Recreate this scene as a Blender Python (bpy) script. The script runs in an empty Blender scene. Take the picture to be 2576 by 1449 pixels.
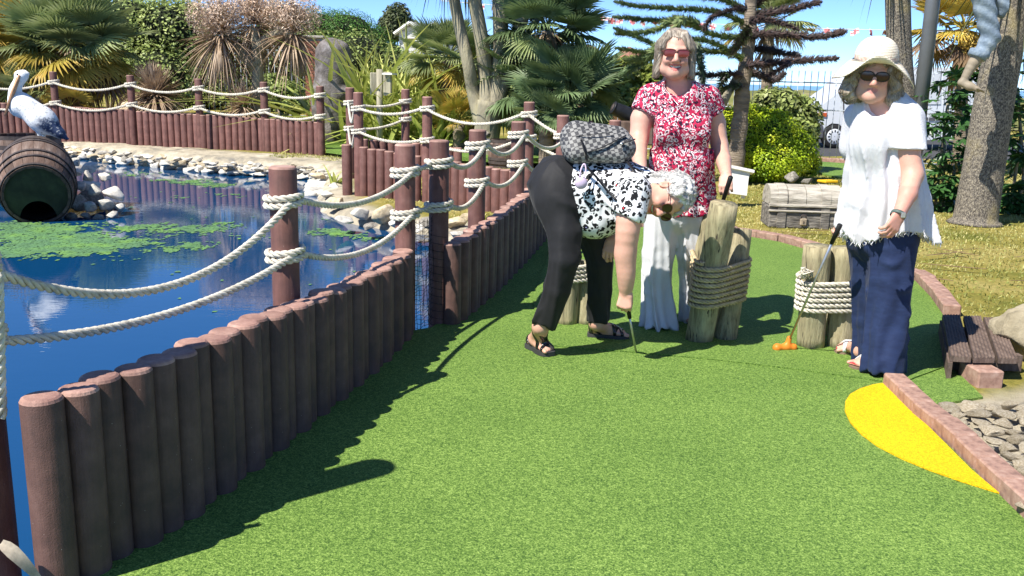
import bpy, math, random
import numpy as np
from mathutils import Vector, Matrix, noise
random.seed(7); RNG = np.random.default_rng(7)
SC = bpy.context.scene
COL = SC.collection

# ------------------------------------------------------------------ camera
FOC, PITCH, ROLL, HC = 2345.0, 12.7, 1.4, 1.45       # focal length for a picture 2576 wide, degrees, metres
cd = bpy.data.cameras.new('camera'); cam = bpy.data.objects.new('camera', cd); COL.objects.link(cam)
cd.sensor_width = 36.0; cd.lens = 36.0 * FOC / 2576.0; cd.clip_start = 0.05; cd.clip_end = 9000
CAMM = Matrix.Translation((0, 0, HC)) @ Matrix.Rotation(math.radians(90 - PITCH), 4, 'X') @ Matrix.Rotation(math.radians(ROLL), 4, 'Z')
cam.matrix_world = CAMM
SC.camera = cam

# ------------------------------------------------------------------ sky and sun
SUN = Vector((-0.58, -0.47, 1.0)).normalized()
world = bpy.data.worlds.new('World'); SC.world = world; world.use_nodes = True
wn = world.node_tree.nodes; wl = world.node_tree.links; wn.clear()
sky = wn.new('ShaderNodeTexSky'); sky.sky_type = 'NISHITA'; sky.sun_disc = False
sky.sun_elevation = math.asin(SUN.z); sky.sun_rotation = math.atan2(SUN.x, SUN.y)
sky.air_density = 0.48; sky.dust_density = 0.0; sky.ozone_density = 9.0; sky.altitude = 0
bg = wn.new('ShaderNodeBackground'); bg.inputs['Strength'].default_value = 0.13
hs = wn.new('ShaderNodeHueSaturation'); hs.inputs['Saturation'].default_value = 1.0
wo = wn.new('ShaderNodeOutputWorld')
wl.new(sky.outputs[0], hs.inputs['Color']); wl.new(hs.outputs[0], bg.inputs['Color']); wl.new(bg.outputs[0], wo.inputs['Surface'])
ld = bpy.data.lights.new('sun', 'SUN'); ld.energy = 4.8; ld.angle = math.radians(0.5); ld.color = (1.0, 0.95, 0.87)
sun = bpy.data.objects.new('sun', ld); COL.objects.link(sun)
sun.rotation_euler = SUN.to_track_quat('Z', 'Y').to_euler(); sun.location = (-20, -20, 40)
SC.view_settings.view_transform = 'Standard'; SC.view_settings.look = 'None'
SC.view_settings.exposure = 0.8; SC.view_settings.gamma = 1.0; SC.view_settings.use_curve_mapping = False
SC.cycles.use_denoising = True
SC.cycles.max_bounces = 6; SC.cycles.transparent_max_bounces = 8; SC.cycles.caustics_reflective = False; SC.cycles.caustics_refractive = False

# ------------------------------------------------------------------ placing: a sight line of the photograph (2576 wide) cut at a real distance or height
R3 = CAMM.to_3x3(); EYE = Vector((0, 0, HC))
def sight(x, y): return R3 @ Vector(((x - 1288) / FOC, -(y - 724.5) / FOC, -1.0))
def P(x, y, d):                      # point at world Y = d
    v = sight(x, y); return EYE + v * (d / v.y)
def G(x, y, z=0.0):                  # point at world height z
    v = sight(x, y); return EYE + v * ((z - HC) / v.z)
def px(n, d): return n / FOC * d     # size in metres of n pixels at distance d

# ------------------------------------------------------------------ objects
def tag(o, label=None, cat=None, group=None, kind=None):
    if label: o['label'] = label
    if cat: o['category'] = cat
    if group: o['group'] = group
    if kind: o['kind'] = kind
    return o
def link(name, data, parent=None, loc=None):
    o = bpy.data.objects.new(name, data); COL.objects.link(o)
    if parent: o.parent = parent
    if loc is not None: o.location = loc
    return o
def thing(name, label, cat, loc=(0, 0, 0), group=None, rz=0):
    o = link(name, None, None, loc); o.empty_display_size = 0.1; o.rotation_euler = (0, 0, rz)
    return tag(o, label, cat, group)
def mesh(name, V, F, mats=None, smooth=True, mi=None, col=None):
    V = np.asarray(V, dtype=np.float32).reshape(-1, 3)
    me = bpy.data.meshes.new(name)
    if isinstance(F, np.ndarray) and F.ndim == 2:
        n, k = F.shape
        me.vertices.add(len(V)); me.vertices.foreach_set('co', V.ravel())
        me.loops.add(n * k); me.loops.foreach_set('vertex_index', F.ravel().astype(np.int32))
        me.polygons.add(n); me.polygons.foreach_set('loop_start', np.arange(0, n * k, k, dtype=np.int32))
        me.polygons.foreach_set('loop_total', np.full(n, k, dtype=np.int32))
    else:
        me.from_pydata(V.tolist(), [], [tuple(int(i) for i in f) for f in F])
    me.update(calc_edges=True)
    if mats is not None:
        for m in (mats if isinstance(mats, (list, tuple)) else [mats]): me.materials.append(m)
    if mi is not None: me.polygons.foreach_set('material_index', np.asarray(mi, dtype=np.int32))
    if smooth: me.polygons.foreach_set('use_smooth', np.ones(len(me.polygons), dtype=bool))
    if col is not None:
        a = me.color_attributes.new('col', 'FLOAT_COLOR', 'POINT')
        c = np.ones((len(V), 4), dtype=np.float32); c[:, :3] = col; a.data.foreach_set('color', c.ravel())
    me.validate(); return me
def part(name, VF, mats, parent=None, smooth=True, loc=None, **k):
    V, F = VF
    if parent is not None and loc is None:      # parts are modelled in world metres, then moved into the parent's space
        V = np.asarray(V, dtype=np.float64).reshape(-1, 3)
        m = np.array(wm(parent).inverted()); V = V @ m[:3, :3].T + m[:3, 3]
    return link(name, mesh(name, V, F, mats, smooth, **k), parent, loc)
def wm(o):
    m = Matrix.LocRotScale(o.location, o.rotation_euler, o.scale)
    return (wm(o.parent) @ m) if o.parent else m
def clone(o, parent=None, name=None):
    c = o.copy(); COL.objects.link(c); c.parent = parent
    if name: c.name = name
    return c

# ------------------------------------------------------------------ shapes (verts, faces)
def join(*ps):
    V = []; F = []; n = 0
    quad = all(isinstance(f, np.ndarray) for _, f in ps) and len({f.shape[1] for _, f in ps}) == 1
    for v, f in ps:
        v = np.asarray(v, dtype=np.float64).reshape(-1, 3); V.append(v)
        if quad: F.append(f + n)
        else: F.extend([[i + n for i in q] for q in (f.tolist() if isinstance(f, np.ndarray) else f)])
        n += len(v)
    return np.vstack(V), (np.vstack(F) if quad else F)
def frames(pts):
    P_ = np.asarray(pts, dtype=np.float64); T = np.gradient(P_, axis=0); T /= np.linalg.norm(T, axis=1)[:, None] + 1e-12
    up = np.array([0, 0, 1.0]) if abs(T[0][2]) < 0.9 else np.array([1.0, 0, 0])
    N = np.zeros_like(P_); n = np.cross(np.cross(T[0], up), T[0]); n /= np.linalg.norm(n)
    for i in range(len(P_)):
        n = n - T[i] * np.dot(n, T[i]); n /= np.linalg.norm(n) + 1e-12; N[i] = n
    return P_, T, N, np.cross(T, N)
def tube(pts, r, n=8, caps=True, flat=1.0, phase=0.0):
    P_, T, N, B = frames(pts); r = np.broadcast_to(np.asarray(r, dtype=np.float64), (len(P_),))
    a = np.linspace(0, 2 * math.pi, n, endpoint=False) + phase
    V = (P_[:, None, :] + r[:, None, None] * (np.cos(a)[None, :, None] * N[:, None, :] * flat + np.sin(a)[None, :, None] * B[:, None, :])).reshape(-1, 3)
    F = []
    for i in range(len(P_) - 1):
        for j in range(n):
            k = (j + 1) % n; F.append([i * n + j, i * n + k, (i + 1) * n + k, (i + 1) * n + j])
    if caps:
        V = np.vstack([V, P_[0], P_[-1]]); c0, c1 = len(V) - 2, len(V) - 1; m = (len(P_) - 1) * n
        for j in range(n):
            k = (j + 1) % n; F.append([c0, k, j, j]); F.append([c1, m + j, m + k, m + k])
        F = [f if len(set(f)) == 4 else f[:3] for f in F]
    return V, F
def smoothpath(pts, n=24):
    p = np.asarray([tuple(q) for q in pts], dtype=np.float64)
    if len(p) == 2: return p[0] + (p[1] - p[0]) * np.linspace(0, 1, n)[:, None]
    q = np.vstack([2 * p[0] - p[1], p, 2 * p[-1] - p[-2]]); out = []; m = len(p) - 1
    for t in np.linspace(0, m, n):
        i = min(int(t), m - 1); u = t - i; a, b, c, d = q[i:i + 4]
        out.append(0.5 * (2 * b + (c - a) * u + (2 * a - 5 * b + 4 * c - d) * u * u + (3 * b - a - 3 * c + d) * u ** 3))
    return np.array(out)
def resample(p, step):
    p = np.asarray(p, dtype=np.float64); s = np.r_[0, np.cumsum(np.linalg.norm(np.diff(p, axis=0), axis=1))]
    n = max(2, int(s[-1] / step) + 1); t = np.linspace(0, s[-1], n)
    return np.stack([np.interp(t, s, p[:, i]) for i in range(3)], 1), s[-1]
def rope(pts, r, step=None, seg=6, pitch=None):
    """laid rope: three strands twisted round the path"""
    pitch = pitch or r * 6.4; p, L = resample(pts, step or r * 0.7); P_, T, N, B = frames(p)
    s = np.linspace(0, L, len(p)); out = []
    for k in range(3):
        a = 2 * math.pi * s / pitch + k * 2 * math.pi / 3
        c = P_ + (np.cos(a)[:, None] * N + np.sin(a)[:, None] * B) * r * 0.60
        out.append(tube(c, r * 0.47, seg, True))
    return join(*out)
def lathe(prof, n=24, c=(0, 0, 0), caps=True):
    a = np.linspace(0, 2 * math.pi, n, endpoint=False); V = []; F = []
    for r, z in prof: V += [(c[0] + r * math.cos(t), c[1] + r * math.sin(t), c[2] + z) for t in a]
    for i in range(len(prof) - 1):
        for j in range(n): k = (j + 1) % n; F.append([i * n + j, i * n + k, (i + 1) * n + k, (i + 1) * n + j])
    if caps: F.append(list(range(n))[::-1]); F.append([(len(prof) - 1) * n + j for j in range(n)])
    return np.array(V), F
def box(c, s, rz=0, bev=0.0, R=None):
    """box centred at c, size s, chamfered edges"""
    h = np.array(s, dtype=np.float64) / 2; b = min(bev, *(h * 0.9)) if bev else 0
    if b == 0:
        V = np.array([[x, y, z] for z in (-1, 1) for y in (-1, 1) for x in (-1, 1)]) * h
        F = [[0, 2, 3, 1], [4, 5, 7, 6], [0, 1, 5, 4], [2, 6, 7, 3], [0, 4, 6, 2], [1, 3, 7, 5]]
    else:
        V = []; idx = {}
        for z in (-1, 1):
            for y in (-1, 1):
                for x in (-1, 1):
                    sg = np.array([x, y, z])
                    for ax in range(3):
                        v = sg * (h - b); v[ax] = sg[ax] * h[ax]; idx[(x, y, z, ax)] = len(V); V.append(v)
        V = np.array(V); F = []
        for ax in range(3):
            o = [i for i in range(3) if i != ax]
            for s_ in (-1, 1):
                q = []
                for u, w in ((-1, -1), (1, -1), (1, 1), (-1, 1)):
                    k = [0, 0, 0]; k[ax] = s_; k[o[0]] = u; k[o[1]] = w; q.append(idx[(*k, ax)])
                F.append(q)
            for u in (-1, 1):
                for w in (-1, 1):
                    k0 = [0, 0, 0]; k0[o[0]] = u; k0[o[1]] = w; k1 = list(k0); k0[ax] = -1; k1[ax] = 1
                    F.append([idx[(*k0, o[0])], idx[(*k1, o[0])], idx[(*k1, o[1])], idx[(*k0, o[1])]])
        for z in (-1, 1):
            for y in (-1, 1):
                for x in (-1, 1): F.append([idx[(x, y, z, a)] for a in range(3)])
        # consistent outward winding
        G_ = []
        for f in F:
            p = V[f]; n_ = np.cross(p[1] - p[0], p[2] - p[0])
            G_.append(f if np.dot(n_, p.mean(0)) > 0 else f[::-1])
        F = G_
    if R is not None: V = V @ np.array(R).T
    elif rz:
        c_, s__ = math.cos(rz), math.sin(rz); V = V @ np.array([[c_, s__, 0], [-s__, c_, 0], [0, 0, 1]])
    return V + np.array(tuple(c), dtype=np.float64), F
def prism(poly, z0, z1):
    n = len(poly); V = [(x, y, z0) for x, y in poly] + [(x, y, z1) for x, y in poly]
    F = [list(range(n))[::-1], [n + i for i in range(n)]] + [[i, (i + 1) % n, n + (i + 1) % n, n + i] for i in range(n)]
    return np.array(V), F
_ico = {}
def ico(sub):
    if sub in _ico: return _ico[sub]
    t = (1 + 5 ** .5) / 2
    V = [(-1, t, 0), (1, t, 0), (-1, -t, 0), (1, -t, 0), (0, -1, t), (0, 1, t), (0, -1, -t), (0, 1, -t), (t, 0, -1), (t, 0, 1), (-t, 0, -1), (-t, 0, 1)]
    F = [(0, 11, 5), (0, 5, 1), (0, 1, 7), (0, 7, 10), (0, 10, 11), (1, 5, 9), (5, 11, 4), (11, 10, 2), (10, 7, 6), (7, 1, 8), (3, 9, 4), (3, 4, 2), (3, 2, 6), (3, 6, 8), (3, 8, 9), (4, 9, 5), (2, 4, 11), (6, 2, 10), (8, 6, 7), (9, 8, 1)]
    V = [Vector(v).normalized() for v in V]
    for _ in range(sub):
        mid = {}; G_ = []
        def m(a, b):
            k = (min(a, b), max(a, b))
            if k not in mid: mid[k] = len(V); V.append((V[a] + V[b]).normalized())
            return mid[k]
        for a, b, c in F:
            x, y, z = m(a, b), m(b, c), m(c, a); G_ += [(a, x, z), (b, y, x), (c, z, y), (x, y, z)]
        F = G_
    _ico[sub] = (np.array([tuple(v) for v in V]), np.array(F)); return _ico[sub]
def rock(seed, s=(1, 1, 1), sub=2, cuts=7, rough=0.12, dr=(0.5, 0.82)):
    """angular stone: a ball cut by planes and roughened"""
    V, F = ico(sub); V = V.copy(); r = np.random.default_rng(seed)
    for _ in range(cuts):
        n = r.normal(size=3); n /= np.linalg.norm(n); d = r.uniform(*dr)
        k = V @ n - d; V -= np.where(k > 0, k, 0)[:, None] * n * 0.95
    o = r.uniform(-50, 50, 3)
    for i in range(len(V)):
        V[i] *= 1 + rough * noise.noise(Vector(V[i] * 2.1 + o)) + rough * .6 * noise.noise(Vector(V[i] * 5 + o))
    return V * np.array(s), F

# ------------------------------------------------------------------ solid modelling: distance volumes blended smoothly, meshed by surface nets
class Vol:
    def __init__(s, lo, hi, h):
        s.lo = np.array(lo, dtype=np.float64); s.h = h; s.n = np.ceil((np.array(hi) - s.lo) / h).astype(int) + 1
        s.d = np.full(s.n, 1.0, dtype=np.float32)
    def _box(s, pts, r):
        pts = np.asarray(pts, dtype=np.float64).reshape(-1, 3)
        a = np.clip(np.floor((pts.min(0) - r - s.lo) / s.h).astype(int), 0, s.n); b = np.clip(np.ceil((pts.max(0) + r - s.lo) / s.h).astype(int) + 1, 0, s.n)
        if np.any(b <= a): return None, None
        g = [s.lo[i] + s.h * np.arange(a[i], b[i]) for i in range(3)]
        return tuple(slice(a[i], b[i]) for i in range(3)), (g[0][:, None, None], g[1][None, :, None], g[2][None, None, :])
    def _mix(s, sl, e, k, op):
        d = s.d[sl]
        if op == 'sub':
            e = -e; hh = np.clip(.5 - .5 * (e - d) / k, 0, 1); s.d[sl] = (e * (1 - hh) + d * hh + k * hh * (1 - hh)).astype(np.float32)
        else:
            hh = np.clip(.5 + .5 * (e - d) / k, 0, 1); s.d[sl] = (e * (1 - hh) + d * hh - k * hh * (1 - hh)).astype(np.float32)
    def cone(s, a, b, ra, rb, k=0.02, flat=None, op='add'):
        """tapered capsule; flat = (axis, factor) squeezes the section along axis"""
        a = np.array(tuple(a), dtype=np.float64); b = np.array(tuple(b), dtype=np.float64); m = max(ra, rb) * max(1, flat[1] if flat else 1)
        sl, g = s._box([a, b], m + k + 3 * s.h)
        if sl is None: return s
        ba = b - a; L = ba @ ba + 1e-12
        X, Y, Z = g[0] - a[0], g[1] - a[1], g[2] - a[2]
        t = np.clip((X * ba[0] + Y * ba[1] + Z * ba[2]) / L, 0, 1)
        X, Y, Z = X - ba[0] * t, Y - ba[1] * t, Z - ba[2] * t
        if flat:
            u = np.array(tuple(flat[0]), dtype=np.float64); u /= np.linalg.norm(u); q = X * u[0] + Y * u[1] + Z * u[2]; f = 1 / flat[1] - 1
            X, Y, Z = X + q * u[0] * f, Y + q * u[1] * f, Z + q * u[2] * f
            e = (np.sqrt(X * X + Y * Y + Z * Z) - (ra + (rb - ra) * t)) * min(1, flat[1])
        else: e = np.sqrt(X * X + Y * Y + Z * Z) - (ra + (rb - ra) * t)
        s._mix(sl, e, k, op); return s
    def ell(s, c, r, k=0.02, R=None, op='add'):
        """ellipsoid; columns of R are its axes"""
        c = np.array(tuple(c), dtype=np.float64); r = np.array(r, dtype=np.float64)
        sl, g = s._box([c], r.max() + k + 3 * s.h)
        if sl is None: return s
        X, Y, Z = g[0] - c[0], g[1] - c[1], g[2] - c[2]
        if R is not None:
            R = np.array(R); X, Y, Z = X * R[0, 0] + Y * R[1, 0] + Z * R[2, 0], X * R[0, 1] + Y * R[1, 1] + Z * R[2, 1], X * R[0, 2] + Y * R[1, 2] + Z * R[2, 2]
        k0 = np.sqrt((X / r[0]) ** 2 + (Y / r[1]) ** 2 + (Z / r[2]) ** 2); k1 = np.sqrt((X / r[0] ** 2) ** 2 + (Y / r[1] ** 2) ** 2 + (Z / r[2] ** 2) ** 2) + 1e-9
        s._mix(sl, k0 * (k0 - 1) / k1, k, op); return s
    def chain(s, pts, rs, k=0.02, flat=None, n=None):
        pts = [np.array(tuple(p)) for p in pts]
        if n:
            q = smoothpath(pts, n); rs = np.interp(np.linspace(0, len(pts) - 1, n), range(len(pts)), rs); pts = q
        for i in range(len(pts) - 1): s.cone(pts[i], pts[i + 1], rs[i], rs[i + 1], k if i == 0 else min(k, .012), flat)
        return s
    def half(s, p, nrm, k=0.004):
        """keep the side opposite to nrm"""
        p = np.array(tuple(p)); n = np.array(tuple(nrm), dtype=np.float64); n /= np.linalg.norm(n)
        g = [s.lo[i] + s.h * np.arange(s.n[i]) for i in range(3)]
        e = (g[0][:, None, None] - p[0]) * n[0] + (g[1][None, :, None] - p[1]) * n[1] + (g[2][None, None, :] - p[2]) * n[2]
        s.d = np.maximum(s.d, e).astype(np.float32); return s
    def warp(s, fn):
        g = [s.lo[i] + s.h * np.arange(s.n[i]) for i in range(3)]; m = np.abs(s.d) < 0.06
        I = np.nonzero(m); s.d[m] += fn(g[0][I[0]], g[1][I[1]], g[2][I[2]]).astype(np.float32); return s
    def mesh(s):
        d = s.d; sg = d < 0; nx, ny, nz = d.shape
        c = np.zeros((nx - 1, ny - 1, nz - 1), dtype=np.int8)
        for i in (0, 1):
            for j in (0, 1):
                for k in (0, 1): c += sg[i:nx - 1 + i, j:ny - 1 + j, k:nz - 1 + k]
        I = np.nonzero((c > 0) & (c < 8)); N = len(I[0]); idx = np.full(c.shape, -1, dtype=np.int64); idx[I] = np.arange(N)
        acc = np.zeros((N, 3)); cnt = np.zeros(N)
        cor = [(i, j, k) for i in (0, 1) for j in (0, 1) for k in (0, 1)]
        dv = {q: d[I[0] + q[0], I[1] + q[1], I[2] + q[2]].astype(np.float64) for q in cor}
        for q in cor:
            for ax in range(3):
                if q[ax] == 0:
                    w = list(q); w[ax] = 1; w = tuple(w); a, b = dv[q], dv[w]; m = (a < 0) != (b < 0)
                    t = np.where(m, a / np.where(m, a - b, 1), 0)
                    p = np.array(q, dtype=np.float64)[None, :].repeat(N, 0); p[:, ax] = t
                    acc += p * m[:, None]; cnt += m
        V = (np.stack(I, 1) + acc / cnt[:, None]) * s.h + s.lo
        Q = []
        for ax in range(3):
            o = [i for i in range(3) if i != ax]; sA = [slice(None)] * 3; sB = [slice(None)] * 3
            sA[ax] = slice(0, -1); sB[ax] = slice(1, None); A, B = sg[tuple(sA)], sg[tuple(sB)]; E = np.stack(np.nonzero(A != B), 1)
            E = E[(E[:, o[0]] > 0) & (E[:, o[1]] > 0) & (E[:, o[0]] < s.n[o[0]] - 1) & (E[:, o[1]] < s.n[o[1]] - 1)]
            def cell(da, db):
                e = E.copy(); e[:, o[0]] += da; e[:, o[1]] += db; return idx[e[:, 0], e[:, 1], e[:, 2]]
            q = np.stack([cell(-1, -1), cell(0, -1), cell(0, 0), cell(-1, 0)], 1)
            f = A[E[:, 0], E[:, 1], E[:, 2]]
            if ax == 1: f = ~f
            q[~f] = q[~f][:, ::-1]; Q.append(q)
        return V, np.vstack(Q)

# ------------------------------------------------------------------ materials
def nodes(name):
    m = bpy.data.materials.new(name); m.use_nodes = True; nt = m.node_tree; b = nt.nodes['Principled BSDF']; return m, nt, b
def N(nt, t, **k):
    n = nt.nodes.new('ShaderNode' + t)
    for a, v in k.items():
        if a in n.inputs.keys(): n.inputs[a].default_value = v
        else: setattr(n, a, v)
    return n
def ramp(nt, fac, stops, interp='LINEAR'):
    r = N(nt, 'ValToRGB'); r.color_ramp.interpolation = interp; e = r.color_ramp.elements
    while len(e) < len(stops): e.new(0.5)
    for q, (p, c) in zip(e, stops): q.position = p; q.color = (*c, 1) if len(c) == 3 else c
    nt.links.new(fac, r.inputs['Fac']); return r.outputs['Color']
def coords(nt, kind='Object', scale=None):
    t = N(nt, 'TexCoord').outputs[kind]
    if scale is not None:
        mp = N(nt, 'Mapping'); mp.inputs['Scale'].default_value = scale if hasattr(scale, '__len__') else (scale,) * 3
        nt.links.new(t, mp.inputs['Vector']); return mp.outputs[0]
    return t
def tex(nt, co, scale, detail=4, rough=.6, kind='Noise', out=None, **k):
    n = N(nt, 'Tex' + kind, **k); n.inputs['Scale'].default_value = scale
    if kind == 'Noise': n.inputs['Detail'].default_value = detail; n.inputs['Roughness'].default_value = rough
    nt.links.new(co, n.inputs['Vector']); return n.outputs[out or ('Fac' if kind in ('Noise', 'Wave') else 'Distance')]
def mixc(nt, fac, a, b, mode='MIX'):
    n = N(nt, 'MixRGB', blend_type=mode)
    for s_, v in (('Fac', fac), ('Color1', a), ('Color2', b)):
        if hasattr(v, 'is_output'): nt.links.new(v, n.inputs[s_])
        else: n.inputs[s_].default_value = v if not hasattr(v, '__len__') else ((*v, 1) if len(v) == 3 else v)
    return n.outputs[0]
def bump(nt, b, h, dist=.01, strength=1.0):
    n = N(nt, 'Bump'); n.inputs['Distance'].default_value = dist; n.inputs['Strength'].default_value = strength
    nt.links.new(h, n.inputs['Height']); nt.links.new(n.outputs[0], b.inputs['Normal']); return n
def mat(name, c1, c2=None, scale=6, rough=.7, bmp=0, bscale=None, stretch=None, per_obj=0.0, spec=.3, detail=5, c3=None, metal=0, trans=0, lo=.35, hi=.65, world=False):
    """general surface: two or three tones by noise, fine relief, a tone shift per object"""
    m, nt, b = nodes(name); c2 = c2 or tuple(x * .7 for x in c1)
    if world: co = N(nt, 'NewGeometry').outputs['Position']
    else: co = coords(nt, 'Object', stretch)
    f = tex(nt, co, scale, detail)
    st = [(lo, c2), (hi, c1)] if c3 is None else [(lo - .05, c2), (.5, c1), (hi + .05, c3)]
    c = ramp(nt, f, st)
    if per_obj:
        r = N(nt, 'ObjectInfo').outputs['Random']; mr = N(nt, 'MapRange'); nt.links.new(r, mr.inputs['Value'])
        mr.inputs['To Min'].default_value = 1 - per_obj; mr.inputs['To Max'].default_value = 1 + per_obj
        h = N(nt, 'HueSaturation'); nt.links.new(c, h.inputs['Color']); nt.links.new(mr.outputs[0], h.inputs['Value']); c = h.outputs[0]
    nt.links.new(c, b.inputs['Base Color']); b.inputs['Roughness'].default_value = rough; b.inputs['Specular IOR Level'].default_value = spec; b.inputs['Metallic'].default_value = metal
    if bmp: bump(nt, b, tex(nt, co, bscale or scale * 4, 6), bmp)
    if trans: leafy(nt, b, trans)
    return m
def leafy(nt, b, f):
    """thin leaf: some light passes through"""
    c = b.inputs['Base Color'].links[0].from_socket if b.inputs['Base Color'].links else None
    t = N(nt, 'BsdfTranslucent'); mx = N(nt, 'MixShader'); mx.inputs[0].default_value = f
    if c is not None: nt.links.new(c, t.inputs['Color'])
    else: t.inputs['Color'].default_value = b.inputs['Base Color'].default_value
    nt.links.new(b.outputs[0], mx.inputs[1]); nt.links.new(t.outputs[0], mx.inputs[2])
    o = [n for n in nt.nodes if n.type == 'OUTPUT_MATERIAL'][0]; nt.links.new(mx.outputs[0], o.inputs['Surface'])
def vcol(name, rough=.6, spec=.3, bmp=0, bscale=80, var=.0, vscale=30, sss=0):
    """colour painted on the vertices (what the thing itself is coloured)"""
    m, nt, b = nodes(name); a = N(nt, 'VertexColor', layer_name='col').outputs['Color']; co = coords(nt)
    if var:
        f = tex(nt, co, vscale, 4); a = mixc(nt, 1.0, a, ramp(nt, f, [(.3, (1 - var,) * 3), (.7, (1 + var,) * 3)]), 'MULTIPLY')
    nt.links.new(a, b.inputs['Base Color']); b.inputs['Roughness'].default_value = rough; b.inputs['Specular IOR Level'].default_value = spec
    if sss: b.inputs['Subsurface Weight'].default_value = sss; b.inputs['Subsurface Radius'].default_value = (.012, .005, .003); b.inputs['Subsurface Scale'].default_value = 1.0
    if bmp: bump(nt, b, tex(nt, co, bscale, 4), bmp)
    return m
def srgb(r, g, b):
    f = lambda u: (u / 255 / 12.92) if u <= 10 else ((u / 255 + .055) / 1.055) ** 2.4
    return (f(r), f(g), f(b))
# ================================================================== SETTING
from mathutils.geometry import tessellate_polygon
WATER = -0.10
def xy(v): return (v[0], v[1])
# foot of the log palisades, traced on the ground
near_base = [(-1.22, 1.2), (-1.17, 2.0)] + [xy(G(x, y)) for x, y in ((287, 1402), (420, 1334), (520, 1257), (612, 1187), (735, 1090), (854, 994), (939, 925), (1024, 840))]
far_base = [xy(G(x, y)) for x, y in ((1098, 826), (1160, 782), (1225, 733), (1300, 662), (1345, 618), (1372, 590))]
pond_poly = near_base + far_base[:3] + [xy(G(x, y, WATER)) for x, y in ((1190, 640), (1120, 592), (1000, 582), (945, 570), (880, 560), (822, 532), (812, 490), (830, 458), (760, 446), (640, 440), (520, 432), (400, 420), (290, 408), (200, 396), (60, 385), (-120, 378))] + [(-13, 17.0), (-13, 1.2)]
def sdist(px_, py_, poly):
    """signed distance to a polygon, positive inside"""
    d = np.full(px_.shape, 1e9); ins = np.zeros(px_.shape, dtype=bool); n = len(poly)
    for i in range(n):
        ax, ay = poly[i]; bx, by = poly[(i + 1) % n]; ex, ey = bx - ax, by - ay
        t = np.clip(((px_ - ax) * ex + (py_ - ay) * ey) / (ex * ex + ey * ey + 1e-12), 0, 1)
        d = np.minimum(d, np.hypot(px_ - ax - ex * t, py_ - ay - ey * t))
        c = ((ay > py_) != (by > py_)); ins ^= c & (px_ < ex * (py_ - ay) / (ey if ey else 1e-12) + ax)
    return np.where(ins, d, -d)
def sstep(x, a, b): t = np.clip((x - a) / (b - a), 0, 1); return t * t * (3 - 2 * t)
def noise2(x, y, s, seed=0):
    r = np.random.default_rng(seed); o = np.zeros_like(x)
    for k in range(5):
        a = r.uniform(0, 6.28); f = s * (1.0 + .55 * k); p, q = r.uniform(0, 6.28, 2)
        o += np.sin((x * math.cos(a) + y * math.sin(a)) * f + p) * np.cos((y * math.cos(a) - x * math.sin(a)) * f * .8 + q) / (1 + .5 * k)
    return o / 2.2
def terrain_z(x, y):
    x = np.asarray(x, dtype=np.float64); y = np.asarray(y, dtype=np.float64)
    z = 0.12 * sstep(y, 10.5, 14.5) * sstep(-x, -2.0, 1.2) - 0.25 * sstep(y, 17, 24) * sstep(x, 1, 6)
    z = z + 0.25 * sstep(y, 18, 26) * sstep(-x, 0, 4)
    z = z + 0.012 * noise2(x, y, 1.7, 3) * sstep(y, 8.6, 10.5)
    return z
xs = np.r_[np.arange(-34, -12, 1.0), np.arange(-12, 5, .14), np.arange(5, 34, .6)]; ys = np.r_[np.arange(-5, 1, .6), np.arange(1, 18, .14), np.arange(18, 52, .7)]
X, Y = np.meshgrid(xs, ys, indexing='ij'); sd = sdist(X, Y, pond_poly)
Z = terrain_z(X, Y); Z = np.where(sd > -.25, Z * sstep(-sd, -.05, .25), Z) - 0.55 * sstep(sd, -0.06, 0.45)
bank = np.maximum(sstep(sd, -0.50, -0.25) * sstep(Y, 5.6, 6.6), sstep(sd, -1.35, -1.05) * sstep(Y, 13.4, 14.2) * sstep(-X, 2.2, 2.8))
Z += bank * (sd < 0) * (0.03 * noise2(X, Y, 6.0, 9))
nx, ny = X.shape; I = np.arange(nx * ny).reshape(nx, ny)
F = np.stack([I[:-1, :-1], I[1:, :-1], I[1:, 1:], I[:-1, 1:]], -1).reshape(-1, 4)
def ground_mat():
    m, nt, b = nodes('dry_lawn'); co = N(nt, 'NewGeometry').outputs['Position']
    f = tex(nt, co, .9, 6, .65); g = tex(nt, co, 26, 5, .7); h = tex(nt, co, 120, 3)
    grass = ramp(nt, f, [(.35, (.17, .18, .035)), (.5, (.33, .28, .075)), (.66, (.46, .38, .15))])
    grass = mixc(nt, 1, grass, ramp(nt, g, [(.3, (.55, .6, .5)), (.7, (1.25, 1.2, 1.1))]), 'MULTIPLY')
    s1 = tex(nt, co, 3.5, 6, .7); stone = ramp(nt, s1, [(.3, (.20, .19, .17)), (.48, (.46, .40, .29)), (.7, (.66, .60, .47))])
    a = N(nt, 'VertexColor', layer_name='col'); sp = N(nt, 'SeparateColor'); nt.links.new(a.outputs[0], sp.inputs[0])
    c = mixc(nt, sp.outputs[0], grass, stone); nt.links.new(c, b.inputs['Base Color']); b.inputs['Roughness'].default_value = .95; b.inputs['Specular IOR Level'].default_value = .1
    bump(nt, b, mixc(nt, .5, g, h), .03); return m
rubble = sstep(sdist(X, Y, [xy(G(x, y)) for x, y in ((2330, 1015), (2480, 1000), (2640, 960), (2720, 1300), (2560, 1260))]), -.05, .05)
col = np.zeros((nx * ny, 3)); col[:, 0] = np.maximum(np.maximum(bank, rubble), sstep(sd, -.3, -.1)).ravel()
tag(link('ground', mesh('ground', np.stack([X, Y, Z], -1).reshape(-1, 3), F, ground_mat(), col=col)), kind='structure')

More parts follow.
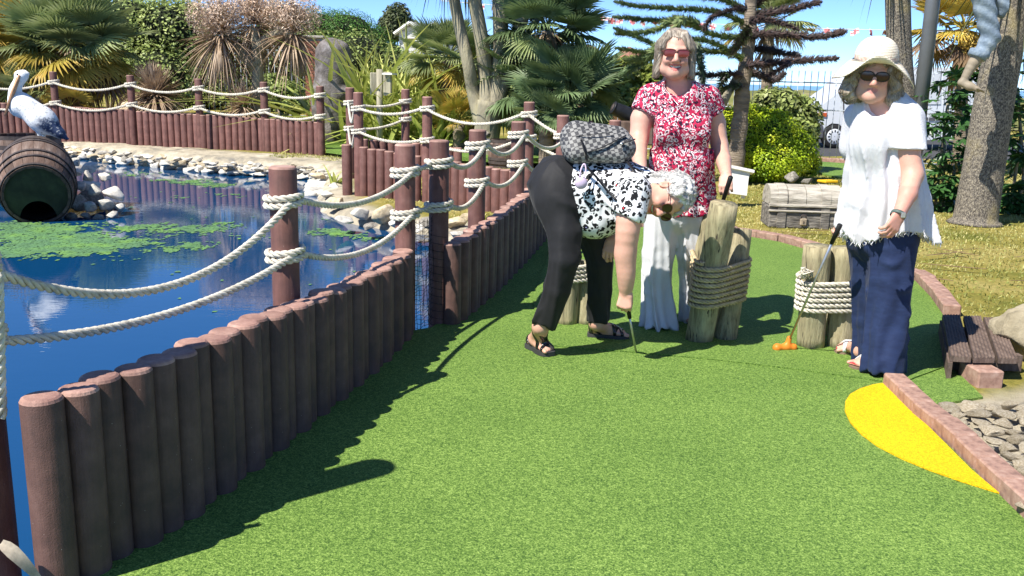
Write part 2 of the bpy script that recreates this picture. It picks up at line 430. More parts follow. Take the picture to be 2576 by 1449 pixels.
def flat_poly(poly, z, thick=0.0):
    pts = [Vector((p[0], p[1], 0)) for p in poly]
    area = sum(poly[i][0] * poly[(i + 1) % len(poly)][1] - poly[(i + 1) % len(poly)][0] * poly[i][1] for i in range(len(poly)))
    if area < 0: poly = poly[::-1]; pts = pts[::-1]
    T = [tuple(t) for t in tessellate_polygon([pts])]; V = [(p[0], p[1], z) for p in poly]; F = []
    for t in T:
        a, b, c = (Vector(V[i]) for i in t); F.append(t if (b - a).cross(c - a).z > 0 else t[::-1])
    if thick:
        n = len(poly); V += [(p[0], p[1], z - thick) for p in poly]; F += [[i + n, (i + 1) % n + n, (i + 1) % n, i] for i in range(n)]
    return V, F
# far land, shingle bank and sea down to the horizon
sea_m, nt, b = nodes('sea_water'); b.inputs['Base Color'].default_value = (.16, .33, .50, 1); b.inputs['Roughness'].default_value = .5
bump(nt, b, tex(nt, N(nt, 'NewGeometry').outputs['Position'], .25, 4), .3)
tag(link('sea', mesh('sea', *flat_poly([(-6000, 60), (6000, 60), (6000, 8500), (-6000, 8500)], -6), sea_m, False)), kind='structure')
far_m = mat('coastal_grass', (.17, .17, .05), (.10, .13, .035), .6, .95, c3=(.27, .24, .11), world=True)
xs = np.linspace(-60, 70, 110); ys = np.linspace(40, 66, 30); X, Y = np.meshgrid(xs, ys, indexing='ij')
Z = -.2 + 1.28 * sstep(Y, 44, 50) + .22 * noise2(X, Y, .7, 5) * sstep(Y, 44, 48) - 9 * sstep(Y, 54, 66)
I = np.arange(X.size).reshape(X.shape); F = np.stack([I[:-1, :-1], I[1:, :-1], I[1:, 1:], I[:-1, 1:]], -1).reshape(-1, 4)
tag(link('hill', mesh('hill', np.stack([X, Y, Z], -1).reshape(-1, 3), F, far_m)), kind='structure')
road_m = mat('asphalt', (.07, .07, .072), (.045, .045, .047), 40, .9, .002)
tag(link('road', mesh('road', *flat_poly([(2, 22.5), (34, 22.5), (34, 31.5), (2, 31.5)], -.236), road_m, False)), kind='structure')

# ---- pond
def water_mat():
    m, nt, b = nodes('pond_water'); co = N(nt, 'NewGeometry').outputs['Position']
    b.inputs['Base Color'].default_value = (.002, .050, .145, 1); b.inputs['Roughness'].default_value = .01; b.inputs['IOR'].default_value = 1.9
    mp = N(nt, 'Mapping'); mp.inputs['Scale'].default_value = (1.0, 2.6, 1); nt.links.new(co, mp.inputs['Vector'])
    w = mixc(nt, .4, tex(nt, mp.outputs[0], 3.2, 3), tex(nt, mp.outputs[0], 11, 2))
    bump(nt, b, w, .0011, .8); return m
wp = [(-14, .5), (-1.25, .5)] + [(x - .02, y) for x, y in near_base] + [(-.2, 6.2), (.35, 8.2), (-.2, 10.2), (-1.5, 10.6), (-2, 13.8), (-3, 16), (-8, 18), (-14, 18.5)]
tag(link('pond_water', mesh('pond_water', *flat_poly(wp, WATER), water_mat(), False)), kind='structure')

# ---- artificial turf
def turf_mat(name, c1, c2, c3):
    m, nt, b = nodes(name); co = N(nt, 'NewGeometry').outputs['Position']
    f = tex(nt, co, 150, 2, .85); g = tex(nt, co, 62, 3, .7); big = tex(nt, co, 1.1, 3); v = tex(nt, co, 330, kind='Voronoi')
    fg = N(nt, 'Math', operation='MULTIPLY_ADD'); nt.links.new(f, fg.inputs[0]); fg.inputs[1].default_value = .65
    sc = N(nt, 'Math', operation='MULTIPLY'); nt.links.new(g, sc.inputs[0]); sc.inputs[1].default_value = .35; nt.links.new(sc.outputs[0], fg.inputs[2])
    c = ramp(nt, fg.outputs[0], [(.38, c2), (.5, c1), (.62, c3)])
    c = mixc(nt, 1, c, ramp(nt, big, [(.3, (.84, .87, .84)), (.7, (1.13, 1.09, 1.13))]), 'MULTIPLY')
    nt.links.new(c, b.inputs['Base Color']); b.inputs['Roughness'].default_value = .75; b.inputs['Specular IOR Level'].default_value = .25
    b.inputs['Sheen Weight'].default_value = .03; b.inputs['Sheen Tint'].default_value = (.6, .9, .3, 1)
    bump(nt, b, fg.outputs[0], .010); return m
green_m = turf_mat('green_turf', (.125, .225, .034), (.034, .085, .013), (.30, .44, .10))
yellow_m = turf_mat('yellow_turf', (.82, .50, .003), (.58, .31, .002), (.95, .64, .008))
def off_curve(pts, d):
    q = np.array(pts); t = np.gradient(q, axis=0); t /= np.linalg.norm(t, axis=1)[:, None]; return [tuple(p) for p in q + np.stack([t[:, 1], -t[:, 0]], 1) * d]
kerb_far = [xy(G(x, y)) for x, y in ((1500, 578), (1620, 575), (1750, 580), (1890, 599), (1960, 611), (2030, 631), (2140, 658), (2235, 683), (2302, 710), (2340, 750), (2376, 802))]
kerb_near = [xy(G(x, y)) for x, y in ((2219, 971), (2292, 1046), (2369, 1112), (2509, 1248))]; kx, ky = np.array(kerb_near[-1]) - np.array(kerb_near[-2]); kerb_near.append((kerb_near[-1][0] + kx * 3, kerb_near[-1][1] + ky * 3))
left = near_base[::-1] and [(x, y) for x, y in near_base]
gpoly = [(x - .03, y) for x, y in near_base] + [xy(G(1050, 834)), xy(G(1085, 828))] + [(x - .02, y) for x, y in far_base] + [xy(G(1430, 580))] + kerb_far + [xy(G(2392, 925)), xy(G(2472, 1004)), xy(G(2385, 1018))] + off_curve(kerb_near, -.1)[1:] + [(3.2, .4), (-1.2, .4)]
green = tag(link('putting_green', mesh('putting_green', *flat_poly(gpoly, .012, .03), green_m, False)), kind='structure')
seam = [xy(G(x, y)) for x, y in ((1362, 874), (1480, 885), (1600, 893), (1800, 912), (2000, 936), (2228, 968), (2262, 972))]
gp2 = seam + [xy(G(2375, 930)), ] + [(x - .03, y - .02) for x, y in kerb_far[::-1]] + [xy(G(1430, 584)), xy(G(1380, 640)), xy(G(1340, 760))]
tag(part('turf_overlay', flat_poly(gp2, .019, .006), green_m, green, False))
yp = [xy(G(x, y)) for x, y in ((2226, 971), (2195, 976), (2163, 986), (2138, 1000), (2126, 1018), (2124, 1042), (2138, 1072), (2166, 1102), (2205, 1131), (2262, 1161), (2330, 1190), (2420, 1222), (2512, 1251))]
tag(part('yellow_inset', flat_poly(yp + [xy(G(2440, 1190))], .019, .006), yellow_m, green, False))
for i, pts in enumerate([((2040, 432), (2052, 412), (2125, 416), (2160, 440), (2110, 452)), ((818, 352), (880, 350), (1330, 380), (1420, 392), (1395, 430), (1250, 420), (870, 398), (820, 392)), ((390, 292), (560, 284), (640, 288), (560, 300), (430, 302))]):
    q = [G(x, y, .05 if i else .0) for x, y in pts]; zz = [float(terrain_z(v.x, v.y)) for v in q]
    q = [G(x, y, z) for (x, y), z in zip(pts, zz)]
    tag(link('putting_green', mesh('putting_green', *flat_poly([xy(v) for v in q], max(zz) + .03, .06), green_m, False)), kind='structure')

# ---- kerbs of moulded concrete blocks
kerb_m = mat('kerb_concrete', (.34, .205, .155), (.20, .12, .095), 22, .9, .002, 240, per_obj=.10, c3=(.44, .30, .24))
def kerb(path, blk, w, h, label, z=0):
    K = tag(link('kerb', None), kind='structure'); p, L = resample(np.c_[np.array(path), np.zeros(len(path))], .02)
    s = np.linspace(0, L, len(p)); n = int(L / blk); me = mesh('kerb_block', *box((0, 0, 0), (blk - .003, w, h), bev=.007), kerb_m, False)
    for i in range(n):
        t = (i + .5) * blk; c = [np.interp(t, s, p[:, k]) for k in (0, 1)]; a = [np.interp(t - blk * .45, s, p[:, k]) for k in (0, 1)]; e = [np.interp(t + blk * .45, s, p[:, k]) for k in (0, 1)]
        ang = math.atan2(e[1] - a[1], e[0] - a[0]); o = link('kerb_block', me, K)
        o.location = (c[0] - math.sin(ang) * w / 2, c[1] + math.cos(ang) * w / 2, z + h / 2 - .01 + random.uniform(-.004, .004)); o.rotation_euler = (random.uniform(-.02, .02), random.uniform(-.01, .01), ang + random.uniform(-.015, .015))
    return K
kerb(kerb_far, .24, .11, .085, '')
kerb(kerb_near, .21, .10, .085, '')
kerb([xy(G(2408, 945)), xy(G(2500, 1003))], .20, .13, .10, '')
kerb([xy(G(x, y, 0)) for x, y in ((2048, 408), (2090, 410), (2170, 420))], .45, .12, .10, '')
kerb([xy(G(x, y, .1)) for x, y in ((820, 390), (870, 396), (960, 402))], .45, .12, .13, '', .1)
kerb([xy(G(x, y, .05)) for x, y in ((1330, 418), (1395, 388))], .6, .10, .10, '', .03)
# ================================================================== LOG PALISADES AND ROPE FENCES
def log_mat(name, c1, c2, c3):
    m, nt, b = nodes(name); co = coords(nt); f = tex(nt, co, 9, 5); g = tex(nt, co, 220, 3); st = tex(nt, coords(nt, 'Object', (18, 18, 1.2)), 3, 4)
    c = ramp(nt, f, [(.3, c2), (.5, c1), (.72, c3)]); c = mixc(nt, 1, c, ramp(nt, st, [(.3, (.86,) * 3), (.7, (1.1,) * 3)]), 'MULTIPLY')
    v = tex(nt, co, 34, kind='Voronoi'); c = mixc(nt, ramp(nt, v, [(.025, (.7,) * 3), (.045, (0, 0, 0))]), c, (.55, .5, .45))
    r = N(nt, 'ObjectInfo').outputs['Random']; mr = N(nt, 'MapRange'); nt.links.new(r, mr.inputs['Value']); mr.inputs['To Min'].default_value = .86; mr.inputs['To Max'].default_value = 1.14
    h = N(nt, 'HueSaturation'); nt.links.new(c, h.inputs['Color']); nt.links.new(mr.outputs[0], h.inputs['Value'])
    nt.links.new(h.outputs[0], b.inputs['Base Color']); b.inputs['Roughness'].default_value = .62; b.inputs['Specular IOR Level'].default_value = .35
    bump(nt, b, mixc(nt, .6, g, st), .0035); return m
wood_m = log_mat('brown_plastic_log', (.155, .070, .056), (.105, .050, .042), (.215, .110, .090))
dark_m = log_mat('shaded_brown_log', (.105, .056, .044), (.066, .038, .031), (.15, .085, .067))  # same kind of log, darker copy: shade painted into the colour of the near rows
cap_m = log_mat('sawn_log_end', (.36, .21, .165), (.24, .13, .105), (.48, .31, .25))
rope_m = mat('natural_rope', (.66, .61, .50), (.45, .41, .33), 30, .9, .003, 300, c3=(.78, .74, .64))
tan_rope_m = mat('tan_rope', (.50, .40, .24), (.33, .26, .16), 30, .9, .003, 300, c3=(.62, .52, .34))
def round_log(r, h, n=20, bev=.012):
    a = np.linspace(0, 2 * math.pi, n, endpoint=False); prof = [(r, 0), (r, h - bev), (r - bev * .35, h - bev * .35), (r - bev, h)]; V = []; F = []; mi = []
    for q, z in prof: V += [(q * math.cos(t), q * math.sin(t), z) for t in a]
    for i in range(3):
        for j in range(n): k = (j + 1) % n; F.append([i * n + j, i * n + k, (i + 1) * n + k, (i + 1) * n + j]); mi.append(0 if i == 0 else 1)
    F.append([3 * n + j for j in range(n)]); mi.append(1)
    return V, F, mi
LOGS = {}
def log_mesh(r, h, wm_=None):
    k = (round(r, 3), round(h, 2), wm_ is None)
    if k not in LOGS:
        V, F, mi = round_log(r, h + .35); V = np.array(V); V[:, 2] -= .35
        me = mesh('log', V, F, [wm_ or wood_m, cap_m], True, mi)
        me.polygons.foreach_set('use_smooth', np.array([m == 0 for m in mi])); LOGS[k] = me
    return LOGS[k]
def palisade(label, path, r, htop, group='log palisades round the pond', skip=(), zb=0.0, lean=.006, stag=0.0):
    """row of upright half-sunk logs; htop(t) gives the height of the tops along the row"""
    p, L = resample(np.c_[np.array(path), np.zeros(len(path))], .01); s = np.linspace(0, L, len(p)); n = int(L / ((2 if not stag else 1.74) * r)); pitch = L / n
    T = thing('log_palisade', label, 'palisade', (p[0][0], p[0][1], zb), group)
    for i in range(n):
        t = (i + .5) * pitch; x, y = np.interp(t, s, p[:, 0]), np.interp(t, s, p[:, 1])
        if any(math.hypot(x - q[0], y - q[1]) < r * (.9 if not stag else .6) for q in skip): continue
        e = min(t + .02, L); tx, ty = np.interp(e, s, p[:, 0]) - x, np.interp(e, s, p[:, 1]) - y; tl = math.hypot(tx, ty) + 1e-9; k_ = stag * r * (1 if i % 2 else -1); x, y = x + ty / tl * k_, y - tx / tl * k_
        z1 = htop(t / L) + random.uniform(-.008, .008)
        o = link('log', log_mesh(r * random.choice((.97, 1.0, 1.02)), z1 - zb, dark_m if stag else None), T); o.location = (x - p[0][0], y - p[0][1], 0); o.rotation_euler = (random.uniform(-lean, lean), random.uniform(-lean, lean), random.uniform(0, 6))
    return T
def hang(a, b, sag, n=40):
    a, b = np.array(tuple(a)), np.array(tuple(b)); t = np.linspace(0, 1, n)[:, None]; p = a + (b - a) * t; p[:, 2] -= 4 * sag * (t * (1 - t))[:, 0]; return p
def coil(c, r, rr, turns, dz, start, slope=0.0):
    n = int(turns * 26); a = start + np.linspace(0, turns * 2 * math.pi, n); q = r + rr
    return np.stack([c[0] + q * np.cos(a), c[1] + q * np.sin(a), c[2] + np.linspace(0, 1, n) * dz + slope * np.cos(a - start)], 1)
def rope_fence(label, posts, ropes, r=.058, rr=.015, zb=-.3, group='rope fences with brown posts', spans=None, detail=6):
    """posts: (x, y, ztop, [rope heights]); ropes hang from post to post, two turns round each"""
    T = thing('rope_fence', label, 'fence', (posts[0][0], posts[0][1], 0), group)
    for (x, y, zt, hs_, *big) in posts:
        r0_ = r; r = big[0] if big else r
        V, F, mi = round_log(r, zt - zb, 24, .010); V = np.array(V) + (x, y, zb); o = part('post', (V, F), [wood_m, cap_m], T, True, mi=mi)
        o.data.polygons.foreach_set('use_smooth', np.array([m == 0 for m in mi]))
        for hz in hs_:
            part('rope_coil', rope(coil((x, y, hz - rr * 2.0), r, rr, 2.0, rr * 4.1, 1.5, .002), rr, rr * .9, detail), rope_m, o)
        r = r0_
    for (i, j, k, sag) in ropes:
        a, b_ = posts[i], posts[j]; za, zb_ = a[3][k], b_[3][k]; d = np.array([b_[0] - a[0], b_[1] - a[1]]); L = np.linalg.norm(d); d /= L; nrm = np.array([d[1], -d[0]])
        A = (a[0] + nrm[0] * r + d[0] * r * .6, a[1] + nrm[1] * r + d[1] * r * .6, za); B = (b_[0] + nrm[0] * r - d[0] * r * .6, b_[1] + nrm[1] * r - d[1] * r * .6, zb_)
        part('rope', rope(hang(A, B, sag * L), rr, rr * .75, detail), rope_m, T)
    return T
def post_at(x, ytop, d, hs_): p = P(x, ytop, d); return (p.x, p.y, p.z, [P(x, h, d).z for h in hs_])
A_ = (-1.50, 2.45, 1.74, [P(-6, 688, 2.40).z, P(-6, 878, 2.40).z], .085)
B_ = post_at(711, 418, 3.90, [504, 640]); C_ = post_at(1019, 362, 5.25, [432, 538]); D_ = post_at(1105, 352, 5.42, [410, 518])
E_ = post_at(1202, 326, 6.30, [365, 458]); F_ = post_at(1305, 305, 7.55, [338, 410])
nb = np.array(near_base)
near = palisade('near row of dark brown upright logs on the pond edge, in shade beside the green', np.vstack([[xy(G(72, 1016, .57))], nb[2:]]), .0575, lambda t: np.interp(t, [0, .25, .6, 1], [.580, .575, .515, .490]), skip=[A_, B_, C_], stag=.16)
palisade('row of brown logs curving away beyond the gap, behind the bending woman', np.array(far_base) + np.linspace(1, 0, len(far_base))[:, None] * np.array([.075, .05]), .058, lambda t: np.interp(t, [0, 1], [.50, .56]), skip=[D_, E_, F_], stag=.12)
rope_fence('nearest rope fence with thick pale ropes sagging in front of the pond', [A_, B_, C_], [(0, 1, 0, .13), (0, 1, 1, .05), (1, 2, 0, .06), (1, 2, 1, .07)], rr=.0150, detail=8)
rope_fence('rope fence of three posts starting at the netted gap, running to the bending woman', [D_, E_, F_, (F_[0] + .42, F_[1] + 1.35, 1.12, [.93, .64])], [(0, 1, 0, .08), (0, 1, 1, .08), (1, 2, 0, .08), (1, 2, 1, .07), (2, 3, 0, .08), (2, 3, 1, .08)], rr=.0155)
part('rope', rope(smoothpath([P(-6, 690, 2.36), P(-3, 800, 2.37), P(0, 930, 2.38), P(4, 1050, 2.40)], 40), .0145, .011, 8), rope_m, [o for o in COL.objects if o.name.startswith('rope_fence')][0])
# rope across the gap joins the two fences
for k, (ya, yb) in enumerate(((425, 408), (530, 516))):
    tag(link('rope', mesh('rope', *rope(hang(P(1040, ya, 5.2), P(1085, yb, 5.36), .015), .015), rope_m)), ('upper' if k == 0 else 'lower') + ' short pale rope tied across the netted gap between two posts', 'rope')
# middle pen of logs and posts
m0, m1, m2, m3 = post_at(901, 232, 11.3, [272, 330]), post_at(1075, 243, 10.9, [273, 352]), post_at(1332, 256, 9.95, [287, 347]), post_at(1548, 302, 9.3, [350, 400])
rope_fence('rope fence across the middle, ropes swinging in front of the grey multi-stem tree', [m0, m1, m2, m3], [(0, 1, 0, .07), (0, 1, 1, .07), (1, 2, 0, .09), (1, 2, 1, .09), (2, 3, 0, .10), (2, 3, 1, .10)], rr=.017)
mpath = [xy(P(864, 480, 11.4))] + [(q[0], q[1]) for q in (m0, m1, m2)]
palisade('sunlit row of reddish brown logs beyond the inlet, behind the netted gap', mpath, .060, lambda t: np.interp(t, [0, .12, .5, 1], [.62, .60, .52, .47]), skip=[m0, m1, m2], zb=-.1)
r0, r1, r2 = post_at(880, 220, 12.7, [258, 322]), post_at(1020, 224, 13.0, [255, 300]), post_at(1190, 262, 12.0, [300, 352])
rope_fence('short rope fence at the back of the pen, beside the stake with two boards', [r0, r1], [(0, 1, 0, .08), (0, 1, 1, .07)], rr=.017)
palisade('shaded back row of logs inside the middle pen', [(r0[0], r0[1]), (r1[0], r1[1]), (r1[0] + .8, r1[1] - .3)], .06, lambda t: .60 - .1 * t, skip=[r0, r1], zb=0)
for k, (ya, yb) in enumerate(((258, 268), (322, 330))):
    a, b_ = P(876, ya, 12.64), P(893, yb, 11.36); m_ = (a + b_) / 2; m_.z -= .22
    tag(link('rope', mesh('rope', *rope(smoothpath([a, m_, b_], 30), .017), rope_m)), ('upper' if k == 0 else 'lower') + ' loop of slack rope between the two close posts of the pen', 'rope')
# far bank
fp = [post_at(-70, 176, 17.6, [210, 262]), post_at(133, 180, 17.4, [207, 259]), post_at(327, 189, 16.9, [213, 263]), post_at(498, 198, 16.5, [222, 271]), post_at(663, 206, 16.1, [226, 280]), post_at(805, 216, 15.6, [240, 293])]
rope_fence('far rope fence across the pond, in front of the palms', fp, [(i, i + 1, k, .07) for i in range(5) for k in (0, 1)], rr=.021, r=.064)
palisade('far row of reddish logs across the pond, below the palms', [(q[0], q[1]) for q in fp[:1]] + [(q[0], q[1]) for q in fp[1:]], .064, lambda t: np.interp(t, [0, 1], [.78, .66]), skip=fp, zb=.06)
# black net over the gap
net_m = mat('black_netting', (.012, .012, .014), (.008, .008, .009), 20, .8)
a, b_ = Vector(P(1034, 560, 5.2)), Vector(P(1090, 545, 5.38)); c_, d_ = Vector((a.x, a.y + .03, -.02)), Vector((b_.x, b_.y, .02)); ns = []
for i in range(9):
    u = i / 8; top = a.lerp(b_, u); bot = c_.lerp(d_, u); w = [top.lerp(bot, v) + Vector((.006 * math.sin(9 * v + i * 2), .02 * math.sin(7 * v + i), 0)) for v in np.linspace(0, 1, 14)]; ns.append(tube(w, .0014, 4, False))
for j in range(27):
    v = j / 26; w = [a.lerp(b_, u).lerp(c_.lerp(d_, u), v) + Vector((0, .02 * math.sin(7 * v + u * 6), -.02 * math.sin(math.pi * u) + .008 * math.sin(u * 14 + j))) for u in np.linspace(0, 1, 10)]; ns.append(tube(w, .0014, 4, False))
for j in range(13):      # the net goes on round the right-hand post
    z_ = .56 - j * .045; q = coil((D_[0], D_[1], z_), .058, .003, .5, -.03, 2.6); ns.append(tube(q, .0014, 4, False))
tag(link('net', mesh('net', *join(*ns), net_m)), 'black mesh net strung across the gap between two rope posts', 'net')
# ================================================================== PLANTS
def leaf_mat(name, c1, c2, c3=None, scale=3, per_obj=.22, trans=.25, rough=.5, spec=.35, vc=False):
    m, nt, b = nodes(name); co = coords(nt); f = tex(nt, co, scale, 4)
    c = ramp(nt, f, [(.3, c2), (.7, c1)] if c3 is None else [(.28, c2), (.5, c1), (.72, c3)])
    if vc: c = mixc(nt, 1, c, N(nt, 'VertexColor', layer_name='col').outputs[0], 'MULTIPLY')
    r = N(nt, 'ObjectInfo').outputs['Random']; mr = N(nt, 'MapRange'); nt.links.new(r, mr.inputs['Value']); mr.inputs['To Min'].default_value = 1 - per_obj; mr.inputs['To Max'].default_value = 1 + per_obj
    h = N(nt, 'HueSaturation'); nt.links.new(c, h.inputs['Color']); nt.links.new(mr.outputs[0], h.inputs['Value']); c = h.outputs[0]
    nt.links.new(c, b.inputs['Base Color']); b.inputs['Roughness'].default_value = rough; b.inputs['Specular IOR Level'].default_value = spec
    if trans: leafy(nt, b, trans)
    return m
palm_g = leaf_mat('palm_leaf', (0.260, 0.310, 0.120), (0.140, 0.190, 0.075), (0.400, 0.440, 0.220)); palm_y = leaf_mat('ageing_palm_leaf', (0.460, 0.360, 0.070), (0.360, 0.320, 0.060), (0.600, 0.360, 0.080))
palm_d = leaf_mat('dark_palm_leaf', (0.135, 0.200, 0.085), (0.075, 0.120, 0.055), (0.240, 0.310, 0.140)); palm_b = leaf_mat('dead_palm_leaf', (.23, .15, .085), (.12, .08, .05), (.33, .23, .13), trans=.1)
flax_m = leaf_mat('flax_leaf', (.44, .49, .12), (.25, .32, .07), (.70, .66, .24), 2); cord_d = leaf_mat('dry_cordyline_leaf', (.40, .29, .19), (.25, .17, .11), (.55, .43, .31), 5, trans=.15)
cord_g = leaf_mat('cordyline_leaf', (.08, .10, .035), (.05, .065, .028), (.16, .17, .07)); fats_m = leaf_mat('fatsia_leaf', (0.043, 0.115, 0.029), (0.025, 0.071, 0.021), (0.079, 0.187, 0.046), 4, .3, .2, .38, .5)
bark_g = mat('grey_green_bark', (.30, .27, .19), (.16, .145, .11), 5, .95, .02, 26, stretch=(1, 1, .35), c3=(.40, .36, .22)); bark_r = mat('ringed_bark', (.25, .20, .15), (.10, .085, .07), 5, .95, .03, 16, stretch=(.5, .5, 2.4), c3=(.36, .29, .20))
def cork_mat():
    m, nt, b = nodes('corky_bark'); co = coords(nt, 'Object', (1, 1, .8)); n = tex(nt, co, 60, 5, .75); v = tex(nt, mixc(nt, .06, co, N(nt, 'TexNoise', Scale=40.0).outputs['Color']), 62, kind='Voronoi'); big = tex(nt, co, 3, 3)
    h = mixc(nt, .6, ramp(nt, v, [(.1, (1, 1, 1)), (.75, (0, 0, 0))]), n)
    c = ramp(nt, h, [(.32, (.075, .065, .055)), (.5, (.23, .20, .155)), (.70, (.40, .35, .26))])
    c = mixc(nt, ramp(nt, big, [(.55, (0, 0, 0)), (.72, (.6,) * 3)]), c, (.42, .34, .15))
    nt.links.new(c, b.inputs['Base Color']); b.inputs['Roughness'].default_value = .95; bump(nt, b, h, .011); return m
cork_m = cork_mat()
def rotz(V, a): c, s = math.cos(a), math.sin(a); return V @ np.array([[c, s, 0], [-s, c, 0], [0, 0, 1]])
def fan_frond(seed, R=1.0, seg=34, spread=3.7, droop=.25, fold=.035):
    """palmate frond: stalk along +x ending in a fan of narrow folded blades"""
    r = np.random.default_rng(seed); V = []; F = []
    st = tube([(0, 0, 0), (.3 * R, 0, .03 * R), (.55 * R, 0, 0)], [.014 * R, .011 * R, .008 * R], 4); V, F = [list(v) for v in st[0]], [list(f) for f in st[1]]
    o = np.array([.55 * R, 0, 0])
    for i in range(seg):
        a = -spread / 2 + spread * i / (seg - 1) + r.normal(0, .012); L = R * (.62 - .13 * abs(a) / (spread / 2)) * r.uniform(.92, 1.05)
        u = np.array([math.cos(a), math.sin(a), .12]); w = np.array([-math.sin(a), math.cos(a), 0]); wd = .020 * R * (1.1 - .2 * abs(a) / 2); b0 = len(V)
        for t, k in ((.04, .35), (.45, 1.0), (.78, .75), (1.0, .05)):
            p = o + u * L * t; p[2] -= droop * L * t ** 2.6 * r.uniform(.8, 1.3); f = fold * R * k
            V += [list(p - w * wd * k), list(p + np.array([0, 0, -f * .5])), list(p + w * wd * k)]
        for j in range(3):
            q = b0 + 3 * j; F += [[q, q + 1, q + 4, q + 3], [q + 1, q + 2, q + 5, q + 4]]
    return np.array(V), F
FR = {}
def frond_mesh(i, m, droop=.25):
    k = (i, m.name, droop)
    if k not in FR: FR[k] = mesh('frond', *fan_frond(i, droop=droop), m, False)
    return FR[k]
def aim(o, d, roll=0.0): q = Vector(d).to_track_quat('X', 'Z'); o.rotation_euler = (q.to_matrix() @ Matrix.Rotation(roll, 3, 'X')).to_euler()
def fan_palm(label, c, R, n, foot, mats, seed=0, elev=(-.9, 1.35), beard=40, trunk_r=.11, group='fan palms'):
    """trunk, dead skirt and single fronds"""
    r = np.random.default_rng(seed); T = thing('fan_palm', label, 'palm', tuple(foot), group); c = Vector(c)
    part('trunk', tube(smoothpath([foot, Vector(foot).lerp(c, .5), c], 8), [trunk_r * 1.15, trunk_r, trunk_r, trunk_r * .95, trunk_r, trunk_r, trunk_r, trunk_r * .6], 10), bark_r, T)
    rel = c - Vector(foot)
    for i in range(n):
        e = elev[0] + (elev[1] - elev[0]) * ((i + .5) / n) ** .8; a = i * 2.39996 + r.normal(0, .2); d = (math.cos(a) * math.cos(e), math.sin(a) * math.cos(e), math.sin(e))
        m = (mats[2] if len(mats) > 2 and e < -.6 else mats[1]) if e < (-.1 if len(mats) > 2 else -.35) and len(mats) > 1 else mats[0]
        o = link('frond', frond_mesh(int(r.integers(4)), m, .12 if e > .1 else .4), T); s = R * r.uniform(.85, 1.1) * (1.0 if e < .9 else .85); o.scale = (s, s, s); o.location = rel + Vector((0, 0, r.uniform(-.05, .1) * R)); aim(o, d, r.normal(0, .35))
    if beard:
        V = []; F = []
        for i in range(beard):
            a = r.uniform(0, 6.28); z0 = r.uniform(-.75, .0) * R; L = r.uniform(.25, .5) * R; q = np.array([math.cos(a), math.sin(a), 0]); w = np.array([-q[1], q[0], 0]) * r.uniform(.01, .03) * R; p0 = np.array(rel) + q * trunk_r + (0, 0, z0); p1 = p0 + q * L * .35 + (0, 0, -L * .4); p2 = p1 + q * L * .12 + (0, 0, -L * .6); b0 = len(V)
            V += [p0 - w, p0 + w, p1 + w * 1.6, p1 - w * 1.6, p2 + w * .3, p2 - w * .3]; F += [[b0, b0 + 1, b0 + 2, b0 + 3], [b0 + 3, b0 + 2, b0 + 4, b0 + 5]]
        link('dead_skirt', mesh('dead_skirt', V, F, palm_b, False), T)
    return T
def blades(c, n, L, w, r, elo, ehi, droop=.3, a0=0, a1=6.283, segs=5, radial=0.0):
    """many strap leaves springing from c"""
    V = np.zeros((n, segs + 1, 3, 3)); a = r.uniform(a0, a1, n); e = r.uniform(elo, ehi, n); l = L * r.uniform(.65, 1.1, n); dr = droop * r.uniform(.3, 1.6, n)
    d = np.stack([np.cos(a) * np.cos(e), np.sin(a) * np.cos(e), np.sin(e)], 1); s = np.stack([-np.sin(a), np.cos(a), 0 * a], 1)
    for j in range(segs + 1):
        t = j / segs; k = (.55 + .45 * min(1, t * 4)) * (1 - t ** 3) + .02
        p = np.array(c)[None] + d * (l * t + radial)[:, None]; p[:, 2] -= dr * l * t ** 2.2
        h = np.cross(d, s)
        V[:, j, 0] = p - s * w * k; V[:, j, 1] = p - h * w * k * .45; V[:, j, 2] = p + s * w * k
    I = np.arange(n * (segs + 1) * 3).reshape(n, segs + 1, 3)
    F = np.concatenate([np.stack([I[:, :-1, q], I[:, :-1, q + 1], I[:, 1:, q + 1], I[:, 1:, q]], -1).reshape(-1, 4) for q in (0, 1)])
    return V.reshape(-1, 3), F
def leafmass(lumps, n, size, seed=0, shell=.35, up=.5, aspect=.55, tone=.45):
    """leaves scattered through lumpy volumes (centre, radii); returns verts, quads, tones"""
    r = np.random.default_rng(seed); w = np.array([l[1][0] * l[1][1] + l[1][0] * l[1][2] for l in lumps]); k = r.choice(len(lumps), n, p=w / w.sum())
    C = np.array([tuple(l[0]) for l in lumps])[k]; Rr = np.array([l[1] for l in lumps])[k]
    d = r.normal(size=(n, 3)); d /= np.linalg.norm(d, axis=1)[:, None]; q = 1 - shell * r.random(n) ** 1.6 + r.normal(0, .04, n); p = C + d * Rr * q[:, None]
    nrm = d + r.normal(0, .55, (n, 3)) + (0, 0, up); nrm /= np.linalg.norm(nrm, axis=1)[:, None]; t = np.cross(nrm, r.normal(size=(n, 3))); t /= np.linalg.norm(t, axis=1)[:, None]; b = np.cross(nrm, t)
    s = size * r.uniform(.6, 1.3, n)[:, None]
    V = np.stack([p - t * s, p + b * s * aspect, p + t * s - nrm * s * .35, p - b * s * aspect], 1).reshape(-1, 3); F = np.arange(n * 4).reshape(n, 4)
    return V, F, np.repeat(r.uniform(1 - tone, 1 + tone, n), 4)
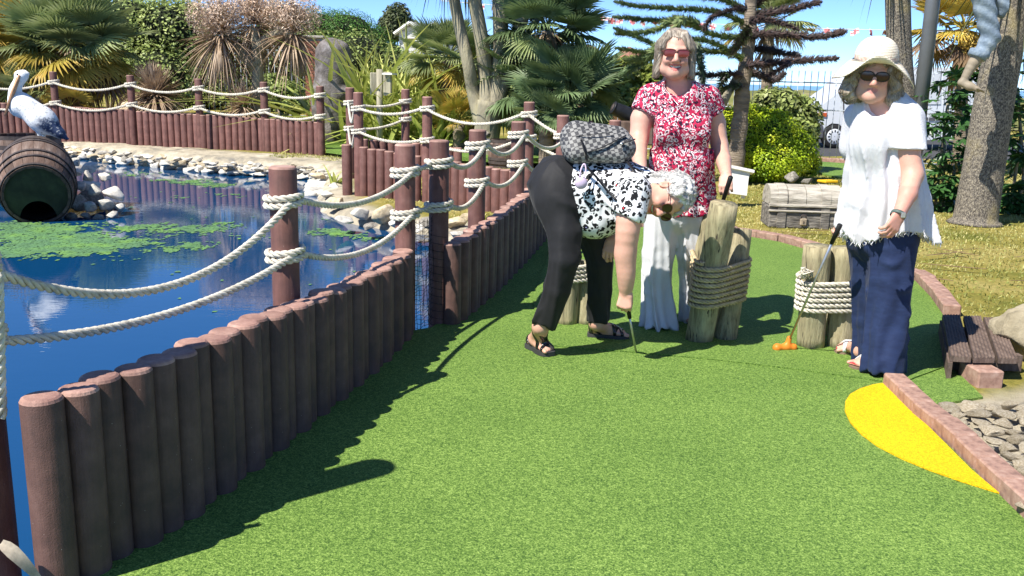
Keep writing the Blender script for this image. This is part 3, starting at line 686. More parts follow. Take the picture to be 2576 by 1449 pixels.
def shrub(name, label, lumps, n, size, m, seed, cat='shrub', group=None, core=None, foot=None, trunk=None, **k):
    c0 = np.array([tuple(l[0]) for l in lumps]).mean(0); foot = foot if foot is not None else (c0[0], c0[1], float(terrain_z(c0[0], c0[1])))
    T = thing(name, label, cat, tuple(foot), group); V, F, t = leafmass(lumps, n, size, seed, **k)
    part('crown', (V, F), m, T, False, col=np.stack([t] * 3, 1))
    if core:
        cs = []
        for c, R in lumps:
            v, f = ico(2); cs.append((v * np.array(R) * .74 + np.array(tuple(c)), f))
        part('dark_core', join(*cs), core, T)  # solid filler lumps added inside the leaves, coloured dark in place of inner shade
    st = []
    for i, (c, R) in enumerate(lumps[:6]): st.append(tube(smoothpath([foot, (Vector(foot).lerp(Vector(c), .5) + Vector((0, 0, -.1 * R[2]))), c], 6), np.linspace(trunk or .05, .015, 6), 6))
    part('stem', join(*st), bark_r, T); return T
core_m = mat('core_shade_tone', (.020, .028, .010), (.010, .014, .006), 20, 1.0, .05, 20)
def L_(x, y, d, rx, ry, rz=None): return (P(x, y, d), (px(rx, d), px(rz or rx, d), px(ry, d)))
def lm(name, a, b, c=None, **k): return leaf_mat(name, a, b, c, vc=True, per_obj=.05, **k)
gz = lambda x, y: float(terrain_z(x, y))
def foot(x, y, d): p = P(x, y, d); return Vector((p.x, p.y, gz(p.x, p.y)))

# ---- left: palms, hedge, dry cordylines
fan_palm('big fan palm on the left with orange lower fronds, behind the far rope fence', P(185, 118, 19.2), 1.30, 74, foot(185, 290, 19.2), (palm_g, palm_y, palm_b), 1, (-1.0, 1.45), beard=160, trunk_r=.2)
fan_palm('yellowish fan palm cut by the left edge of the picture', P(-15, 120, 19.8), 1.35, 44, foot(-10, 290, 19.8), (palm_y, palm_g), 2, trunk_r=.18)
fan_palm('low fan palm seedling behind the pelican', P(100, 238, 18.6), .72, 22, foot(100, 290, 18.6), (palm_g, palm_y), 3, (-.2, 1.4), 0)
fan_palm('pale young fan palm low behind the first far rope post', P(178, 268, 18.2), .55, 14, foot(180, 296, 18.2), (palm_y, palm_g), 33, (-.2, 1.3), 0)
hedge_m = lm('hedge_leaf', (0.260, 0.330, 0.090), (0.130, 0.190, 0.050), (0.420, 0.460, 0.160))
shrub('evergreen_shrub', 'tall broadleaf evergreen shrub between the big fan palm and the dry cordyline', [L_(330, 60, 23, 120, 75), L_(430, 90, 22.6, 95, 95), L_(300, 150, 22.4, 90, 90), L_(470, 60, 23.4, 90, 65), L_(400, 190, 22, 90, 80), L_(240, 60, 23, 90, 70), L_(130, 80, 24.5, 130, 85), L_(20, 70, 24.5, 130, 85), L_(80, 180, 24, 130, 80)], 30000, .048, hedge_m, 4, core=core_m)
def cordyline_head(c, n, L, r, dead=.6, skirt=True, up=True):
    ps = []
    if up: ps.append(blades(c, n, L, .016, r, -.1, 1.5, .12)); ps.append(blades(c, n // 2, L * .9, .014, r, .8, 1.55, .04))
    if skirt: ps.append(blades(Vector(c) + Vector((0, 0, -.05)), int(n * 1.6), L * 1.25, .015, r, -1.35, .1, .35))
    return join(*ps)
def dry_cord(name, label, stems, heads, seed, rad=.10, plume=True):
    r = np.random.default_rng(seed); T = thing(name, label, 'tree', tuple(stems[0][0]), 'dry brown cordylines')
    part('trunk', join(*[tube(smoothpath(s, 10), np.linspace(rad, rad * .75, 10), 8) for s in stems]), bark_g, T)
    for c, n, L in heads: part('leaf_head', cordyline_head(c, n, L, r), cord_d, T, False)
    for c, n, L in (heads if plume else []):      # dry seed plume above the leaves
        V, F, t = leafmass([(Vector(c) + Vector((0, 0, L * .42)), (L * .78, L * .78, L * .62))], n * 38, .034, seed + n, .75, .2, .22); part('seed_plume', (V, F), plume_m, T, False, col=np.stack([t] * 3, 1))['kind'] = 'stuff'
    return T
plume_m = lm('dry_seed_plume', (0.660, 0.500, 0.370), (0.480, 0.340, 0.240), (0.800, 0.650, 0.510), trans=.2)
b0 = foot(640, 285, 18.0)
dry_cord('dry_cordyline', 'large dead brown cordyline with pale bushy heads beside the standing stone', [[b0, P(648, 190, 18), P(640, 70, 18)], [P(645, 170, 18), P(590, 110, 18), P(560, 75, 18)], [P(735, 150, 18.1), P(728, 95, 18), P(722, 75, 18)], [P(765, 190, 18.2), P(740, 120, 18.1), P(722, 75, 18)], [P(645, 120, 18), P(690, 90, 18), P(722, 75, 18)]], [(P(555, 85, 17.9), 120, .80), (P(640, 60, 18.2), 110, .70), (P(735, 80, 18), 110, .72)], 5, .13)
dry_cord('dry_cordyline', 'small dead brown cordyline with spiky blades behind the far rope fence', [[foot(392, 292, 17.8), P(392, 260, 17.8), P(392, 240, 17.8)]], [(P(392, 240, 17.8), 190, .66), (P(380, 225, 17.9), 110, .62)], 6, .07, False)
dry_cord('dry_cordyline', 'dry grassy cordyline tuft at the foot of the large dead cordyline', [[foot(610, 292, 17.6), P(612, 280, 17.6), P(612, 270, 17.6)]], [(P(612, 262, 17.6), 70, .5)], 8, .04, False)
bright_m = lm('clipped_hedge_leaf', (0.083, 0.203, 0.030), (0.042, 0.120, 0.021), (0.135, 0.285, 0.045))
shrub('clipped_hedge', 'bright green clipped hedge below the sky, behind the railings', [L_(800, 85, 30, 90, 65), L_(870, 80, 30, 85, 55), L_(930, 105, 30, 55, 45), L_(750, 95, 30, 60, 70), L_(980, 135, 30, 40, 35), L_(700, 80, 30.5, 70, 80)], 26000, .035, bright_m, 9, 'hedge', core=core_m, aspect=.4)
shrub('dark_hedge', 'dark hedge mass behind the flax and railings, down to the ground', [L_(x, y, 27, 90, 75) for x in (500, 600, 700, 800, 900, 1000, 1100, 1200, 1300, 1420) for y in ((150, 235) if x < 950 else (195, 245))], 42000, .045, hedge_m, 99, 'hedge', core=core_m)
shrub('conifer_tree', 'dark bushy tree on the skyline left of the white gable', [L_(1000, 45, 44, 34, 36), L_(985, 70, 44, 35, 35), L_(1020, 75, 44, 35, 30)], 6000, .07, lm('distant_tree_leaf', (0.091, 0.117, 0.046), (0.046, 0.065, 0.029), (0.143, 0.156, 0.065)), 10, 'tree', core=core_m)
# ---- flax, left low growth
def flax(label, c, n, L, seed, spread=.35, elo=.75, ehi=1.5, w=.045, m=None):
    r = np.random.default_rng(seed); T = thing('flax_plant', label, 'plant', tuple(c), 'flax plants')
    ms = [mesh('leaf', *blades((0, 0, 0), 1, 1.0, .032, np.random.default_rng(seed + i), .0, .001, .25 + .22 * i, 0, .001, 7), m or flax_m, False) for i in range(4)]
    for i in range(n):
        o = link('leaf', ms[r.integers(4)], T); s = L * r.uniform(.45, 1.1); o.scale = (s, s * w / .032 * r.uniform(.7, 1.3) / max(s, .3), s); e = r.uniform(elo, ehi); o.rotation_euler = (r.normal(0, .25), -e, r.uniform(0, 6.283)); o.location = (r.normal(0, spread), r.normal(0, spread * .6), 0)
flax('tall yellow-green flax between the standing stone and the grey tree', foot(965, 300, 18.0), 290, 2.45, 11, .55, w=.045)
flax('flax with drooping yellow leaves behind the post box', foot(1075, 300, 17.2), 240, 1.35, 12, .5, w=.045)
flax('low flax tuft of arching yellow leaves left of the standing stone', foot(765, 300, 17.5), 46, .85, 13, .15, .3, 1.3)
flax('small flax tuft at the foot of the post box', foot(955, 318, 16.2), 26, .5, 15, .12, .5, 1.4)
flax('dark strappy clump growing on the left of the fenced bed', foot(690, 292, 20), 50, 1.0, 16, .3, .6, 1.4, m=cord_g)
shrub('weedy_shrub', 'low bushy green weeds beneath the railings, left of the standing stone', [L_(720, 235, 20, 45, 30), L_(685, 215, 20.4, 40, 30), L_(745, 265, 19.6, 35, 20)], 3500, .05, hedge_m, 17)
# ---- grey multi-stem tree and palms round it
b0 = foot(1222, 372, 15.4)
T = thing('cordyline_tree', 'grey multi-stem tree dividing into four bare limbs behind the rope fence', 'tree', tuple(b0))
part('trunk', tube(smoothpath([b0, P(1224, 340, 15.4), P(1228, 300, 15.4), P(1234, 255, 15.4)], 12), np.interp(np.linspace(0, 1, 12), [0, .2, 1], [.235, .205, .21]), 14), bark_g, T)
for pts, ra, rb in (([(1212, 320), (1190, 230), (1178, 160), (1150, 40), (1120, -140)], .115, .085), ([(1226, 280), (1222, 190), (1210, 90), (1165, -150)], .14, .10), ([(1242, 280), (1255, 180), (1260, 90), (1250, -150)], .14, .115), ([(1244, 275), (1270, 190), (1300, 90), (1375, -150)], .125, .10)):
    part('limb', tube(smoothpath([P(x, y, 15.4 + .12 * (i % 2)) for i, (x, y) in enumerate(pts)], 14), np.linspace(ra, rb, 14), 10), bark_g, T)
r_ = np.random.default_rng(20)
part('leaf_head', join(*[cordyline_head(P(x, y, 15.4), 60, .8, r_) for x, y in ((1120, -170), (1170, -190), (1252, -190), (1370, -180))]), cord_g, T, False)
fan_palm('fan palm with stiff green fans left of the grey multi-stem tree', P(1128, 150, 17.6), .85, 34, foot(1115, 320, 18), (palm_g, palm_y), 21, trunk_r=.14)
fan_palm('short fan palm with a bright yellow fan at the foot of the grey tree', P(1155, 305, 16.6), .62, 16, foot(1155, 345, 16.6), (palm_y, palm_g), 22, (-.4, 1.3), 0)
fan_palm('dark tall fan palm right of the grey tree, against the sky', P(1378, 78, 15.2), .90, 46, foot(1400, 350, 15.2), (palm_d, palm_g), 23, beard=140, trunk_r=.16)
fan_palm('dark fan palm of hanging fronds in the shade behind the backpack', P(1435, 245, 14.6), .86, 46, foot(1430, 355, 14.6), (palm_d, palm_d), 24, beard=60, trunk_r=.16)
fan_palm('dark fan palm crowded between the grey tree and the hanging palm', P(1320, 215, 15.8), .95, 36, foot(1325, 350, 15.8), (palm_d, palm_g), 25, beard=60)
fan_palm('low dark fan palm tuft behind the rope post', P(1375, 300, 14.2), .62, 22, foot(1375, 360, 14.2), (palm_d, palm_y), 26, (-.5, 1.2), 0)
# ---- shrubs right of the palms
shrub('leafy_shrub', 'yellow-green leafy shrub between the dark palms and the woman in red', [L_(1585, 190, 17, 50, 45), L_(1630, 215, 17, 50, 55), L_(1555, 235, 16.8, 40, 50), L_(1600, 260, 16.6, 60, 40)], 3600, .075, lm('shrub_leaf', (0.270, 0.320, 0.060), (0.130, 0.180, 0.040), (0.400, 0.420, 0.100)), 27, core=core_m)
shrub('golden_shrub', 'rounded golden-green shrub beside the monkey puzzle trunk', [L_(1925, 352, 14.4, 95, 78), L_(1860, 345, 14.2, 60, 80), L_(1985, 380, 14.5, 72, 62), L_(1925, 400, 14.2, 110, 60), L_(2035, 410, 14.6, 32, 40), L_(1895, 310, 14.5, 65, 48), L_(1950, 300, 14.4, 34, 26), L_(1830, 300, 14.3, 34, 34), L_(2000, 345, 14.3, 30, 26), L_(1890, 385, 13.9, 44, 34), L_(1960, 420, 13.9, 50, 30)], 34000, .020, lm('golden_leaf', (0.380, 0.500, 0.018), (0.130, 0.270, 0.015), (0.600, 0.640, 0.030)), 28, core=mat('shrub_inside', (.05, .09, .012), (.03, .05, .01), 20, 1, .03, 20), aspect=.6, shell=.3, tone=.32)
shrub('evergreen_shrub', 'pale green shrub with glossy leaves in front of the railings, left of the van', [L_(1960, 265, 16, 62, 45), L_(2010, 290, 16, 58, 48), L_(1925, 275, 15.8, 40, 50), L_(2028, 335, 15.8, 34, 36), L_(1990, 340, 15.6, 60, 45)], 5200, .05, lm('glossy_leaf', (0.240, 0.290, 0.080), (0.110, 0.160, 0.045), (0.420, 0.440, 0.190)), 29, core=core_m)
# ---- monkey puzzle
def mp_mat():
    m, nt, b = nodes('monkey_puzzle_scales'); a = N(nt, 'VertexColor', layer_name='col').outputs[0]; nt.links.new(a, b.inputs['Base Color']); b.inputs['Roughness'].default_value = .55; return m
mp_m = mp_mat()
def scaly(path, r0, r1, seed, c0, c1):
    """branch clothed in overlapping pointed scales"""
    r = np.random.default_rng(seed); p, L = resample(smoothpath(path, 30), .012); P_, T, Nn, B = frames(p); n = len(p) * 9; i = r.integers(0, len(p), n); u = i / len(p); a = r.uniform(0, 6.283, n)
    rad = (r0 + (r1 - r0) * u) * np.where(u > .93, (1 - u) / .07 * .6 + .4, 1); d = np.cos(a)[:, None] * Nn[i] + np.sin(a)[:, None] * B[i]; s = np.cross(T[i], d)
    base = P_[i] + d * (rad * .35)[:, None]; tip = P_[i] + d * (rad * r.uniform(.95, 1.9, n))[:, None] + T[i] * (rad * r.uniform(.3, .95, n))[:, None]; w = (rad * .26)[:, None]
    V = np.stack([base - s * w, base + s * w, tip, tip - s * w * .05], 1).reshape(-1, 3); F = np.arange(4 * n).reshape(n, 4)
    col_ = np.array(c0)[None] + (np.array(c1) - np.array(c0))[None] * r.random(n)[:, None]; col_ *= r.uniform(.6, 1.3, n)[:, None]
    core = tube(p[::3], np.linspace(r0, r1, len(p[::3])) * .38, 6); V2 = np.vstack([V, core[0]]); F2 = [list(q) for q in F] + [[k + len(V) for k in f] for f in core[1]]
    return V2, F2, np.vstack([np.repeat(col_, 4, 0), np.tile(np.array(c0) * .4, (len(core[0]), 1))])
b0 = foot(1850, 440, 13.6); T = thing('monkey_puzzle', 'monkey puzzle tree with drooping spiny branches behind the woman in red', 'tree', tuple(b0)); D0 = 13.6
part('trunk', tube(smoothpath([b0, P(1852, 390, D0), P(1862, 300, D0), P(1870, 210, D0), P(1884, 100, D0), P(1892, -60, D0)], 20), np.linspace(.135, .085, 20) + .012 * np.sin(np.arange(20) * 2.1), 12), bark_r, T)
part('lower_stump', tube(smoothpath([P(1818, 262, 13.4), P(1838, 222, 13.5), P(1862, 185, D0)], 6), [.06, .058, .055, .055, .06, .06], 8), bark_g, T)
GR, YG, RD, DK = (.095, .15, .055), (.26, .31, .10), (.095, .058, .050), (.042, .033, .033)
br = [([(1880, 60), (1800, 28), (1700, 22), (1600, 15), (1545, 3)], 0, .3, GR, YG), ([(1880, 95), (1800, 88), (1720, 55), (1640, 50), (1540, 42)], -.2, .5, GR, YG), ([(1760, 60), (1700, 48), (1640, 78), (1545, 85)], -.3, .3, GR, YG), ([(1720, 45), (1700, 70), (1690, 110), (1688, 150)], -.5, 0, GR, YG), ([(1850, 132), (1760, 128), (1690, 135), (1620, 100), (1543, 70)], -.3, .2, GR, YG), ([(1870, 150), (1800, 110), (1740, 100), (1640, 130), (1545, 120)], -.5, -.2, GR, YG), ([(1660, 110), (1620, 145), (1570, 150)], -.4, 0, GR, YG), ([(1680, 130), (1600, 165), (1560, 190)], -.2, .2, GR, GR), ([(1750, 105), (1760, 150), (1768, 200), (1755, 245)], -.6, -.2, GR, DK), ([(1870, 190), (1830, 185), (1790, 190), (1740, 185)], -.3, 0, RD, RD), ([(1868, 215), (1830, 222), (1800, 235), (1748, 238)], -.2, .1, DK, GR), ([(1880, 20), (1840, 25), (1790, 45), (1770, 75)], -.5, -.3, DK, RD), ([(1885, 40), (1950, 30), (2000, 20), (2066, 5)], 0, .2, DK, RD), ([(1882, 90), (1950, 85), (2030, 92), (2080, 90), (2130, 78)], -.2, .2, DK, RD), ([(1880, 120), (1940, 128), (1990, 138), (2010, 140)], .2, .5, DK, DK), ([(1878, 165), (1950, 158), (2020, 152), (2110, 147)], -.3, 0, DK, RD), ([(1990, 156), (1965, 172), (1930, 192)], -.3, -.2, DK, RD), ([(1884, 55), (1930, 50), (1975, 62), (2010, 75)], -.5, -.6, DK, RD), ([(1886, 15), (1930, -10), (1990, -25)], 0, .3, DK, RD), ([(1884, 30), (1820, 0), (1740, -10), (1620, -20)], .2, .5, GR, YG), ([(1886, 70), (1860, 110), (1835, 140)], -.8, -1.2, RD, GR), ([(1870, 170), (1905, 185), (1945, 200), (1975, 185)], .5, 1.0, DK, RD), ([(1830, 185), (1815, 210), (1800, 262)], -.3, -.4, DK, GR)]
for i, (pts, da, db, c0, c1) in enumerate(br):
    V, F, c = scaly([P(x, y, D0 + da + (db - da) * k / (len(pts) - 1)) for k, (x, y) in enumerate(pts)], .062, .046, i, c0, c1); part('branch', (V, F), mp_m, T, False, col=c)
fan_palm('pale fan palm seen through the monkey puzzle', P(1935, 55, 18.5), .95, 22, foot(1930, 300, 18.5), (palm_g, palm_y), 30, (-.6, 1.3), 20)
# ---- right: cordyline trunk, leaning tree, flowering palm, fatsia
b0 = foot(2285, 470, 12.2); T = thing('cordyline_tree', 'upright corky grey trunk behind the woman in the sun hat', 'tree', tuple(b0))
part('trunk', tube(smoothpath([b0, P(2276, 300, 12.2), P(2262, 120, 12.2), P(2254, -220, 12.2)], 16), np.interp(np.linspace(0, 1, 16), [0, .1, 1], [.19, .155, .15]), 14), cork_m, T)
part('leaf_head', cordyline_head(P(2252, -230, 12.2), 70, .7, r_), cord_g, T, False)
b0 = G(2452, 562); T = thing('leaning_tree', 'thick leaning corky trunk at the right edge', 'tree', tuple(b0)); D0 = b0.y
part('trunk', tube(smoothpath([b0, P(2457, 530, D0), P(2478, 400, D0), P(2500, 260, D0), P(2524, 130, D0), P(2556, -40, D0), P(2590, -160, D0)], 24), np.interp(np.linspace(0, 1, 24), [0, .08, .3, .7, 1], [.30, .235, .215, .19, .16]), 18), cork_m, T)
part('leaf_head', cordyline_head(P(2600, -190, D0), 90, .9, r_), cord_g, T, False)
fan_palm('fan palm with hanging yellow flower clusters behind the lamp post', P(2425, 75, 16.5), 1.0, 26, foot(2425, 330, 16.5), (palm_y, palm_b), 31, (-.9, 1.2), 40)
fl_m = lm('palm_flowers', (.72, .50, .12), (.55, .36, .07), (.85, .64, .22), trans=.1); pk = [o for o in COL.objects if o.name.startswith('fan_palm')][-1]
V, F, t = leafmass([L_(2445, 120, 15.9, 22, 34), L_(2425, 100, 15.9, 18, 22), L_(2455, 150, 15.9, 14, 30)], 1400, .022, 3, .9, 0, .6); part('flower_cluster', (V, F), fl_m, pk, False, col=np.stack([t] * 3, 1))
def fatsia_leaf(seed):
    r = np.random.default_rng(seed); pts = [(0, 0)]; n = 8; V = [(0, 0, 0)]
    for i in range(n):
        a = -2.3 + 4.6 * i / (n - 1); L = 1 - .3 * abs(a) / 2.3; da = 2.3 / n
        for q, l in ((a - da * .98, .42), (a - da * .45, .8 * L), (a, L), (a + da * .45, .8 * L)): V.append((l * math.cos(q), l * math.sin(q), -.28 * l * l + .05 * math.cos(5 * q)))
    V.append((.42 * math.cos(2.3 + .28), .42 * math.sin(2.58), -.05)); F = [[0, i, i + 1] for i in range(1, len(V) - 1)]
    s = tube([(0, 0, 0), (-.5, 0, -.2), (-.9, 0, -.6)], .018, 4); return join((np.array(V), F), s)
FL = [mesh('leaf', *fatsia_leaf(i), fats_m, False) for i in range(3)]
def fatsia(label, lumps, n, size, seed):
    r = np.random.default_rng(seed); c0 = lumps[0][0]; ft = Vector((c0[0], c0[1], 0)); T = thing('fatsia_bush', label, 'bush', tuple(ft), 'fatsia bushes')
    for i in range(n):
        c, R = lumps[r.integers(len(lumps))]; d = r.normal(size=3); d /= np.linalg.norm(d); d[1] = -abs(d[1]) if r.random() < .75 else d[1]; p = np.array(tuple(c)) + d * np.array(R) * r.uniform(.75, 1.02)
        o = link('leaf', FL[r.integers(3)], T); s = size * r.uniform(.6, 1.15); o.scale = (s, s, s); o.location = Vector(p) - ft; x = Vector((d[0] * .8, d[1], -.35 + .5 * d[2])); o.rotation_euler = (x.to_track_quat('X', 'Z').to_matrix() @ Matrix.Rotation(r.normal(0, .35), 3, 'X') @ Matrix.Rotation(-.25, 3, 'Y')).to_euler()
    part('stem', join(*[tube(smoothpath([ft + Vector((.1 * i, 0, 0)), Vector(c)], 4), .02, 5) for i, (c, R) in enumerate(lumps)]), bark_g, T)
flax('weedy sprig growing at the end of the pond beside the middle pen', Vector((P(845, 450, 12.4).x, 12.4, -.02)), 16, .40, 77, .05, .9, 1.55, w=.022)
fatsia('dark glossy fatsia bush between the lamp post and the leaning trunk', [L_(2385, 260, 11.6, 70, 75), L_(2375, 350, 11.5, 75, 70), L_(2400, 430, 11.4, 75, 70), L_(2370, 480, 11.3, 50, 55), L_(2440, 330, 11.8, 60, 110), L_(2420, 200, 11.9, 55, 50)], 190, .17, 41)
fatsia('fatsia bush in light shade at the right edge, behind the leaning trunk', [L_(2570, 330, 11.4, 60, 80), L_(2575, 440, 11.3, 65, 80), L_(2560, 220, 11.6, 55, 80), L_(2540, 500, 11.2, 40, 40)], 120, .18, 42)
# ---- grass blades on the lawn
def grass(n, seed, xr, yr, L, mask):
    r = np.random.default_rng(seed); x = r.uniform(*xr, n); y = r.uniform(*yr, n); m = mask(x, y); x, y = x[m], y[m]; n = len(x); z = terrain_z(x, y); a = r.uniform(0, 6.283, n); l = L * r.uniform(.4, 1.3, n); th = r.uniform(.2, 1.25, n)
    b = np.stack([x, y, z - .005], 1); d = np.stack([np.cos(a) * np.sin(th), np.sin(a) * np.sin(th), np.cos(th)], 1); s = np.stack([-np.sin(a), np.cos(a), 0 * a], 1) * (.0028 + .0004 * y)[:, None]
    V = np.stack([b - s, b + s, b + d * l[:, None] * .6 + s * .7, b + d * l[:, None] + (0, 0, -.3) * (l * np.sin(th))[:, None]], 1).reshape(-1, 3)
    t = noise2(x, y, 1.3, 21) * .5 + .5 + r.normal(0, .25, n); t = np.clip(t, 0, 1)[:, None]; c = (1 - t) * np.array([.23, .27, .06]) + t * np.array([.60, .53, .23]); c *= r.uniform(.7, 1.25, n)[:, None]
    return V, np.arange(4 * n).reshape(n, 4), np.repeat(c, 4, 0)
gpa = np.array(gpoly)
V, F, c = grass(150000, 51, (-4, 9), (4.5, 19), .04, lambda x, y: (sdist(x, y, gpoly) < -.13) & (sdist(x, y, pond_poly) < -.62) & (np.abs(x) < .62 * y + .3) & ~((x < 1.2) & (y < 8.2)) & ((y > 5.2) | (x > 2.9)))
gm = vcol('grass_blade', .8, .2); nt = gm.node_tree; leafy(nt, nt.nodes['Principled BSDF'], .25)
tag(link('grass', mesh('grass', V, F, gm, False, col=c)), 'dry yellowing lawn grass round the putting green', 'grass', kind='stuff')
V, F, c = grass(26000, 52, (-30, 38), (45, 51), .35, lambda x, y: x == x); V[:, 2] += np.repeat((.75 * sstep(V[::4, 1], 44, 50)), 4) - .1
tag(link('grass', mesh('grass', V, F, gm, False, col=c * np.array([.7, .9, .8]))), 'rough tall grass on the bank before the sea', 'grass', kind='stuff')
# fallen dry strap leaves
fm = mesh('fallen_leaf', *blades((0, 0, 0), 1, .55, .012, np.random.default_rng(3), .0, .01, .0, 0, .01, 6), palm_b, False)
for i, (x, y, a) in enumerate(((2400, 640, .3), (2480, 690, 2.8), (2540, 720, .1), (2330, 655, .5), (2200, 610, 1.0), (2010, 590, .1), (2050, 600, 2.9), (1950, 600, .2), (2460, 655, 2.2), (2395, 720, 2.6), (2550, 660, .6))):
    p = G(x, y); o = tag(link('fallen_leaf', fm), 'fallen dry strap leaf lying on the dry grass just in front of the chest' if x < 2100 else 'fallen dry strap leaf lying on the dry lawn right of the sun-hat woman', 'leaf', 'fallen leaves before the chest' if x < 2100 else 'fallen leaves on the right lawn'); o.location = (p.x, p.y, .045); o.rotation_euler = (0, 0, a); o.scale = (random.uniform(.5, 1.1),) * 3
# ================================================================== THINGS ROUND THE POND
stone_w = mat('pale_limestone', (.68, .64, .55), (.42, .40, .36), 3.2, .9, .012, 14, per_obj=.18, c3=(.80, .76, .67)); stone_g = mat('grey_rock', (.30, .27, .22), (.13, .12, .10), 6, .95, .012, 22, per_obj=.15, c3=(.46, .43, .37))
stone_y = mat('sandy_rock', (.60, .48, .30), (.36, .29, .19), 3, .9, .012, 12, per_obj=.15, c3=(.72, .63, .46))
ROCKS = [rock(100 + i, (1, 1, 1), 2, 14, .05, (.38, .7)) for i in range(8)]; RM = {}
def put_rock(x, y, d, rx, ry, m, label=None, group=None, parent=None, name='rock', seed=None, dep=1.0):
    i = (seed if seed is not None else int(x * 7 + y * 3)) % 8; k = (i, m.name)
    if k not in RM: RM[k] = mesh('rock', *ROCKS[i], m, False)
    p = P(x, y, d); o = link(name, RM[k], parent); o.location = p if parent is None else p - wm(parent).translation; o.scale = (px(rx, d) * 1.1, px((rx + ry) / 2, d) * 1.1 * dep, px(ry, d) * 1.15); o.rotation_euler = (random.uniform(-.25, .25), random.uniform(-.25, .25), random.uniform(0, 6.28))
    if label: tag(o, label, 'rock', group)
    return o
# rock pile beside the barrel
pile = thing('rock_pile', 'pile of pale broken rocks at the water beside the barrel', 'rocks', tuple(P(230, 545, 10.0)))
for x, y, rx, ry, d in ((192, 405, 13, 15, 10.7), (226, 418, 28, 16, 10.7), (188, 432, 18, 14, 10.4), (219, 447, 15, 18, 10.2), (262, 444, 30, 17, 10.3), (203, 468, 20, 15, 10.1), (236, 482, 26, 18, 10.0), (286, 488, 34, 19, 10.1), (197, 510, 26, 30, 9.9), (227, 517, 20, 17, 9.8), (268, 512, 30, 17, 9.9), (304, 520, 20, 14, 10), (178, 542, 24, 13, 9.7), (214, 542, 16, 12, 9.7), (246, 546, 22, 13, 9.7), (284, 540, 24, 14, 9.8), (240, 505, 40, 30, 10.3), (220, 470, 40, 30, 10.5), (170, 480, 30, 40, 10.4)): put_rock(x, y, d, rx, ry, stone_w if y < 500 else random.choice((stone_g, stone_w)), parent=pile)
# rocky far bank and the spit below the middle pen
bankr = thing('rock_edging', 'pale rocks edging the far side of the pond', 'rocks', tuple(P(500, 415, 15.3)))
for x in range(-60, 830, 13):
    yb = np.interp(x, [-60, 200, 290, 400, 520, 640, 760, 830], [381, 396, 408, 420, 432, 440, 446, 456])
    for dy, z, sx, sy in ((random.uniform(0, 5), WATER + .03, random.uniform(13, 30), random.uniform(6, 12)), (random.uniform(9, 18), .0, random.uniform(13, 26), random.uniform(5, 10)), (random.uniform(18, 28), .06, random.uniform(10, 22), random.uniform(3, 6))):
        p_ = G(x + random.uniform(-8, 8), yb - dy, z); put_rock(x + random.uniform(-8, 8), yb - dy, p_.y, sx, sy, random.choice((stone_w, stone_w, stone_w, stone_y, stone_g)), parent=bankr)
spit = thing('rock_edging', 'boulders and slabs on the spit in front of the middle log pen', 'rocks', tuple(P(930, 560, 10.2)))
for x, y, rx, ry, m in ((845, 510, 32, 22, stone_y), (905, 535, 42, 20, stone_w), (955, 540, 38, 28, stone_y), (1000, 560, 34, 18, stone_w), (870, 555, 36, 14, stone_w), (1075, 560, 34, 22, stone_g), (1140, 560, 36, 20, stone_y), (1180, 545, 30, 16, stone_y), (930, 568, 40, 12, stone_g), (1050, 575, 36, 14, stone_w), (840, 470, 30, 10, stone_w), (820, 490, 26, 10, stone_w), (800, 440, 30, 10, stone_y), (845, 445, 24, 8, stone_w), (1150, 590, 30, 14, stone_w), (1185, 580, 26, 14, stone_g)): put_rock(x, y, G(x, y + ry * .5, .0).y, rx, ry, m, parent=spit)
V = []; F = []; nn = 0; r = np.random.default_rng(61)
for i in range(150):
    x, y = r.uniform(780, 865), r.uniform(455, 490); v, f = ico(1); s = r.uniform(.035, .08); p = P(x, y, np.interp(y, [450, 490], [13.8, 12.0])); v = v * (s * 1.3, s, s * .7) * (1 + r.normal(0, .06, v.shape)) + np.array(p); V.append(v); F.append(f + nn); nn += len(v)
tag(link('pebbles', mesh('pebbles', np.vstack(V), np.vstack(F), stone_w)), 'heap of washed grey pebbles at the end of the pond', 'pebbles', kind='stuff')
# floating weed
def algae():
    r = np.random.default_rng(62); xs = np.arange(-9.5, .3, .022); ys = np.arange(5.5, 15.2, .03); X, Y = np.meshgrid(xs, ys, indexing='ij'); f = np.zeros_like(X) - .15
    for x, y, rx, ry, a in ((60, 600, 150, 26, 1.2), (200, 625, 150, 22, 1.1), (120, 570, 160, 14, 1.1), (330, 605, 130, 20, .75), (430, 575, 150, 13, .9), (500, 620, 70, 14, .8), (560, 570, 80, 12, .7), (470, 455, 90, 7, .9), (545, 465, 80, 6, .9), (330, 438, 50, 6, .9), (590, 490, 50, 5, .8), (840, 585, 70, 10, 1.1), (905, 600, 60, 7, .8), (680, 595, 50, 7, .8), (30, 640, 60, 14, 1.0), (450, 497, 60, 4, .7)):
        c = G(x, y, WATER); e = G(x + rx, y, WATER); u = G(x, y - ry, WATER); f += a * np.exp(-((X - c.x - (Y - c.y) * c.x / c.y) / (e.x - c.x)) ** 2 - ((Y - c.y) / (u.y - c.y)) ** 2)
    nz = .55 * noise2(X, Y * .7, 9, 5) + .35 * noise2(X, Y * .6, 26, 6) + .15 * r.normal(size=X.shape); m = (f + nz * 1.05 > .62) & (sdist(X, Y, pond_poly) > .12)
    i, j = np.nonzero(m); n = len(i); p = np.stack([xs[i], ys[j], np.full(n, WATER + .004)], 1); dx, dy = .0125, .017; jit = r.normal(0, .004, (n, 4, 3)) * (1, 1, .3)
    V = (p[:, None, :] + np.array([(-dx, -dy, 0), (dx, -dy, 0), (dx, dy, 0), (-dx, dy, 0)])[None] + jit).reshape(-1, 3); return V, np.arange(4 * n).reshape(n, 4)
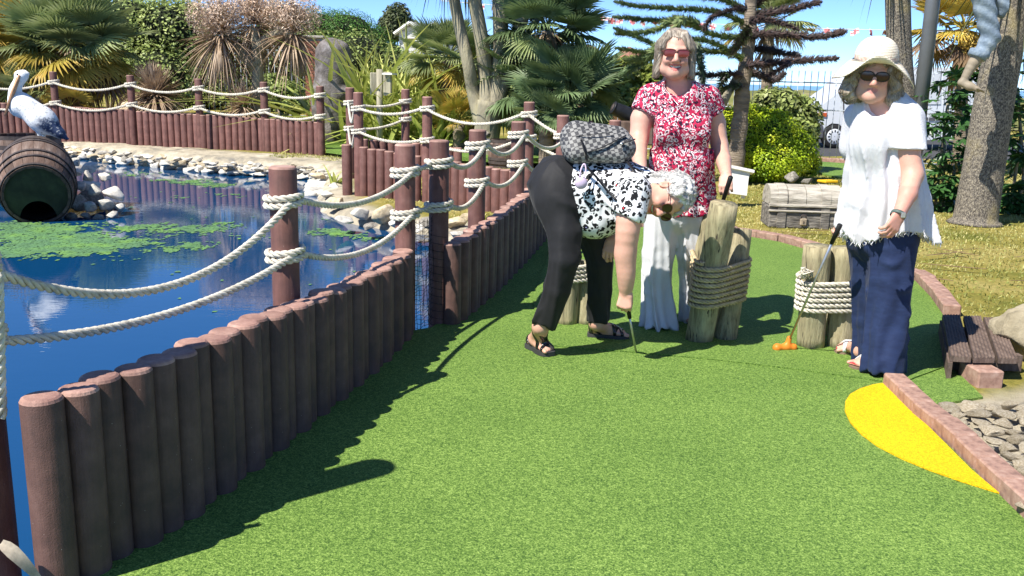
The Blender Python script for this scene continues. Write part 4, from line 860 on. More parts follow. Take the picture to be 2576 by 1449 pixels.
alg_m = mat('pond_weed', (.11, .235, .085), (.085, .18, .095), 5, .8, .004, 200, c3=(.17, .33, .06), world=True)
tag(link('pond_weed', mesh('pond_weed', *algae(), alg_m, False)), 'bright green weed floating in patches on the pond', 'pond weed', kind='stuff')
# barrels
oak = mat('weathered_oak', (.135, .085, .062), (.060, .040, .032), 4, .8, .006, 30, stretch=(2, 2, .35), per_obj=.35, c3=(.25, .19, .155)); iron = mat('rusty_iron', (.11, .085, .075), (.06, .05, .045), 12, .65, .002, 60, metal=.3)
def barrel(label, base, axis, L, re, rm, ns, loc_group=None):
    T = thing('barrel', label, 'barrel', tuple(base)); q = Vector(axis).to_track_quat('Z', 'Y'); T.rotation_euler = q.to_euler()
    z = np.linspace(0, L, 9); R = re + (rm - re) * (1 - (2 * z / L - 1) ** 2); w = math.pi / ns * .965; V = []; F = []
    for k in range(9):
        for a, dr in ((-w, 0), (0, 0), (w, 0), (w, -.025), (-w, -.025)): V.append(((R[k] + dr) * math.cos(a), (R[k] + dr) * math.sin(a), z[k]))
    for k in range(8):
        for j in range(5): F.append([k * 5 + j, k * 5 + (j + 1) % 5, k * 5 + 5 + (j + 1) % 5, k * 5 + 5 + j])
    F += [[0, 4, 3, 2, 1], [40, 41, 42, 43, 44]]; sm = mesh('stave', V, F, oak, False)
    for i in range(ns): o = link('stave', sm, T); o.rotation_euler = (0, 0, i * 2 * math.pi / ns); s = random.uniform(.992, 1.006); o.scale = (s, s, 1)
    for zz in (.03, .20, .33, .67, .80, .97):
        rr_ = re + (rm - re) * (1 - (2 * zz - 1) ** 2) + .007; hh = .022
        link('hoop', mesh('hoop', *lathe([(rr_ - .004, zz * L - hh), (rr_ + .003, zz * L - hh), (rr_ + .003, zz * L + hh), (rr_ - .004, zz * L + hh)], 40, caps=False), iron, False), T)
    return T
fc, bc = P(92, 492, 9.35), P(92, 418, 10.15); ax = (bc - fc); Lb = ax.length
T = barrel('brown oak barrel lying tilted in the pond under the pelican, cut opening facing out', fc, ax, Lb * 1.05, .315, .385, 22)
lid_m = mat('mossy_barrel_head', (.030, .036, .020), (.016, .020, .012), 6, .8, .004, 40, c3=(.05, .06, .03))
a = np.linspace(0, 2 * math.pi, 48, endpoint=False); ring = [(.295 * math.cos(t), .295 * math.sin(t)) for t in a]; m_ = T.rotation_euler.to_matrix(); dn = m_.inverted() @ Vector((0, 0, -1)); ang = math.atan2(dn.y, dn.x)
poly = [(.295 * math.cos(t), .295 * math.sin(t)) for t in np.linspace(ang + .62, ang - .62 + 2 * math.pi, 50)] + [(.16 * math.cos(t) * 1.1 + .235 * math.cos(ang), .16 * math.sin(t) * 1.1 + .235 * math.sin(ang)) for t in np.linspace(ang - 1.75 + math.pi * 0, ang + 1.75, 1)]
arch = [(.235 * math.cos(ang) + .17 * math.cos(t), .235 * math.sin(ang) + .17 * math.sin(t)) for t in np.linspace(ang - 1.3 + 2 * math.pi - 0, ang + 1.3 + math.pi * 0, 2)]
arc = [(.27 * math.cos(ang) - math.cos(ang) * .2 * math.sin(t) + math.sin(ang) * .17 * math.cos(t), .27 * math.sin(ang) - math.sin(ang) * .2 * math.sin(t) - math.cos(ang) * .17 * math.cos(t)) for t in np.linspace(0, math.pi, 16)]
poly = poly[:50] + arc
part('head_board', (np.array([(x, y, .03) for x, y in poly]), [[*t] for t in tessellate_polygon([[Vector((x, y, 0)) for x, y in poly]])]), lid_m, T, False, loc=(0, 0, 0))
part('inside', lathe([(.28, .06), (.34, .4), (.28, .75), (.01, .76)], 24, caps=False), mat('barrel_dark', (.01, .01, .01), (.006, .006, .006)), T, loc=(0, 0, 0))
barrel('upright oak barrel behind, half hidden by the tilted barrel', P(75, 470, 11.2), (0, 0, 1), .62, .36, .42, 20)
# pelican
def pelican():
    D = 10.25
    v = Vol((P(-40, 300, D).x, D - .3, P(80, 395, D).z), (P(190, 300, D).x, D + .3, P(60, 160, D).z), .0085); q = lambda x, y, dd=0: P(x, y, D + dd)
    v.cone(q(55, 260), q(110, 305), .118, .135, .05).cone(q(105, 300), q(150, 335), .13, .06, .06).cone(q(150, 335), q(168, 349), .055, .025, .03, flat=((0, 0, 1), .6))
    v.chain([q(48, 270), q(38, 235), q(45, 210), q(55, 196)], [.105, .065, .05, .052], .05, n=10).ell(q(54, 189), (.075, .055, .055), .03).cone(q(62, 182), q(72, 185), .02, .008, .03)
    for s in (-1, 1): v.cone(q(70, 270, s * .08), q(150, 335, s * .06), .085, .03, .02, flat=((0, 1, 0), .5))
    v.cone(q(98, 335, -.05), q(104, 366, -.05), .02, .014, .03).cone(q(110, 335, .05), q(112, 366, .05), .02, .014, .03)
    for s in (-.05, .05): v.ell(q(104, 369, s), (.05, .03, .012), .01)
    V, F = v.mesh(); X = V - np.array(q(55, 260)); t = (V[:, 0] - q(45, 0).x) / (q(168, 0).x - q(45, 0).x); zrel = V[:, 2]
    a0, a1 = np.array(q(55, 258)), np.array(q(168, 349)); ax_ = (a1 - a0) / np.linalg.norm(a1 - a0); sl = ((V - a0) @ ax_) / np.linalg.norm(a1 - a0); pr_ = (V - a0) @ np.array([-ax_[2], 0, ax_[0]])
    nz = np.array([noise.noise(Vector((a[0] * 45, a[1] * 30, a[2] * 45))) for a in V]); w = np.clip((sl - .42 + .18 * nz) * 5, 0, 1) * np.clip((.055 + .16 * (sl - .3) - pr_ + .03 * nz) * 30, 0, 1) * np.clip((pr_ + .075 - .05 * np.clip(sl - .6, 0, 1)) * 30, 0, 1); w = np.maximum(w, np.clip((sl - .86) * 12, 0, 1)) * (zrel > q(0, 352).z); w *= np.where(nz > .32, .35, 1)
    c = np.array([.86, .86, .83])[None] * (1 - .10 * np.clip(nz, 0, 1))[:, None]; c = c * (1 - w[:, None]) + np.array([.030, .050, .11]) * w[:, None]; spk = (nz > .40) & (sl > 0) & (zrel < q(0, 245).z); c[spk] *= .6
    leg = zrel < q(0, 352).z; c[leg & (t > .35) & (t < .65)] = (.28, .25, .24)
    T = thing('pelican', 'white pelican figure with dark blue wings standing on the barrel', 'bird figure', tuple(q(106, 372)))
    part('body', (V, F), vcol('painted_bird', .55, .4, .004, 90), T, col=c)
    bm = mat('pelican_bill', (.62, .36, .20), (.45, .24, .12), 12, .5); 
    part('bill', join(tube([q(50, 190, -.05), q(36, 225, -.09), q(14, 290, -.12)], [.026, .026, .008], 10, flat=.5), tube([q(46, 196, -.045), q(30, 240, -.085), q(11, 291, -.115)], [.03, .034, .006], 10, flat=.55)), bm, T)
    part('eye', (ico(2)[0] * .011 + np.array(q(44, 187, -.052)), ico(2)[1]), mat('eye_black', (.01, .01, .01), (.01, .01, .01), rough=.2), T)
pelican()
# carved standing stone
def standing_stone():
    D = 17.6; q = lambda x, y, dd=0: P(x, y, D + dd); v = Vol((q(765, 0).x, D - .7, q(0, 345).z), (q(915, 0).x, D + .7, q(820, 70).z), .022)
    v.cone(q(832, 135), q(830, 260), .28, .31, .1, flat=((0, 1, 0), .8)).cone(q(828, 250), q(834, 335), .31, .35, .12, flat=((0, 1, 0), .85)).cone(q(862, 125), q(872, 150), .12, .10, .1).cone(q(868, 150), q(888, 205), .07, .10, .06).ell(q(868, 232), (.14, .2, .13), .08).cone(q(866, 165), q(866, 200), .05, .05, .03, op='sub')
    v.cone(q(852, 115, -.33), q(862, 260, -.36), .03, .02, .03, op='sub')
    v.warp(lambda x, y, z: .010 * np.sin(x * 6 + z * 4) * np.sin(z * 5 + y * 5) + .004 * np.sin(z * 31 + x * 17) * np.sin(y * 23 + x * 11))
    V, F = v.mesh(); tag(link('standing_stone', mesh('standing_stone', V, F, mat('weathered_stone', (.17, .15, .14), (.075, .066, .062), 7, .95, .012, 40, c3=(.30, .28, .28), detail=8))), 'tall grey weathered carved stone block rising behind the far rope fence', 'stone')
standing_stone()
for i, (x, y, rx, ry, d) in enumerate(((128, 268, 14, 22, 18.3), (315, 272, 15, 24, 18.0), (566, 292, 18, 9, 17.9), (690, 300, 24, 8, 18.4), (640, 262, 16, 10, 19))): put_rock(x, y, d, rx, ry, stone_y if i < 2 else stone_g, ('upright pale stone behind the far rope fence, near the big fan palm', 'upright pale stone behind the second far rope post, beside the small dry cordyline', 'dark flat stone behind the far logs, right of the small dry cordyline', 'low stone ledge left of the standing stone', 'grey stone half hidden by weeds below the railings')[i], 'stones in the far bed')
put_rock(1215, 338, 15.0, 26, 14, stone_g, 'round grey boulder on the lawn below the post box', 'stones in the far bed')
# post box on a stake
grey_w = mat('weathered_grey_wood', (.36, .33, .24), (.20, .18, .13), 5, .9, .006, 24, stretch=(4, 4, .4), per_obj=.12, c3=(.47, .43, .32)); white_p = mat('weathered_white_paint', (.74, .72, .64), (.50, .47, .40), 7, .7, .002, c3=(.80, .79, .74))
T = thing('post_box', 'weathered grey boards fixed to a round stake in front of the flax', 'sign', tuple(foot(955, 318, 16.4)))
part('stake', tube([foot(955, 318, 16.4), P(955, 174, 16.4)], .055, 10), grey_w, T); part('board', box(P(943, 211, 16.5), (.16, .05, .38), .3, .01), grey_w, T, False); part('board', box(P(975, 211, 16.35), (.16, .05, .40), -.45, .01), grey_w, T, False); part('ledge', box(P(980, 186, 16.3), (.20, .16, .03), -.45), white_p, T, False)
# chest
def chest():
    D = 9.55; c = P(2026, 572, D); W, Dp, H1, H2 = .735, .42, .225, .20; c = Vector((c.x, c.y + Dp / 2, 0.0)); T = thing('treasure_chest', 'old grey wooden chest with straps and a padlock on the dry lawn', 'chest', tuple(c), rz=-.06)
    cm = mat('bleached_wood', (.42, .38, .31), (.20, .18, .15), 9, .9, .012, 34, stretch=(.5, 2, 3), c3=(.56, .52, .44)); dk = mat('charred_wood', (.17, .155, .135), (.05, .046, .042), 11, .9, .012, 30, stretch=(.5, 2, 3), c3=(.40, .36, .30))
    W2 = lambda vf: (np.asarray(vf[0]), vf[1])
    part('box', box((0, 0, H1 / 2), (W, Dp, H1), bev=.012), dk, T, False, loc=(0, 0, 0))
    a = np.linspace(0, math.pi, 21); pr = [(-Dp / 2 * math.cos(t) * 1.02, H1 + .01 + .05 * (math.sin(t) > .01) + (H2 - .05) * math.sin(t)) for t in a]
    def slab(x0, x1, k): 
        V = [(x0, y * k, H1 + (z - H1) * k) for y, z in pr] + [(x1, y * k, H1 + (z - H1) * k) for y, z in pr]; n = len(pr); return np.array(V), [[i, i + 1, n + i + 1, n + i] for i in range(n - 1)] + [list(range(n))[::-1], list(range(n, 2 * n))]
    for i in range(4): x0 = -W / 2 + i * W / 4; part('lid_plank', slab(x0 + .003, x0 + W / 4 - .003, 1 + .006 * (i % 2)), cm, T, False, loc=(0, 0, 0))
    for x in (-.24, .20): part('strap', slab(x - .045, x + .045, 1.04), cm, T, False, loc=(0, 0, 0)); part('strap', box((x, -Dp / 2 - .006, H1 / 2), (.09, .02, H1 * .98), bev=.004), dk, T, False, loc=(0, 0, 0))
    part('rim', box((0, -Dp / 2 - .008, H1 + .012), (W + .02, .03, .03), bev=.006), cm, T, False, loc=(0, 0, 0)); part('rim', box((0, -Dp / 2 - .008, H1 - .045), (W + .02, .03, .02), bev=.006), cm, T, False, loc=(0, 0, 0))
    o = part('padlock', box((-.02, -Dp / 2 - .03, .075), (.07, .03, .075), bev=.01), mat('old_brass', (.42, .34, .24), (.25, .2, .14), 20, .6), T, False, loc=(0, 0, 0)); part('shackle', tube([(-.045, -Dp / 2 - .03, .11), (-.04, -Dp / 2 - .03, .145), (.0, -Dp / 2 - .03, .145), (.005, -Dp / 2 - .03, .11)], .007, 6), iron, o, loc=(0, 0, 0)); part('keyhole', box((-.02, -Dp / 2 - .046, .073), (.01, .006, .026)), iron, o, False, loc=(0, 0, 0))
chest()
T = thing('white_board', 'small white weathered board tilted on the lawn behind the woman in red', 'sign', tuple(foot(1855, 492, 11.2)))
part('panel', box(P(1850, 458, 11.2), (.30, .03, .30), R=Matrix.Rotation(.12, 3, 'Y') @ Matrix.Rotation(-.35, 3, 'X')), mat('white_panel', (.78, .77, .70), (.62, .62, .55), 4, .6), T, False); part('cap', box(P(1858, 426, 11.24), (.36, .10, .035), R=Matrix.Rotation(.18, 3, 'Y') @ Matrix.Rotation(-.35, 3, 'X')), white_p, T, False); part('leg', box(P(1876, 462, 11.25), (.035, .05, .36), R=Matrix.Rotation(.12, 3, 'Y')), white_p, T, False)
put_rock(1995, 447, 11.6, 30, 15, stone_g, 'dark rock lying behind the chest'); put_rock(2030, 455, 11.3, 22, 10, stone_g, 'smaller dark rock behind the right end of the chest')
o = part('yellow_marker', box(P(2082, 456, 11.4), (.20, .16, .03), .4, .008), mat('yellow_paint', (.75, .45, .01), (.6, .35, .01)), None, False); tag(o, 'small yellow tile lying by the second green behind the chest', 'marker')
# bollards of posts bound with rope
def bollard_wood():
    m, nt, b = nodes('weathered_post_wood'); co = coords(nt, 'Object', (1, 1, .12)); f = tex(nt, co, 34, 5, .7); g = tex(nt, coords(nt), 4, 3); ck = tex(nt, co, 60, 2)
    c = ramp(nt, f, [(.30, (.12, .10, .065)), (.45, (.30, .26, .165)), (.62, (.44, .39, .26))]); c = mixc(nt, 1, c, ramp(nt, g, [(.3, (.75, .8, .72)), (.7, (1.12, 1.08, 1.0))]), 'MULTIPLY')
    c = mixc(nt, ramp(nt, ck, [(.30, (1, 1, 1)), (.36, (0, 0, 0))]), c, (.05, .04, .03)); nt.links.new(c, b.inputs['Base Color']); b.inputs['Roughness'].default_value = .9; bump(nt, b, f, .012); return m
bw = bollard_wood()
def wood_log(a, b_, r, seed):
    p = smoothpath([a, b_], 10); V, F = tube(p, r, 22, True); rr_ = np.random.default_rng(seed); ph = rr_.uniform(0, 6, 4)
    c = np.array(tuple(a)); d = np.array(tuple(b_)) - c; L = np.linalg.norm(d); d /= L; t = (V - c) @ d; ax_ = c + t[:, None] * d; q = V - ax_; an = np.arctan2(q[:, 1], q[:, 0])
    k = 1 + .03 * np.sin(2 * an + ph[0]) + .025 * np.sin(5 * an + ph[1]) + .018 * np.sin(9 * an + ph[2]) ; k = np.where((t > L * .97) , k * .95, k); V = ax_ + q * k[:, None]; return V, F
def wrap_path(logs, z0, z1, turns, rr_):
    """rope wound round the outline of a bundle of leaning logs"""
    out = []; n = int(turns * 60)
    for i in range(n):
        u = i / (n - 1); z = z0 + (z1 - z0) * u; a = u * turns * 2 * math.pi + 2.0; d = np.array([math.cos(a), math.sin(a)]); cs = []
        for A, B, R in logs: t = (z - A[2]) / (B[2] - A[2]); cs.append((A[0] + (B[0] - A[0]) * t, A[1] + (B[1] - A[1]) * t, R))
        m = np.mean([c[:2] for c in cs], 0); pr = [(np.array(c[:2]) - m) @ d + c[2] for c in cs]; j = int(np.argmax(pr)); big = max(pr); w = np.exp((np.array(pr) - big) / .02); w /= w.sum(); sp = sum(wi * (np.array(c[:2]) + d * (c[2] + rr_ * .9)) for wi, c in zip(w, cs)); out.append((sp[0], sp[1], z + .006 * math.sin(a)))
    return np.array(out)
def bollard(label, logs, z0, z1, turns, rr_, rm_):
    A0 = logs[0][0]; T = thing('mooring_bollard', label, 'bollard', (A0[0], A0[1], 0), 'rope-bound post bollards')
    for i, (A, B, R) in enumerate(logs): part('post', wood_log(A, B, R, i + int(A[0] * 50)), bw, T)
    part('rope_binding', rope(wrap_path(logs, z0, z1, turns, rr_), rr_, rr_ * .9, 6), rm_, T)
D1 = 5.12; g0 = lambda x, y, z=.0: G(x, y, z)
bollard('largest bollard of three leaning posts bound with tan rope, beside the woman in red', [(g0(1757, 860), P(1822, 512, 5.02), .079), (g0(1822, 856), P(1862, 575, 5.30), .068), (G(1775, 838), P(1778, 526, 5.42), .072)], P(1800, 768, 5.1).z, P(1800, 655, 5.1).z, 8.3, .0135, tan_rope_m)
bollard('bollard of two posts bound with white rope beside the woman in the sun hat', [(g0(2038, 876), P(2056, 618, 5.05), .077), (g0(2116, 878), P(2124, 622, 5.08), .075), (G(2085, 848), P(2095, 640, 5.4), .06)], P(2070, 778, 5.05).z, P(2070, 696, 5.05).z, 6.2, .0145, rope_m)
bollard('bollard half hidden behind the legs of the bending woman', [(g0(1424, 818), P(1436, 640, 5.45), .066), (g0(1474, 818), P(1470, 655, 5.5), .062)], P(1450, 708, 5.4).z, P(1450, 668, 5.4).z, 3.6, .0135, rope_m)
# frayed rope end
pr = P(2020, 690, 4.98); part('rope_end', join(*[tube(smoothpath([pr, pr + Vector((random.uniform(-.02, .03), random.uniform(-.03, .01), random.uniform(.0, .045))), pr + Vector((random.uniform(-.01, .05), random.uniform(-.03, .01), random.uniform(-.03, .03)))], 5), .004, 4) for _ in range(22)]), rope_m, [o for o in COL.objects if o.name.startswith('mooring_bollard')][1])
# putters
steel = mat('brushed_steel', (.55, .56, .58), (.48, .49, .51), 40, .35, metal=.9); grip_m = mat('black_rubber', (.012, .012, .013), (.008, .008, .009), 60, .6, .002, 200); orange = mat('orange_plastic', (.75, .24, .03), (.62, .18, .02), 14, .45)
def putter(label, top, mid, end, head=True):
    T = thing('golf_putter', label, 'putter', tuple(end)); part('grip', tube([top, top.lerp(mid, .5), mid], [.0135, .012, .0105], 10), grip_m, T); part('shaft', tube([mid, end], .0062, 8), steel, T)
    if head:
        c = G(1974, 886); h = Vol(np.array(c) - (.09, .09, .03), np.array(c) + (.09, .09, .1), .0035); d = Vector((1, .18, 0)).normalized(); z = Vector((0, 0, .033))
        h.cone(c - d * .045 + z * .8, c + d * .045 + z * .8, .021, .021, .012).cone(c + d * .01 + z, c + d * .02 + Vector((0, 0, .08)), .017, .014, .02).ell(c - d * .048 + z * .8, (.024, .024, .024), .01).ell(c + d * .048 + z * .8, (.022, .022, .022), .01)
        part('head', h.mesh(), orange, T)
e = G(1974, 886); putter('putter with an orange head resting on the green by the sun-hat woman', P(2113, 566, 4.55), P(2092, 612, 4.62), e + Vector((.02, 0, .075)))
putter('putter shaft held down to the green in the fist of the bending woman', P(1574, 735, 4.66), P(1584, 800, 4.72), G(1600, 892) + Vector((0, 0, .012)), False)
putter('black putter grip held over the bollard by the woman in red', P(1838, 446, 5.02), P(1814, 520, 5.2), G(1790, 800), False)
# plank step, boulder and dry stone wall at the right
deck_m = mat('grooved_decking', (.135, .095, .075), (.075, .055, .045), 5, .85, .003, 18, stretch=(9, .7, 3), per_obj=.15, c3=(.20, .15, .12))
zt = .13; T = thing('plank_step', 'step of brown grooved deck planks beside the boulder', 'step', tuple(G(2400, 900)))
for q in (((2371, 790), (2414, 790), (2444, 897), (2391, 894)), ((2424, 793), (2467, 793), (2503, 898), (2449, 898)), ((2474, 796), (2515, 798), (2560, 900), (2512, 899))):
    c4 = [G(x, y, zt) for x, y in q]; u = (c4[1] - c4[0]) ; n = 6; V = []
    for s_, (a0_, a1_) in enumerate(((c4[0], c4[1]), (c4[3], c4[2]))):
        for k in range(2 * n + 1): t = k / (2 * n); p = a0_.lerp(a1_, t); V.append((p.x, p.y, zt - (.006 if k % 2 else 0)))
        for k in range(2 * n + 1): t = k / (2 * n); p = a0_.lerp(a1_, t); V.append((p.x, p.y, zt - .032))
    m = 2 * n + 1; F = [[k, k + 1, 2 * m + k + 1, 2 * m + k] for k in range(2 * n)] + [[m + k + 1, m + k, 3 * m + k, 3 * m + k + 1] for k in range(2 * n)] + [[k, k + m, k + m + 1, k + 1] for k in range(2 * n)] + [[2 * m + k, 2 * m + k + 1, 3 * m + k + 1, 3 * m + k] for k in range(2 * n)] + [[0, 2 * m, 3 * m, m], [m - 1, 2 * m - 1, 4 * m - 1, 3 * m - 1]]
    part('plank', (V, F), deck_m, T, False)
a, b_ = G(2371, 792, zt), G(2393, 896, zt); part('side_board', join(prism([(a.x - .012, a.y), (a.x + .012, a.y), (b_.x + .012, b_.y), (b_.x - .012, b_.y)], .005, zt - .034)), deck_m, T, False)
for t in (.2, .8): p = a.lerp(b_, t); part('bearer', box((p.x + .2, p.y, .055), (.36, .05, .085)), deck_m, T, False)
bo = rock(7, (.25, .27, .22), 3, 9, .16); p = P(2590, 905, 4.95); o = link('boulder', mesh('boulder', bo[0], bo[1], mat('mossy_boulder', (.36, .31, .21), (.20, .17, .11), 5, .95, .012, 30, c3=(.50, .45, .34)))); o.location = (p.x + .06, p.y + .02, .09); o.rotation_euler = (.1, -.1, .4); tag(o, 'large lichened boulder cut by the right edge beside the plank step', 'boulder')
W = thing('stone_wall', 'low dry stone wall of rough lichened stones behind the near kerb', 'wall', tuple(G(2480, 1100))); lich = mat('lichened_stone', (.50, .42, .29), (.27, .22, .15), 7, .95, .010, 30, per_obj=.2, c3=(.62, .58, .47))
rs_ = random.Random(5)
for k_, y in enumerate(range(1022, 1290, 21)):
    x0 = np.interp(y, [1020, 1110, 1250, 1300], [2375, 2440, 2560, 2600])
    for x in np.arange(x0 + 14 + 12 * (k_ % 2), 2640, 52):
        x_, y_ = x + rs_.uniform(-9, 9), y + rs_.uniform(-5, 5); put_rock(x_, y_, G(x_, y_, .045).y, rs_.uniform(32, 50), rs_.uniform(11, 16), lich, parent=W, name='stone', dep=1.1, seed=rs_.randint(0, 99))
# drain litter by the first log
lf = thing('dry_leaf', 'curled pale dry leaf caught at the foot of the first log, bottom left', 'leaf', tuple(P(60, 1400, 2.30)))
r = np.random.default_rng(70); V, F = blades((0, 0, 0), 1, .16, .018, r, .1, .11, .9, 0, .01, 6); lo_ = part('blade', (V, F), mat('pale_dry_leaf', (.52, .44, .33), (.3, .26, .2), 30, .8), lf, False, loc=(-.06, 0, .04)); lo_.rotation_euler = (.5, .3, -.4)
# ================================================================== BEHIND THE LAWN
rail_m = mat('galvanised_rail', (.50, .55, .60), (.42, .46, .50), 8, .5)
def railings(label, x0, y0, x1, y1, z0, z1, n, rails, m, extra=None):
    T = thing('railings', label, 'fence', (x0, y0, z0), 'railings'); bm_ = mesh('bar', *tube([(0, 0, 0), (0, 0, z1 - z0)], .007, 6), m)
    for i in range(n): t = i / (n - 1); o = link('bar', bm_, T); o.location = ((x1 - x0) * t, (y1 - y0) * t, 0); o.rotation_euler = (random.uniform(-.006, .006), random.uniform(-.008, .008), 0)
    for z in rails: part('rail', tube([(x0, y0, z), (x1, y1, z)], .012, 6), m, T)
    return T
a, b_ = P(1478, 150, 20.5), P(2440, 190, 17.6); zb_, zt_ = -.1, 1.72
railings('grey steel railings along the road, in front of the van and the sea', a.x, a.y, b_.x, b_.y, zb_, zt_, 62, (.05, .98, 1.50), rail_m)
a, b_ = P(520, 120, 23), P(790, 120, 22.5); railings('grey railings in front of the clipped hedge, left of the standing stone', a.x, a.y, b_.x, b_.y, .3, 2.15, 20, (.45, 1.95), rail_m)
brick = mat('red_brick', (.36, .15, .095), (.25, .10, .065), 8, .9, .004, per_obj=.2); mort = mat('mortar', (.42, .39, .34), (.33, .30, .26), 20, .95)
def pier(label, c, w, h, z0):
    T = thing('brick_pier', label, 'pier', (c[0], c[1], z0), 'brick piers'); part('mortar_core', box((c[0], c[1], z0 + h / 2), (w - .02, w - .02, h)), mort, T, False); bm_ = mesh('brick', *box((0, 0, 0), (w / 2 - .008, .1, .065), bev=.004), brick, False)
    for k in range(int(h / .075)):
        for s in (-1, 1):
            for f in range(2):
                if k % 2 and f == 0 and s == 1: pass
                o = link('brick', bm_, T); o.location = (s * w / 4, (-1 if f == 0 else 1) * (w / 2 - .05), .04 + k * .075)
    part('cap', box((c[0], c[1], z0 + h + .03), (w + .08, w + .08, .06), bev=.015), mort, T, False)
p = P(793, 130, 22.4); pier('red brick pier beside the standing stone', (p.x, p.y), .42, P(793, 97, 22.4).z - .3, .3)
p = P(1826, 280, 19.6); pier('low red brick pier seen past the monkey puzzle trunk', (p.x, p.y), .42, .95, -.1)
# white clapboard gable and other roofs
clap = mat('white_clapboard', (.80, .79, .75), (.70, .69, .66), 3, .6); slate = mat('grey_roof_tiles', (.30, .29, .28), (.20, .19, .19), 12, .9, .02, 20)
def house(label, x0, x1, yeave, yridge, d, L, wallm, roofm, ybot=140, boards=True, name='house'):
    A, B = P(x0, yeave, d), P(x1, yeave, d); C = P((x0 + x1) / 2, yridge, d); zb = P((x0 + x1) / 2, ybot, d).z; T = thing(name, label, 'building', (C.x, d, zb)); dx, dy = L
    quad = lambda p: np.array([tuple(q) for q in p]); up = Vector((dx, dy, 0)); back = [A + up, B + up, C + up]
    V = [(A.x, d, zb), (B.x, d, zb), tuple(B), tuple(C), tuple(A)]; V2 = [tuple(Vector(v) + up) for v in V]; part('wall', (np.array(V + V2), [[0, 1, 2, 3, 4], [9, 8, 7, 6, 5], [0, 4, 9, 5], [1, 6, 7, 2]]), wallm, T, False)
    if boards:
        n = 9
        for i in range(n):
            z = zb + (C.z - zb) * (i + .5) / n; h = (C.z - zb) / n; hw = (B.x - A.x) / 2 * min(1, max(0, (C.z - z - h * .4) / (C.z - A.z)) if z > A.z else 1)
            if hw > .05: part('board', box((C.x, d - .02, z), (hw * 2, .03, h * .94)), wallm, T, False)
    o = .12
    for s, e in ((A, -1), (B, 1)):
        q0 = Vector((C.x, d - .15, C.z + o * .5)); q1 = Vector((s.x + e * o * 1.6, d - .15, s.z - o * .4)); V = [q0, q1, q1 + up, q0 + up]; V += [v + Vector((0, 0, -.10)) for v in V]; part('roof_slope', (np.array([tuple(v) for v in V]), [[0, 1, 2, 3], [7, 6, 5, 4], [0, 4, 5, 1], [1, 5, 6, 2], [2, 6, 7, 3], [3, 7, 4, 0]]), roofm, T, False)
        part('bargeboard', tube([q0 + Vector((0, -.03, -.05)), q1 + Vector((0, -.03, -.05))], .07, 4), clap, T, False)
    return T
house('white clapboard house gable with grey tiled roof on the skyline', 1004, 1060, 80, 58, 40, (2.4, 6), clap, slate, 150)
C = P(1090, 70, 36); T = thing('gazebo', 'pale pointed gazebo roof beside the white gable', 'gazebo', (C.x, 36, -.2)); v, f = lathe([(1.15, 0), (1.12, .03), (.02, .62)], 8, (C.x, 36.0, P(1090, 100, 36).z)); part('roof', (v, f), mat('pale_canvas', (.52, .51, .47), (.42, .41, .38), 4, .8), T, False)
for i in range(4): a = i * math.pi / 2 + .4; part('post', tube([(C.x + math.cos(a), 36 + math.sin(a), -.2), (C.x + math.cos(a), 36 + math.sin(a), v[0][2])], .05, 6), clap, T)
thatch = mat('thatched_roof', (.34, .25, .13), (.22, .16, .09), 10, .95, .04, 16, c3=(.45, .34, .18)); tile = mat('red_tiles', (.42, .20, .14), (.28, .14, .10), 10, .9, .02, 18)
for lab, x, y0, y1, w, d, mm in (('round hut with a thatched roof behind the dark palm', 1480, 127, 112, 26, 27, thatch), ('hut with a red tiled roof seen left of the woman in red', 1582, 152, 118, 46, 30, tile)):
    C = P(x, y0, d); rr_ = px(w, d); T = thing('hut', lab, 'hut', (C.x, d, -.2)); part('roof', lathe([(rr_, 0), (rr_ * .97, .05), (rr_ * .45, (P(x, y1, d).z - C.z) * .75), (.03, P(x, y1, d).z - C.z)], 18, tuple(C)), mm, T); part('wall', lathe([(rr_ * .72, -.2 - C.z), (rr_ * .72, .04)], 14, tuple(C)), mat('hut_wall', (.30, .17, .09), (.2, .11, .06), 5, .9), T)
# bunting: string with small flags
bu = thing('bunting', 'string of little red, white and blue flags sagging across the sky', 'bunting', tuple(P(1470, 38, 21)))
pts = smoothpath([P(1110, 2, 21.5), P(1300, 18, 21.2), P(1470, 36, 21), P(1560, 47, 21), P(1750, 58, 20.5), P(1950, 68, 20), P(2150, 74, 19.5), P(2400, 80, 19)], 120); white_c = mat('white_cloth', (.75, .74, .72), (.65, .64, .62)); red_c = mat('red_cloth', (.55, .16, .17), (.45, .12, .13)); blue_c = mat('blue_cloth', (.05, .08, .30), (.04, .06, .22))
part('string', tube(pts, .007, 5), white_c, bu)
V = []; F = []; mi = []; g = 6
for j in range(g + 1):
    for i in range(g + 1): V.append(((i / g - .5) * .17, .02 * math.sin(i), -j / g * .13))
for j in range(g):
    for i in range(g): F.append([j * 7 + i, j * 7 + 7 + i, j * 7 + 8 + i, j * 7 + i + 1]); mi.append(1 if (2 <= i <= 3 or 2 <= j <= 3) else (0 if (i == j or i + j == g - 1 or i in (1, 4) or j in (1, 4)) else 2))
fmesh = mesh('flag', V, F, [white_c, red_c, blue_c], False, mi)
for k in range(3, 118, 3):
    o = link('flag', fmesh, bu); o.location = Vector(pts[k]) - bu.location; o.rotation_euler = (random.uniform(-.9, 1.2), random.uniform(-.5, .5), random.uniform(-1.0, 1.0))
